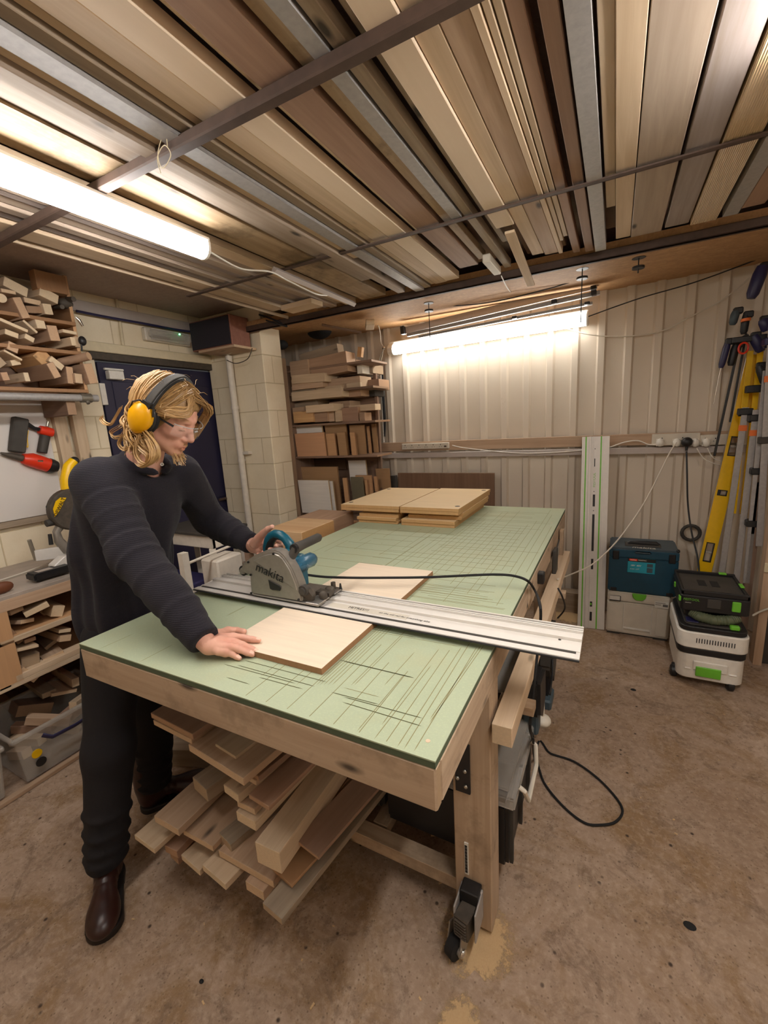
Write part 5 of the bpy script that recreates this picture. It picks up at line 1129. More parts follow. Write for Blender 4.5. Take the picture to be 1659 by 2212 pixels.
MB().bb(.435, .535, 2.734, 2.745, .632, .652).build('front_handle', M['blue_grey'], bb_, bevel=.006, seg=2)
lb = MB().bb(.395, .565, 2.737, 2.744, .49, .60).build('front_label', M['label_teal'], bb_, bevel=.003)
MB().bb(.395, .565, 2.7355, 2.738, .575, .60).build('label_band', M['black'], lb); MB().bb(.405, .455, 2.7345, 2.736, .58, .595).build('red_band', M['red'], lb)
FR = lambda x_, z_, y_: frame(Vector((x_, y_, z_)), Vector((1,0,0)), Vector((0,0,1)), Vector((0,-1,0)))
text('makita', FR(.430, .5875, 2.7342), .014, M['white'], 'lettering', lb, .0003); text('MAKPAC', FR(.485, .5875, 2.7350), .013, M['white'], 'lettering', lb, .0003)
text('18V  40V', FR(.445, .545, 2.7364), .017, M['white'], 'lettering', lb, .0003, shear=.3); text('Li-ion  LXT', FR(.440, .520, 2.7364), .012, M['white'], 'lettering', lb, .0003, shear=.3)
MB().bb(.515, .55, 2.7355, 2.738, .50, .535).bb(.515, .55, 2.7355, 2.738, .54, .565).build('tool_picture', M['blue_grey'], lb, bevel=.002)
MB().bb(.375, .60, 2.80, 2.90, .668, .674).build('handle_recess', M['black_dusty'], bb_, bevel=.003)
MB().ring([(.40,2.85,.672),(.41,2.85,.684),(.57,2.85,.684),(.58,2.85,.672)], .010, 8, flat=1.6).build('carry_handle', M['black'], bb_, smooth=True)
text('makita', frame(Vector((.49, 2.775, .6695)), Vector((1,0,0)), Vector((0,1,0)), Vector((0,0,1))), .055, M['white_dirty'], 'lettering', bb_, .0006, shear=.15)
for x_ in (.285, .692): MB().ball((x_, 2.76, .665), (.012,.014,.014), 10, 6).build('lid_corner', M['black'], bb_, smooth=True)

# dust extractor
ct = thing('dust_extractor', 'white, black and green wheeled dust extractor on the floor at the right', 'dust extractor', (.82, 2.4, 0))
def rr(x0, x1, y0, y1, r, n=5):
    out = []
    for cx_, cy_, a0 in ((x1-r, y1-r, 0), (x0+r, y1-r, 90), (x0+r, y0+r, 180), (x1-r, y0+r, 270)):
        for k in range(n): q = math.radians(a0+90*k/(n-1)); out.append((cx_+r*math.cos(q), cy_+r*math.sin(q)))
    return out
def lay(x0, x1, y0, y1, r, z0, z1, nm, mt, parent, bv=.004): return MB().prism(rr(x0, x1, y0, y1, r), 'z', z0, z1).build(nm, M[mt], parent, bevel=bv, smooth=True)
lay(.665, .985, 2.205, 2.66, .05, .045, .205, 'tank', 'white', ct, .008)
MB().bb(.74, .905, 2.197, 2.21, .11, .165).bb(.70, .735, 2.199, 2.21, .105, .115).bb(.91, .95, 2.199, 2.21, .105, .115).build('front_moulding', M['white'], ct, bevel=.004)
MB().bb(.755, .875, 2.190, 2.2, .075, .135).build('green_badge', M['green'], ct, bevel=.003)
lay(.66, .99, 2.20, 2.665, .05, .205, .245, 'seal_band', 'black', ct)
lay(.655, .995, 2.195, 2.67, .055, .245, .345, 'upper_body', 'white', ct, .006)
mb = MB()
for k in range(15): mb.bb(.745+.0125*k, .749+.0125*k, 2.192, 2.197, .285, .312)
mb.build('air_vent', M['black'], ct)
lay(.665, .985, 2.205, 2.66, .05, .345, .375, 'top_deck', 'black', ct)
lay(.69, .96, 2.23, 2.64, .04, .375, .382, 'deck_panel', 'black_dusty', ct, .002)
MB().bb(.90, .945, 2.222, 2.25, .376, .402).build('green_switch', M['green'], ct, bevel=.005)
MB().bb(.70, .76, 2.25, 2.32, .382, .388).build('control_panel', M['navy_plastic'], ct, bevel=.003)
hsp = [(.725,2.30,.43),(.76,2.275,.415),(.83,2.262,.408),(.90,2.27,.415),(.945,2.30,.425)]
mb = MB(); pts_ = []
for i in range(len(hsp)-1):
    for k in range(10): pts_.append(Vector(hsp[i]).lerp(Vector(hsp[i+1]), k/10))
mb.ring(pts_, [.027+(.003 if k % 2 else 0) for k in range(len(pts_))], 14).build('hose', M['hose'], ct, smooth=True)
lay(.695, .955, 2.34, 2.65, .03, .382, .45, 'tray_pillar', 'black', ct)
lay(.662, .99, 2.262, 2.66, .02, .45, .545, 'tool_tray', 'black', ct, .006)
MB().bb(.675, .975, 2.275, 2.645, .545, .556).build('tray_lid', M['black_dusty'], ct, bevel=.004)
MB().bb(.665, .985, 2.27, 2.29, .545, .575).bb(.665, .985, 2.63, 2.65, .545, .575).bb(.665, .68, 2.27, 2.65, .545, .57).bb(.97, .985, 2.27, 2.65, .545, .57).build('tray_rim', M['black'], ct, bevel=.004)
MB().bb(.77, .81, 2.42, 2.52, .556, .5575).bb(.835, .875, 2.42, 2.52, .556, .5575).build('tray_recess', M['black_matte'], ct, bevel=.0)
MB().bb(.79, .855, 2.254, 2.264, .48, .535).build('tray_latch', M['black_dusty'], ct, bevel=.003)
MB().bb(.905, .945, 2.252, 2.265, .475, .535).build('green_latch', M['green'], ct, bevel=.004)
MB().bb(.655, .668, 2.27, 2.30, .50, .53).bb(.965, .985, 2.40, 2.46, .57, .58).bb(.9, .94, 2.62, 2.65, .57, .58).bb(.655,.668,2.5,2.53,.50,.53).build('green_clip', M['green'], ct, bevel=.003)
text('FESTOOL', FR(.715, .519, 2.261), .019, M['green'], 'lettering', ct, .0003); text('cleantec', FR(.70, .500, 2.261), .009, M['white'], 'lettering', ct, .0003)
for x_, y_ in ((.66, 2.29), (.93, 2.235), (.70, 2.60), (.96, 2.60)):
    w_ = MB().ring([(x_-.018,y_,.035),(x_-.012,y_,.035),(x_+.012,y_,.035),(x_+.018,y_,.035)], [.026,.0345,.0345,.026], 24).build('wheel', M['black'], ct, smooth=True)
    MB().cyl((x_-.02,y_,.035),(x_+.02,y_,.035),.014).build('wheel_hub', M['dark_dust'], w_, smooth=True)
    MB().bb(x_-.01, x_+.03, y_-.01, y_+.03, .045, .075).build('wheel_mount', M['black'], w_, bevel=.004)

# yellow spirit level leaning
lv = thing('spirit_level', 'long yellow spirit level leaning on the back wall behind the dust extractor', 'spirit level', (.87, 2.92, 0))
LA, LB = Vector((.815, 2.90, 0)), Vector((1.05, 3.05, 1.93)); U = (LB-LA).normalized(); X_ = Vector((1,0,0)); X_ = (X_-U*X_.dot(U)).normalized(); F = frame(LA, X_, U, X_.cross(U)); Ll = (LB-LA).length
def lvl(mb, nm, mt, bv=.001): o = mb.build(nm, M[mt], None, M=F, bevel=bv); put(o, lv); return o
wl = .042; wins = [(.56,.70),(1.03,1.07),(1.30,1.43)]
mb = MB(); ys = [0]+[q for a in wins for q in a]+[Ll]
for k in range(0, len(ys), 2): mb.bb(-wl, wl, ys[k], ys[k+1], -.012, .012)
for a_, b_ in wins: mb.bb(-wl, -wl+.018, a_, b_, -.012, .012).bb(wl-.018, wl, a_, b_, -.012, .012)
lvl(mb, 'level_body', 'yellow'); lvl(MB().bb(-wl-.0015, -wl+.0005, 0, Ll, -.013, .013).bb(wl-.0005, wl+.0015, 0, Ll, -.013, .013), 'edge_strip', 'alu')
for a_, b_ in wins:
    v_ = lvl(MB().bb(-wl+.018, -wl+.023, a_, b_, -.013, .0135).bb(wl-.023, wl-.018, a_, b_, -.013, .0135).bb(-wl+.018, wl-.018, a_, a_+.006, -.013, .0135).bb(-wl+.018, wl-.018, b_-.006, b_, -.013, .0135), 'vial_frame', 'black')
    put(MB().cyl((-.02, (a_+b_)/2, 0), (.02, (a_+b_)/2, 0), .008).build('vial', M['clear'], None, M=F, smooth=True), v_)
lvl(MB().bb(-.03, -.012, 1.03, 1.07, .012, .0128), 'printed_scale', 'ink', 0)

# bar clamps
def barclamp(a, b, y, lab, w_=.032, jaws=(), tape=None, col='black', handle=None):
    A = P(*a, 'y', y); B = P(*b, 'y', y); B.y += .0; U = (A-B).normalized(); X_ = Vector((1,0,0)); X_ = (X_-U*X_.dot(U)).normalized(); F = frame(B, X_, U, X_.cross(U)); L_ = (A-B).length
    t_ = thing('bar_clamp', lab, 'clamp', B, 'clamps in the right corner')
    def add(mb, nm, mt, bv=.002, sm=False): o = mb.build(nm, M[mt], None, M=F, bevel=bv, smooth=sm); put(o, t_); return o
    add(MB().bb(-w_/2, w_/2, 0, L_, -.005, .005), 'clamp_bar', 'galv')
    for j, (s, c_) in enumerate(jaws):
        add(MB().bb(-w_*.9, w_*1.1, s*L_-.02, s*L_+.02, -.06, .016).bb(-w_*.6, w_*.8, s*L_-.03, s*L_+.012, -.08, -.05), 'clamp_jaw', c_, .004)
    if tape: add(MB().bb(-w_*.62, w_*.62, tape*L_-.018, tape*L_+.018, -.008, .008), 'tape', 'orange', .001)
    if handle: add(MB().cyl((0, handle*L_, .02), (0, handle*L_-.16, .03), .016, .012, 12), 'clamp_handle', col, 0, True)
    return t_
barclamp((1611,880), (1551,1290), 2.86, 'grey steel bar clamp with orange tape, just right of the yellow level', .034, ((.04,'black_dusty'),(.98,'black')), .90)
barclamp((1634,885), (1586,1290), 2.80, 'second grey steel bar clamp with orange tape, right of the first', .034, ((.96,'black'),), .885)
barclamp((1656,800), (1612,1260), 2.76, 'grey steel bar clamp with a black sliding jaw half way up', .034, ((.55,'black'),(.30,'black')), None)
barclamp((1668,700), (1640,1180), 2.72, 'grey steel bar clamp nearest the timber post', .034, ((.5,'black_dusty'),(.93,'navy_plastic')), .77)
barclamp((1598,735), (1543,985), 3.0, 'long thin black bar clamp hanging beside the wall sockets', .014, ((.93,'black'),), None, 'navy_plastic')
barclamp((1612,720), (1577,912), 3.02, 'shorter thin black bar clamp behind the long thin one', .012, ((.95,'black'),), None, 'black')
for nm in ('bar_clamp.004', 'bar_clamp.005'):
    for o in bpy.data.objects[nm].children:
        if o.name.startswith('clamp_bar'): o.data.materials[0] = M['black']
def grip(u0, v0, u1, v1, y, lab, col='navy_plastic', blade=None, trig=True, r=.02):
    a, b = P(u0, v0, 'y', y), P(u1, v1, 'y', y); t_ = thing('quick_clamp', lab, 'clamp', b, 'clamps in the right corner')
    MB().ring([a, a.lerp(b,.25), a.lerp(b,.85), b], [r*.8, r, r*.9, r*.6], 12).build('clamp_handle', M[col], t_, smooth=True)
    MB().box(a+Vector((.01,0,.0)), (.05,.035,.04)).build('clamp_jaw', M['black'], t_, bevel=.006)
    if blade: MB().ring([b, P(*blade[0], 'y', y), P(*blade[1], 'y', y)], [.006,.008,.007], 6, flat=.4).build('clamp_bar', M['chrome'], t_, smooth=True)
    return t_
grip(1573, 738, 1557, 795, 2.95, 'navy-handled clamp with a shiny bar hanging at the left of the clamps', blade=((1552,815),(1541,872)))
grip(1648, 575, 1622, 645, 2.9, 'large navy clamp handle at the top of the corner by the ceiling', r=.036)
grip(1590, 672, 1582, 702, 2.95, 'dark blue-grey clamp head below the ceiling, leftmost of the heads', 'blue_grey', r=.024)
grip(1612, 680, 1606, 722, 2.94, 'black clamp head with an orange band, right of the blue-grey head', 'black', r=.022)
grip(1628, 725, 1645, 760, 2.92, 'navy round clamp head in the middle of the clamp tangle', r=.03)
grip(1590, 745, 1578, 790, 2.97, 'black clamp head behind the navy handle with the shiny bar', 'black', r=.024)
grip(1648, 690, 1656, 715, 2.9, 'navy clamp head at the right edge of the photo', r=.028)
grip(1640, 790, 1652, 830, 2.9, 'dark clamp head with yellow bars behind, at the right edge', 'black', r=.024)
o = MB().cyl(P(1611,688,'y',2.91), P(1611,694,'y',2.91), .025).build('orange_band', M['orange']); put(o, bpy.data.objects['quick_clamp.003'])
rg = []; c_ = P(1606, 752, 'y', 2.9)
for k in range(15): q = 2*PI*k/14; rg.append(c_+Vector((.024*math.cos(q), 0, .032*math.sin(q))))
o = MB().ring(rg, .006, 8).build('red_trigger', M['red'], smooth=True); tag(o, 'red ring trigger hanging among the clamps', 'trigger')
o = MB().bb(.99, 1.10, 2.86, 2.92, 1.69, 1.735).build('clamp_rack', M['black'], bevel=.004); tag(o, 'dark horizontal rack bar that holds the grey clamps', 'rack')
o = MB().bb(.90, 1.2, 2.9, 2.93, 2.0, 2.035).build('clamp_rail', M['black'], bevel=.004); tag(o, 'upper dark rail the clamp heads hang from', 'rail')
for k, (x_, lab) in enumerate(((.995, 'yellow bar behind the grey clamps, left one'), (1.045, 'yellow bar behind the grey clamps, right one'))):
    o = MB().bb(x_, x_+.03, 2.97, 2.99, .9, 1.95).build('yellow_bar', M['yellow']); tag(o, lab, 'bar')
o = MB().ring([(.80+.055*math.cos(2*PI*k/16)-.0, 3.09, .72+.055*math.sin(2*PI*k/16)) for k in range(17)], .012, 8).build('cable_coil', M['black_dusty'], smooth=True); tag(o, 'small dark coil on the wall left of the yellow level', 'coil')
plank((1.135, 2.64, 1.2), (.045, .075, 2.4), 'corner_post', M['pine'], 'vertical pine post at the right edge beside the clamps', 'post', ax='z')
plank((1.22, 2.66, .33), (.13, .04, .66), 'black_sheet', M['black_dusty'], 'black sheet right of the pine post at the photo edge', 'sheet', ax='z')
o = MB().bb(1.11, 1.16, 2.585, 2.602, .62, .68).build('small_socket', M['cream'], bevel=.005); tag(o, 'small cream box fixed on the pine post at the right edge', 'box')
wire([P(1626,1330,'y',2.58), P(1640,1322,'y',2.58), P(1662,1314,'y',2.58)], .006, 'edge_cable', M['white_dirty'], 'pale cable entering from the right edge above the floor', 'cable')
plank((1.085, 2.78, 1.1), (.04, .05, 1.9), 'clamp_board', M['pine_dark'], 'dark timber upright behind the rightmost clamps', 'post', ax='z')
# debris on the floor
mb = MB(); 
for k in range(70):
    x_, y_ = rnd.uniform(-1.3, 1.1), rnd.uniform(-.3, 2.4); s_ = rnd.uniform(.002, .006)
    mb.box((x_, y_, s_*.3), (s_*rnd.uniform(1, 3), s_, s_*.6), rotm('z', rnd.uniform(0, 180)))
tag(mb.build('floor_crumbs', M['sawdust']), 'scattered wood chips and crumbs on the concrete floor', 'crumbs', None, 'stuff')
for k, (u, v, r_, lab) in enumerate(((1490,2000,.014,'dark stain of dropped glue on the floor at lower right'), (435,2120,.006,'small dark pit on the floor at the bottom left'), (1368,1490,.012,'dark blob on the floor in front of the dust extractor'))):
    p = P(u, v, 'z', .001); o = MB().ball(p, (r_*1.3, r_, .0035), 12, 6).build('floor_blob', M['black_matte'], smooth=True); tag(o, lab, 'blob')

# ================================================================ THE PERSON
def snet(fn, lo, hi, h):
    """surface nets: closed mesh of fn(points) = 0"""
    lo = np.array(lo, float); n = np.ceil((np.array(hi)-lo)/h).astype(int)+1
    ax = [lo[i]+h*np.arange(n[i]) for i in range(3)]
    G = np.stack(np.meshgrid(*ax, indexing='ij'), -1).astype(np.float32)
    D = fn(G.reshape(-1, 3)).reshape(n).astype(np.float32)
    D[0] = D[-1] = 1; D[:, 0] = D[:, -1] = 1; D[:, :, 0] = D[:, :, -1] = 1
    S = D < 0; c = n-1
    acc = np.zeros((*c, 3)); cnt = np.zeros(c)
    offs = [(a, b, e) for a in (0, 1) for b in (0, 1) for e in (0, 1)]
    def sl(o): return tuple(slice(o[i], o[i]+c[i]) for i in range(3))
    for a in offs:
        for d in range(3):
            if a[d]: continue
            b = list(a); b[d] = 1; b = tuple(b)
            da, db = D[sl(a)], D[sl(b)]; m = S[sl(a)] != S[sl(b)]
            t = np.where(m, da/np.where(m, da-db, 1), 0)
            for k in range(3): acc[..., k] += np.where(m, a[k]+(t if k == d else 0), 0)
            cnt += m
    act = cnt > 0; idx = -np.ones(c, int); idx[act] = np.arange(act.sum())
    cells = np.argwhere(act); V = lo+h*(cells+acc[act]/cnt[act][:, None])
    Fs = []
    for d in range(3):
        e1, e2 = (d+1) % 3, (d+2) % 3
        a = [slice(0, c[i]) for i in range(3)]; a[e1] = slice(1, c[e1]); a[e2] = slice(1, c[e2])
        b = list(a); b[d] = slice(1, c[d]+1)
        s0, s1 = S[tuple(a)], S[tuple(b)]
        q = np.argwhere(s0 != s1); 
        if not len(q): continue
        q[:, e1] += 1; q[:, e2] += 1
        def at(o1, o2): r = q.copy(); r[:, e1] -= o1; r[:, e2] -= o2; return idx[r[:, 0], r[:, 1], r[:, 2]]
        f = np.stack([at(1, 1), at(0, 1), at(0, 0), at(1, 0)], 1)
        fl_ = ~S[q[:, 0], q[:, 1], q[:, 2]]; f[fl_] = f[fl_][:, ::-1]; Fs.append(f)
    return V, np.concatenate(Fs)
def cap(p, a, b, ra, rb):
    a = np.array(a, np.float32); b = np.array(b, np.float32); ab = b-a; t = np.clip(((p-a)@ab)/max(ab@ab, 1e-12), 0, 1)
    return np.linalg.norm(p-a-t[:, None]*ab, axis=1)-(ra+(rb-ra)*t)
def ell(p, c_, r, R_=None):
    q = p-np.array(c_, np.float32)
    if R_ is not None: q = q@R_
    r = np.array(r, np.float32); k0 = np.linalg.norm(q/r, axis=1); k1 = np.linalg.norm(q/(r*r), axis=1)
    return k0*(k0-1)/np.maximum(k1, 1e-6)
def smin(a, b, k): h = np.clip(.5+.5*(b-a)/k, 0, 1); return b*(1-h)+a*h-k*h*(1-h)
def smax(a, b, k): return -smin(-a, -b, k)
def U_(ds, k):
    r = ds[0]
    for d in ds[1:]: r = smin(r, d, k)
    return r
def npmesh(parts, name, mat, parent=None):
    vs = []; fs = []; n = 0
    for V, Fc in parts: vs.append(V); fs.append(Fc+n); n += len(V)
    V = np.concatenate(vs); Fc = np.concatenate(fs); me = bpy.data.meshes.new(name)
    me.vertices.add(len(V)); me.vertices.foreach_set('co', V.astype(np.float32).ravel())
    me.loops.add(len(Fc)*4); me.loops.foreach_set('vertex_index', Fc.astype(np.int32).ravel())
    me.polygons.add(len(Fc)); me.polygons.foreach_set('loop_start', np.arange(0, len(Fc)*4, 4, dtype=np.int32)); me.polygons.foreach_set('loop_total', np.full(len(Fc), 4, np.int32))
    me.polygons.foreach_set('use_smooth', np.ones(len(Fc), bool)); me.update(calc_edges=True); me.validate()
    me.materials.append(mat); o = bpy.data.objects.new(name, me); COL.objects.link(o)
    if parent: put(o, parent)
    return o
V3 = lambda v: np.array(v, np.float32)
# ---- joints
HC = Vector((-1.105, .362, 1.713)); a_ = math.radians(20); pt = math.radians(35)
HF = Vector((math.cos(pt)*math.cos(a_), math.cos(pt)*math.sin(a_), -math.sin(pt))); HL = Vector((-math.sin(a_), math.cos(a_), 0)); HU = HF.cross(HL)
_ro = Matrix.Rotation(math.radians(4), 3, HF); HL = _ro @ HL; HU = _ro @ HU
HM = frame(HC, HF, HL, HU)
def hw(f, s, u): return HM @ Vector((f, s, u))
Rh = np.array([list(HF), list(HL), list(HU)]).T
shN, elN, wrN = (-1.275, .185, 1.50), (-1.085, .150, 1.262), tuple(P(449, 1391, 'z', 1.045))
shF, elF, wrF = (-1.27, .50, 1.485), (-1.34, .665, 1.25), tuple(P(548, 1177, 'y', .635))
hipN, knN, anN = (-1.395, .19, .90), (-1.345, .08, .50), (-1.325, -.015, .12)
hipF, knF, anF = (-1.405, .36, .90), (-1.46, .345, .50), (-1.49, .29, .12)
nkA, nkB = (-1.255, .335, 1.53), tuple(hw(-.035, 0, -.05))

# ---- skin
def skinmat():
    t = NT('skin'); v = t.coord(); at = t.node('ShaderNodeVertexColor'); at.layer_name = 'tint'
    c = t.mix(t.noise(v, 60, 4), 'CF9A86', 'DDAB96'); c = t.mix(t.ramp(t.noise(v, 14, 3), [(.45, 0.0), (.7, .5)]), c, 'CF8672')
    sp_ = t.node('ShaderNodeSeparateColor'); t.link(at.outputs['Color'], sp_.inputs[0])
    c = t.mix(sp_.outputs[0], c, 'A9584A'); c = t.mix(sp_.outputs[1], c, 'A67A52'); c = t.mix(sp_.outputs[2], c, 'EBC4B0')
    t.bump(t.noise(v, 400, 3), .12, .0006)
    return t.out(c, .5, Subsurface_Weight=.0)
M['skin'] = skinmat()
def head(p):
    d = U_([ell(p, (-.012, 0, .03), (.098, .078, .092)), ell(p, (.03, 0, -.025), (.062, .062, .092))], .03)
    d = smin(d, ell(p, (-.045, 0, .005), (.062, .068, .07)), .02)
    for s in (-1, 1):
        d = smin(d, cap(p, (.0, .052*s, -.07), (.066, .016*s, -.103), .018, .017), .03)
        d = smin(d, ell(p, (.058, .040*s, -.030), (.024, .022, .020)), .02)
        d = smin(d, cap(p, (.070, .046*s, .022), (.087, .012*s, .020), .009, .010), .012)
        d = smax(d, -ell(p, (.104, .032*s, -.004), (.024, .020, .014)), .012)
        d = smin(d, ell(p, (.073, .031*s, -.006), (.0155, .0165, .0135)), .003)
        d = smin(d, ell(p, (-.005, .079*s, -.01), (.018, .010, .03)), .006)
        d = smin(d, ell(p, (.096, .013*s, -.046), (.011, .008, .008)), .006)
        d = smax(d, -ell(p, (.101, .0075*s, -.055), (.006, .0035, .004)), .003)
    d = smin(d, cap(p, (.083, 0, .014), (.112, 0, -.038), .0085, .0115), .012)
    d = smin(d, ell(p, (.080, 0, -.072), (.024, .028, .022)), .015)
    d = smin(d, cap(p, (.090, -.018, -.074), (.101, 0, -.071), .004, .0055), .004); d = smin(d, cap(p, (.090, .018, -.074), (.101, 0, -.071), .004, .0055), .004)
    d = smax(d, -cap(p, (.088, -.022, -.0785), (.104, 0, -.0775), .0012, .0018), .003); d = smax(d, -cap(p, (.088, .022, -.0785), (.104, 0, -.0775), .0012, .0018), .003)
    d = smin(d, cap(p, (.088, -.014, -.084), (.0985, 0, -.0845), .0045, .006), .004); d = smin(d, cap(p, (.088, .014, -.084), (.0985, 0, -.0845), .0045, .006), .004)
    d = smin(d, ell(p, (.074, 0, -.108), (.022, .024, .016)), .016)
    nb = (Rh.T@(V3(nkA)-V3(HC)))
    d = smin(d, cap(p, (-.038, 0, -.05), nb, .054, .062), .03)
    return d
nb = (Rh.T@(V3(nkA)-V3(HC)))
V, Fc = snet(head, (-.16, -.11, -.25), (.14, .11, .14), .0032)
Lh = V.copy(); head_n = len(V); V = V@Rh.T+V3(HC); parts = [(V, Fc)]
# body core (inside the clothes), feet included
def core(p):
    d = U_([ell(p, (-1.42, .27, .98), (.11, .155, .16)), ell(p, (-1.375, .29, 1.22), (.115, .15, .22)), ell(p, (-1.335, .315, 1.40), (.115, .165, .13)), cap(p, (-1.30, .22, 1.47), (-1.30, .44, 1.47), .055, .055), cap(p, nkA, (-1.33, .32, 1.42), .058, .07)], .06)
    for sh, el, wr, hp, kn, an in ((shN, elN, wrN, hipN, knN, anN), (shF, elF, wrF, hipF, knF, anF)):
        d = smin(d, cap(p, sh, el, .052, .042), .03); d = smin(d, cap(p, el, wr, .041, .027), .015)
        d = smin(d, cap(p, hp, kn, .075, .055), .04); d = smin(d, cap(p, kn, an, .052, .036), .02)
    return d
parts.append(snet(core, (-1.66, -.15, .05), (-.7, .8, 1.62), .012))
# right hand, flat on the bench
zt_ = 1.0
def HZ(u, v, z): return tuple(P(u, v, 'z', z))
rf = dict(thumb=([HZ(470,1372,1.032), HZ(492,1362,1.024), HZ(512,1362,1.017), HZ(527,1364,1.026)], [.015,.0125,.0105,.0085]),
 index=([HZ(478,1378,1.040), HZ(503,1375,1.040), HZ(525,1377,1.034), HZ(545,1381,1.031), HZ(559,1383,1.0275)], [.014,.0115,.0098,.0088,.0075]),
 middle=([HZ(478,1388,1.041), HZ(504,1386,1.040), HZ(524,1393,1.032), HZ(543,1402,1.020), HZ(556,1408,1.012)], [.014,.0118,.0100,.0090,.0078]),
 ring=([HZ(476,1398,1.038), HZ(500,1397,1.036), HZ(518,1403,1.028), HZ(534,1410,1.017), HZ(545,1414,1.010)], [.0135,.0112,.0096,.0088,.0076]),
 little=([HZ(471,1406,1.032), HZ(489,1407,1.028), HZ(501,1413,1.018), HZ(511,1419,1.010), HZ(517,1422,1.008)], [.0125,.0100,.0086,.0078,.0068]))
def chain(p, pts, rs, k=.004):
    d = None
    for i in range(len(pts)-1):
        e = cap(p, pts[i], pts[i+1], rs[i], rs[i+1]); d = e if d is None else smin(d, e, k)
    return d
def handR(p):
    w0 = V3(wrN); d = cap(p, w0-V3((.06,.0,-.03)), w0+V3((.005,.0,-.005)), .027, .026)
    for nm in ('index', 'middle', 'ring', 'little'):
        b = V3(rf[nm][0][1]); d = smin(d, cap(p, w0+V3((.02, (b[1]-w0[1])*.45, -.006)), b-V3((.004,0,.006)), .019, .0125), .012)
    f_ = None
    for nm, (ps, rs) in rf.items():
        e = chain(p, ps, rs); f_ = e if f_ is None else np.minimum(f_, e)
    d = smin(d, f_, .006)
    d = smin(d, cap(p, w0+V3((.015,.02,-.008)), rf['thumb'][0][0], .020, .0165), .012)
    return np.maximum(d, (zt_+.0008)-p[:, 2])
bx = [V3(q) for ps, _ in rf.values() for q in ps]+[V3(wrN)-V3((.08,0,-.03))]
parts.append(snet(handR, np.min(bx, 0)-.03, np.max(bx, 0)+.03, .0021))
# left hand, closed round the saw handle
YG = .578
def HY(u, v, y): return tuple(P(u, v, 'y', y))
lf = [([HY(550,1174,.60), HY(559,1163,.592), HY(569,1152,.582), HY(579,1143,.576), HY(588,1138,.572)], [.021,.018,.0145,.0115,.009]),
 ([HY(570,1172,.628), HY(596,1165,.622), HY(609,1172,.60), HY(606,1181,.568), HY(598,1179,.548)], [.014,.0118,.0105,.0098,.0088]),
 ([HY(565,1178,.630), HY(588,1176,.625), HY(598,1184,.60), HY(592,1188,.565), HY(583,1187,.545)], [.014,.0118,.0105,.0095,.0085]),
 ([HY(560,1184,.628), HY(578,1185,.622), HY(585,1193,.598), HY(577,1194,.570), HY(569,1192,.552)], [.0135,.0112,.010,.0092,.008]),
 ([HY(554,1190,.622), HY(567,1194,.615), HY(571,1200,.595), HY(564,1200,.572), HY(558,1197,.560)], [.0125,.010,.009,.0082,.007])]
def handL(p):
    w0 = V3(wrF); bk = V3(HY(562,1178,.632)); d = cap(p, w0-V3((.06,.0,-.02)), w0, .027, .026)
    d = smin(d, cap(p, w0, V3(HY(567,1168,.622)), .025, .019), .015); d = smin(d, cap(p, w0+V3((0,0,-.012)), V3(HY(558,1187,.622)), .023, .017), .015)
    f_ = None
    for ps, rs in lf:
        e = chain(p, ps, rs); f_ = e if f_ is None else np.minimum(f_, e)
    return smin(d, f_, .006)
bx = [V3(q) for ps, _ in lf for q in ps]+[V3(wrF)-V3((.08,0,0))]
parts.append(snet(handL, np.min(bx, 0)-.03, np.max(bx, 0)+.03, .0021))
man = thing('person', 'person with long fair hair in a dark jumper leaning over the bench, holding the saw', 'person', (-1.38, .15, 0))
body = npmesh(parts, 'body', M['skin'], man)
ca = body.data.color_attributes.new('tint', 'FLOAT_COLOR', 'POINT')
T_ = np.zeros((len(body.data.vertices), 4), np.float32); T_[:, 3] = 1
f, s, u = Lh[:, 0], Lh[:, 1], Lh[:, 2]
def gs(v, w_): return np.exp(-(v/w_)**2)
lip = gs(u+.078, .009)*gs(s, .022)*(f > .08); chk = gs(u+.035, .02)*gs(np.abs(s)-.045, .02)*(f > .03)*.35+gs(u+.042, .014)*gs(s, .012)*(f > .1)*.4
T_[:head_n, 0] = np.clip(lip*.75+chk, 0, 1)
brow = gs(u-.026+.35*(np.abs(s)-.03)**2/.03, .0055)*gs(np.abs(s)-.032, .018)*(f > .06)
st = gs(u+.10, .02)*(f > .03)*.45+gs(u+.064, .006)*gs(s, .024)*(f > .08)*.5
T_[:head_n, 1] = np.clip(brow*.8+st, 0, 1)
# finger nails as paler tint
off = len(T_)-len(parts[3][0])-len(parts[2][0]); VR = parts[2][0]
for nm in ('index', 'middle', 'ring', 'little'):
    tp = V3(rf[nm][0][-1]); pv = V3(rf[nm][0][-2]); dr = (tp-pv)/np.linalg.norm(tp-pv); c_ = tp+V3((0,0,.007))
    q = VR-c_; al = q@dr; la = np.linalg.norm(q-al[:, None]*dr, axis=1)
    T_[off:off+len(VR), 2] = np.maximum(T_[off:off+len(VR), 2], .9*((np.abs(al) < .0065) & (la < .0058)))
ca.data.foreach_set('color', T_.ravel())

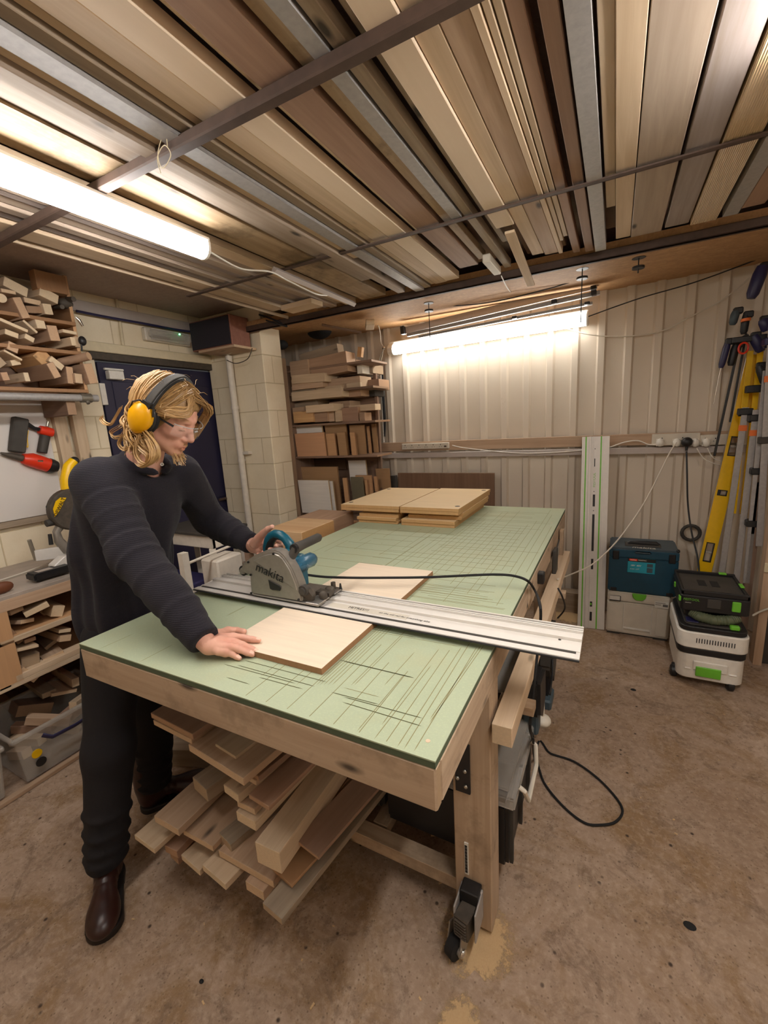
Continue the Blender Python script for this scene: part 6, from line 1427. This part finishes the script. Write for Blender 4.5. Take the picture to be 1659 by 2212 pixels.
# ---- clothes
def knit():
    t = NT('dark_knit'); v = t.coord()
    c = t.mix(t.noise(v, 180, 3, .7), '0F0B14', '19141F'); c = t.mix(t.ramp(t.noise(v, 20, 4), [(.4, 0.0), (.7, .4)]), c, '140F1A')
    wv = t.node('ShaderNodeTexWave', wave_type='BANDS'); wv.bands_direction = 'Z'; wv.inputs['Scale'].default_value = 60; wv.inputs['Distortion'].default_value = 2.5; t.link(v, wv.inputs['Vector'])
    mm = t.node('ShaderNodeMath', operation='MULTIPLY_ADD'); mm.inputs[1].default_value = .5; t.link(wv.outputs['Fac'], mm.inputs[0]); t.link(t.noise(v, 350, 3, .8), mm.inputs[2])
    t.bump(mm.outputs[0], .6, .002); return t.out(c, .95, Sheen_Weight=.04, Sheen_Roughness=.5)
M['knit'] = knit(); M['denim'] = plain('black_denim', '110E12', .9, 0, .3, 120, .4); M['leather'] = plain('dark_brown_leather', '2E1712', .36, 0, .25, 25, .3); M['sole'] = plain('dark_sole', '1B130E', .6)
def swob(p, ph, fr, amp): return amp*(np.sin(fr*p[:, 0]+1.7*np.sin(fr*.6*p[:, 1]+ph)+ph)*np.sin(fr*.8*p[:, 1]+1.3*np.sin(fr*.5*p[:, 2])+2*ph))
def arm(p, sh, el, wr, r0, r1, r2):
    return smin(cap(p, sh, el, r0, r1), cap(p, el, wr, r1, r2), .03)
def cuff(wr, el):
    w0, e0 = V3(wr), V3(el); d = (w0-e0)/np.linalg.norm(w0-e0); return w0, d
def ridges(p, a, b, n, amp, w_=.012):
    a, b = V3(a), V3(b); ab = b-a; t = ((p-a)@ab)/(ab@ab); o = np.zeros(len(p), np.float32)
    for k in n: o += amp*np.exp(-((t-k)*np.linalg.norm(ab)/w_)**2)
    return o
def sweater(p):
    tor = U_([ell(p, (-1.395, .27, .98), (.15, .175, .22)), ell(p, (-1.38, .29, 1.20), (.15, .175, .24)), ell(p, (-1.325, .315, 1.38), (.145, .185, .19)), ell(p, (-1.315, .33, 1.47), (.12, .185, .10)), cap(p, (-1.285, .20, 1.49), (-1.28, .47, 1.48), .068, .070)], .055)
    az = np.arctan2(p[:, 1]-.28, p[:, 0]+1.40)
    fz = np.sin(az*5.5+2.5*p[:, 2]+.9*np.sin(p[:, 2]*8)); tor = tor+(.013*np.abs(fz)**.7*np.sign(fz)+.004*np.sin(az*13+5*p[:, 2]))*np.clip((1.46-p[:, 2])*4, 0, 1)+swob(p, .7, 16, .005)
    aN = arm(p, shN, elN, wrN, .080, .074, .049)+swob(p, 2.1, 24, .004)
    aN = aN-ridges(p, shN, elN, (.30, .52, .84), .004, .005)+ridges(p, shN, elN, (.26, .66, .80), .003, .012)-ridges(p, elN, wrN, (.10, .31, .66), .004, .006)+ridges(p, elN, wrN, (.05, .38, .6), .003, .012)
    aF = arm(p, shF, elF, wrF, .080, .068, .049)+swob(p, .3, 26, .004)-ridges(p, elF, wrF, (.25, .5, .7), .004, .008)
    for (d_, wr, el, nm) in ((0, wrN, elN, 'N'), (0, wrF, elF, 'F')):
        w0, dr = cuff(wr, el); pl = (p-w0)@dr+.014
        rib = cap(p, w0-dr*.085, w0-dr*.0, .046, .040)+.0012*np.sin(60*np.arctan2((p-w0)@np.cross(dr, [0,0,1]), (p-w0)@V3([0,0,1])))
        if nm == 'N': aN = smax(smin(aN+.004*(pl > -.07), rib, .01), pl, .004)
        else: aF = smax(smin(aF+.004*(pl > -.07), rib, .01), pl, .004)
    d = smin(tor, aN, .035); d = smin(d, aF, .03)
    # collar ring and opening
    nd = V3(nkB)-V3(nkA); nd = nd/np.linalg.norm(nd); cc = V3(nkA)+V3((.01, 0, -.005)); q = p-cc; h_ = q@nd; rr_ = np.linalg.norm(q-h_[:, None]*nd, axis=1)
    d = smin(d, np.hypot(rr_-.074, h_-.028)-.0135, .012)
    d = smax(d, -(np.maximum(rr_-.061, -(h_+.03))), .006)
    d = smax(d, -cap(p, (-1.16, .345, 1.56), (-1.175, .335, 1.46), .026, .004), .006)
    d = smax(d, (.84-p[:, 2]), .02)
    # keep clear of the bench edge: jumper hangs outside x < -1.225 below the top
    return d
sw = npmesh([snet(sweater, (-1.66, -.02, .80), (-.72, .80, 1.66), .0075)], 'jumper', M['knit'], man)
for (u_, v_) in ((350, 1003), (389, 1001)):
    c_ = P(u_, v_, 'x', -1.185 if u_ < 360 else -1.165); o = MB().cyl(c_, c_+(CAM_POS-c_).normalized()*.004, .0065, n=16).build('shirt_button', M['white'], None, bevel=.001); put(o, sw)
    o2 = MB().cyl(c_+(CAM_POS-c_).normalized()*.0035, c_+(CAM_POS-c_).normalized()*.0045, .002, n=10).build('button_hole', M['black']); put(o2, sw)
def trousers(p):
    d = U_([ell(p, (-1.395, .275, .92), (.12, .155, .16))], .05)
    for i, (hp, kn, an) in enumerate(((hipN, knN, anN), (hipF, knF, anF))):
        an2 = V3(an)+V3((0, 0, .0)); l_ = smin(cap(p, hp, kn, .100, .082), cap(p, kn, an2, .084, .066), .04)
        fo = ridges(p, kn, an2, (.55, .72, .86, .97), .007, .012)*(1+.6*np.sin(9*p[:, 0]*8+i))
        l_ = l_-fo+swob(p, 1.1+i, 22, .004); d = smin(d, l_, .035)
    return smax(d, np.maximum(.105-p[:, 2], p[:, 2]-1.02), .01)
tr_ = npmesh([snet(trousers, (-1.66, -.16, .08), (-1.18, .52, 1.06), .0085)], 'trousers', M['denim'], man)
def boot(an, dx, dy, name):
    fd = V3((dx, dy, 0)); fd /= np.linalg.norm(fd); sd = np.array([-fd[1], fd[0], 0], np.float32); hl = V3((an[0], an[1], 0))-fd*.055
    R_ = np.array([fd, sd, [0, 0, 1]]).T
    def fn(p):
        q = (p-hl)@R_
        d = U_([cap(q, (.03, 0, .13), (.03, 0, .22), .052, .053), ell(q, (.035, 0, .07), (.052, .044, .07)), cap(q, (.07, 0, .085), (.18, -.002, .055), .042, .034), ell(q, (.215, 0, .048), (.075, .052, .040))], .03)
        for k, s_ in ((.09, .003), (.115, .003), (.14, .0025)): d = d+s_*np.exp(-((q[:, 0]-k-.1*(.1-q[:, 2]))/.005)**2)
        return smax(d, .022-q[:, 2], .004)
    lo = hl-.33; hi = hl+.33; lo[2] = 0; hi[2] = .27
    o = npmesh([snet(fn, lo, hi, .006)], 'boot', M['leather'], man)
    def so(p):
        q = (p-hl)@R_
        d2 = U_([np.hypot((q[:, 0]-.03), q[:, 1])-.045, np.hypot((q[:, 0]-.215)*.78, q[:, 1])-.060], .0) if False else None
        a, b = q[:, 0], q[:, 1]; t = np.clip((a-.03)/.185, 0, 1); w_ = .044+(.057-.044)*t*t
        dd = np.hypot(a-(.03+.185*t), b)-w_
        top_ = .028; bot = np.where(a < .08, .0005, np.where(a < .11, .008, .0005))
        return np.maximum(dd, np.maximum(q[:, 2]-top_, bot-q[:, 2]))
    npmesh([snet(so, lo-V3((0,0,.01)), hi-V3((0,0,.2)), .0045)], 'sole', M['sole'], o)
    return o
boot(anN, .80, -.60, 'near'); boot(anF, .55, .83, 'far')

# ---- hair
def hairmat():
    t = NT('fair_hair'); at = t.node('ShaderNodeVertexColor'); at.layer_name = 'tint'; sp_ = t.node('ShaderNodeSeparateColor'); t.link(at.outputs['Color'], sp_.inputs[0])
    c = t.mix(sp_.outputs[0], '553C24', 'CFAC76'); c = t.mix(t.noise(t.coord(), 160, 3), c, 'AE8756')
    return t.out(c, .5)
M['hair'] = hairmat()
rh = random.Random(11)
HB = MB(); tints = []
def lock(pts, r0, tint, n=5, flat=.55):
    m = len(pts); rs = [r0*(.55+.45*min(1, 3*i/m))*(1 if i < m*.7 else max(.12, 1-(i-m*.7)/(m*.3)*.9)) for i in range(m)]
    k = len(HB.v); HB.ring(pts, rs, n, flat=flat)
    for i in range(m):
        for _ in range(n): tints.append(min(1, max(0, tint[0]+(tint[1]-tint[0])*i/m)))
C0 = Vector((-.012, 0, .022)); RR = (.113, .092, .108)
def sph(d, off=0): d = Vector(d).normalized(); return C0+Vector((d.x*(RR[0]+off), d.y*(RR[1]+off), d.z*(RR[2]+off)))
DN = HM.to_3x3().inverted() @ Vector((0, 0, -1))
for side in (-1, 1):
    for i in range(150 if side < 0 else 90):
        ph = math.radians(rh.uniform(48, 185)); st = Vector((math.cos(ph), side*rh.uniform(.0, .10), math.sin(ph)))
        fr = (math.radians(185)-ph)/math.radians(137)          # 1 at front
        en = Vector((-.15-.75*(1-fr)+rh.uniform(-.12, .12)+.28*fr, side*(1.0-.35*(1-fr)), -.22-.25*rh.random()))
        md = Vector((st.x*.75+en.x*.25+.18*fr, side*.62, .62)).normalized()
        off = rh.uniform(-.004, .008); pts = []
        for k in range(9):
            t = k/8; d = (st.normalized()*(1-t)**2+md*2*t*(1-t)+en.normalized()*t*t); pts.append(sph(d, off+.002*math.sin(7*t+i)))
        if side < 0 or fr < .6:
            L_ = rh.uniform(.05, .15)+.05*(1-fr); p = pts[-1].copy(); out_ = Vector((-.35-.5*rh.random(), side*.35, 0)); m = 14; cu = rh.uniform(.004, .012)+.008*(side < 0); w0 = rh.uniform(0, 6.28); fq = rh.uniform(6, 10)
            e1 = DN.cross(Vector((0, 1, 0))).normalized(); e2 = DN.cross(e1)
            if side > 0: L_ *= .6
            for k in range(1, m):
                t = k/m; b_ = p+DN*(L_*t)+out_*(.05*t*t)
                pts.append(b_+(e1*math.sin(fq*t+w0)+e2*math.cos(fq*t+w0))*cu*min(1, 2*t))
        lock([HM @ q for q in pts], rh.uniform(.0028, .0055), ((rh.uniform(.0, .55) if ph < 1.8 else rh.uniform(.3, .9)), rh.uniform(.5, 1.0)))
# back of the head and nape mass, longer curls behind the near ear
for i in range(120):
    d = Vector((-1, rh.uniform(-.95, .5), rh.uniform(-.5, .45))); p = sph(d, rh.uniform(-.004, .006)); pts = [sph(Vector((d.x, d.y*.8, d.z+.5)), 0), p]
    L_ = rh.uniform(.12, .24); m = 16; cu = rh.uniform(.008, .022); w0 = rh.uniform(0, 6.28); fq = rh.uniform(5, 11); e1 = DN.cross(Vector((0, 1, 0))).normalized(); e2 = DN.cross(e1); ou = Vector((-.02, -.05*rh.random(), 0))
    for k in range(1, m):
        t = k/m; pts.append(p+DN*(L_*t)+ou*t+(e1*math.sin(fq*t+w0)+e2*math.cos(fq*t+w0))*cu*min(1, 1.6*t)-Vector((.01*math.sin(t*3), 0, 0)))
    lock([HM @ q for q in pts], rh.uniform(.003, .0065), (rh.uniform(.3, .7), rh.uniform(.7, 1)))
# loose outward curls at the neck and a curl flicking out behind
def wl(L): return [P(u, v, 'y', y) for u, v, y in L]
for L, r_ in (([(262,880,.28),(248,905,.27),(238,918,.26),(226,915,.26),(219,906,.26),(221,899,.26)], .0045), ([(270,915,.26),(252,925,.25),(238,935,.25),(246,945,.25),(262,942,.25),(268,930,.25)], .004),
              ([(285,930,.25),(262,945,.24),(258,960,.24),(270,972,.24),(288,962,.24)], .005), ([(300,940,.24),(292,975,.23),(305,1000,.23),(325,1003,.23),(337,985,.23)], .006),
              ([(320,950,.24),(330,975,.235),(327,995,.23),(308,1008,.23),(296,1000,.23)], .006), ([(290,945,.25),(300,968,.24),(318,985,.24),(312,1002,.24)], .006), ([(310,930,.25),(335,960,.25),(340,985,.25),(332,1000,.25)], .006)):
    pp_ = []; q = wl(L)
    for i in range(len(q)-1):
        p0, p1, p2, p3 = q[max(i-1,0)], q[i], q[i+1], q[min(i+2, len(q)-1)]
        for k in range(5):
            t = k/5; pp_.append(.5*((2*p1)+(p2-p0)*t+(2*p0-5*p1+4*p2-p3)*t*t+(3*p1-p0-3*p2+p3)*t**3))
    pp_.append(q[-1])
    for j in range(5):
        o_ = Vector((rh.uniform(-.006,.006), rh.uniform(-.006,.006), rh.uniform(-.006,.006))); lock([a+o_ for a in pp_], r_*.6, (.6, 1.0))
# front curtain that sweeps forward and falls past the far temple, and the forelock over the near brow
for i in range(110):
    far_ = i < 55; sd = 1 if far_ else -1
    ph = math.radians(rh.uniform(40, 80)); st = C0+Vector((math.cos(ph)*RR[0], rh.uniform(-.012, .012), math.sin(ph)*RR[2]))
    k_ = rh.random()
    if far_: q1 = Vector((.078+.030*k_, .030+.03*rh.random(), .078+.01*rh.random())); q2 = Vector((.075+.030*k_, .070+.01*rh.random(), .035+.01*rh.random())); q3 = Vector((.055+.035*k_, .085, -.01-.03*rh.random())); q4 = Vector((.045+.035*k_, .086+.006*rh.random(), -.045-.045*rh.random()))
    else: q1 = Vector((.080+.022*k_, -.040-.012*rh.random(), .078-.022*k_)); q2 = Vector((.040+.035*k_, -.078-.006*rh.random(), .055-.02*k_)); q3 = Vector((-.01+.03*k_, -.092, .030-.022*rh.random())); q4 = Vector((-.055, -.096, .0-.03*k_))
    L = [st, q1, q2, q3, q4]; pts = []
    for a in range(4):
        p0, p1, p2, p3 = L[max(a-1,0)], L[a], L[a+1], L[min(a+2, 4)]
        for b in range(5):
            t = b/5; pts.append(.5*((2*p1)+(p2-p0)*t+(2*p0-5*p1+4*p2-p3)*t*t+(3*p1-p0-3*p2+p3)*t**3)+Vector((0, 0, .002*math.sin(5*t+i))))
    lock([HM @ q for q in pts], rh.uniform(.0018, .0036), (rh.uniform(0, .6), rh.uniform(.25, 1)))
# wisps
for i in range(40):
    d = Vector((rh.uniform(-1, .6), rh.uniform(-1, 1), rh.uniform(.1, 1))); p = sph(d, .004); q = p+d.normalized()*rh.uniform(.012, .03)+Vector((rh.uniform(-.02,.02), rh.uniform(-.02,.02), rh.uniform(-.02,.01)))
    lock([HM @ a for a in (p, p.lerp(q, .4)+Vector((.004,0,.004)), q, q+(q-p)*.4+DN*.01)], .0008, (.7, 1), 3)
# brows and lashes
for sd in (-1, 1):
    for i in range(60):
        t = rh.random(); p = Vector((.092-.022*t, sd*(.012+.040*t), .024+.006*math.sin(t*2.6)+rh.uniform(-.002, .002))); lock([HM @ a for a in (p, p+Vector((.002, sd*.004, .001)), p+Vector((.001, sd*.009, .0005)))], .0009, (.25, .6), 3)
    for i in range(22):
        t = i/21; p = Vector((.088-.014*t, sd*(.019+.026*t), -.0125)); lock([HM @ a for a in (p, p+Vector((.004, 0, -.002)), p+Vector((.007, sd*.001, -.001)))], .0006, (.0, .1), 3)
# goatee and moustache
for i in range(70):
    s0 = rh.uniform(-.024, .024); p = Vector((.088-abs(s0)*.5, s0, -.108+rh.uniform(-.01, .008))); q = p+DN*rh.uniform(.006, .030)+Vector((.010+rh.uniform(0, .016), s0*.4, 0))
    lock([HM @ a for a in (p, p.lerp(q, .5)+Vector((.003, 0, 0)), q)], .0016, (.5, 1), 4)
for i in range(36):
    s0 = rh.uniform(-.024, .024); p = Vector((.108-abs(s0)*.55, s0*.7, -.060)); q = p+Vector((-.002-abs(s0)*.25, s0*.35, -.012))
    lock([HM @ a for a in (p, p.lerp(q, .5)+Vector((.002, 0, 0)), q)], .0012, (.4, .9), 4)
hair = HB.build('hair', M['hair'], man, smooth=True)
if len(hair.data.vertices) == len(tints):
    ca = hair.data.color_attributes.new('tint', 'FLOAT_COLOR', 'POINT'); ca.data.foreach_set('color', np.repeat(np.array(tints, np.float32), 4))
def capf(p):
    d = ell(p, tuple(C0), (RR[0]-.004, RR[1]-.003, RR[2]-.003))
    d = smax(d, -ell(p, (.10, 0, -.045), (.085, .105, .105)), .01)
    d = smin(d, smax(ell(p, (-.06, 0, -.05), (.055, .075, .10)), p[:, 0]+.0, .01), .03)
    return smax(d, -.13-p[:, 2], .01)
V, Fc = snet(capf, (-.15, -.12, -.16), (.13, .12, .15), .005); V = V@Rh.T+V3(HC)
hb = npmesh([(V, Fc)], 'hair_base', M['hair'], man)
ca = hb.data.color_attributes.new('tint', 'FLOAT_COLOR', 'POINT'); ca.data.foreach_set('color', np.full(len(V)*4, .15, np.float32))

# ---- ear defenders
em = thing('ear_defenders', 'yellow and black ear defenders worn over the long fair hair', 'ear defenders', hw(0, 0, .13))
pts = [(-.005, .112*math.cos(q), -.005+.142*math.sin(q)) for q in [PI*k/24 for k in range(1, 24)]]
def bandm(w_, th, off, nm, mt):
    mb = MB(); vs = []; n_ = len(pts)
    for (f_, s_, u_) in pts:
        l_ = math.hypot(s_, u_); a = (1+off/l_); b = (1+(off+th)/l_)
        vs += [(f_-w_, s_*a, u_*a), (f_+w_, s_*a, u_*a), (f_+w_*.8, s_*b, u_*b), (f_-w_*.8, s_*b, u_*b)]
    fs = [(i*4+k, i*4+(k+1)%4, (i+1)*4+(k+1)%4, (i+1)*4+k) for i in range(n_-1) for k in range(4)]+[(0,1,2,3), tuple(4*(n_-1)+k for k in (3,2,1,0))]
    mb.add(vs, fs); o = mb.build(nm, M[mt], None, M=HM, smooth=True); put(o, em); return o
bandm(.019, .007, -.002, 'headband', 'black'); bandm(.010, .002, .006, 'headband_pad', 'black_dusty')
for s in (-1, 1):
    o = MB().ball((-.008, .088*s, -.018), (.046, .016, .056), 20, 12).build('ear_cushion', M['black_matte'], None, M=HM, smooth=True); put(o, em)
    o = MB().ball((-.008, .100*s, -.018), (.043, .016, .052), 20, 12).build('cup_rim', M['black'], None, M=HM, smooth=True); put(o, em)
    mb = MB().ball((0, 0, 0), (.043, .030, .056), 24, 14); mb.v = [(x*(1-.22*(z < 0)*(-z/.056)), y, z) for x, y, z in mb.v]
    mb.v = [(x-.012, y*.9+.113*s, z-.018) for x, y, z in mb.v]
    o = mb.build('ear_cup', M['yellow_cup'], None, M=HM, smooth=True); put(o, em)
    mb = MB().ring([(-.005, .112*s, .028), (-.028, .124*s, .038), (-.046, .126*s, .022), (-.05, .122*s, -.005)], .003, 6).ring([(-.005, .112*s, .028), (.020, .118*s, .034), (.030, .118*s, .01)], .003, 6).box((-.005, .116*s, .034), (.03, .014, .022))
    o = mb.build('cup_fork', M['black'], None, M=HM, smooth=False); put(o, em)
# ---- safety glasses
sg = thing('safety_glasses', 'clear safety glasses with black side arms on the face', 'glasses', hw(.1, 0, 0))
for s in (-1, 1):
    vs = []; nx, nz = 10, 5
    for i in range(nx):
        for j in range(nz):
            th = math.radians(4+58*i/(nx-1)); z = -.030+.046*j/(nz-1)*(1-.15*i/nx)+.004*(i/nx); r_ = .082; vs.append((.034+r_*math.cos(th)*1.08, s*r_*math.sin(th)*1.0, z-.002))
    fs = [(i*nz+j, (i+1)*nz+j, (i+1)*nz+j+1, i*nz+j+1) for i in range(nx-1) for j in range(nz-1)]
    mb = MB(); mb.add(vs, fs); vo = [(a*1.012, b*1.02, c_) for a, b, c_ in vs]; mb.add(vo, [q[::-1] for q in fs])
    o = mb.build('lens', M['lens'], None, M=HM, smooth=True); put(o, sg)
    o = MB().ring([(.034+.082*1.085*math.cos(math.radians(4+58*i/9)), s*.0825*math.sin(math.radians(4+58*i/9)), .0145-.004*i/9) for i in range(10)], .0016, 6).build('lens_edge', M['lens_edge'], None, M=HM, smooth=True); put(o, sg)
    o = MB().ring([(.078, s*.074, .002), (.060, s*.081, .004), (.02, s*.086, .004), (-.03, s*.086, .0)], [.007,.006,.0045,.004], 8, flat=.45).build('side_arm', M['black'], None, M=HM, smooth=True); put(o, sg)
o = MB().ring([(.117, -.008, -.002), (.120, 0, .002), (.117, .008, -.002)], .003, 6).build('nose_bridge', M['lens_edge'], None, M=HM, smooth=True); put(o, sg)
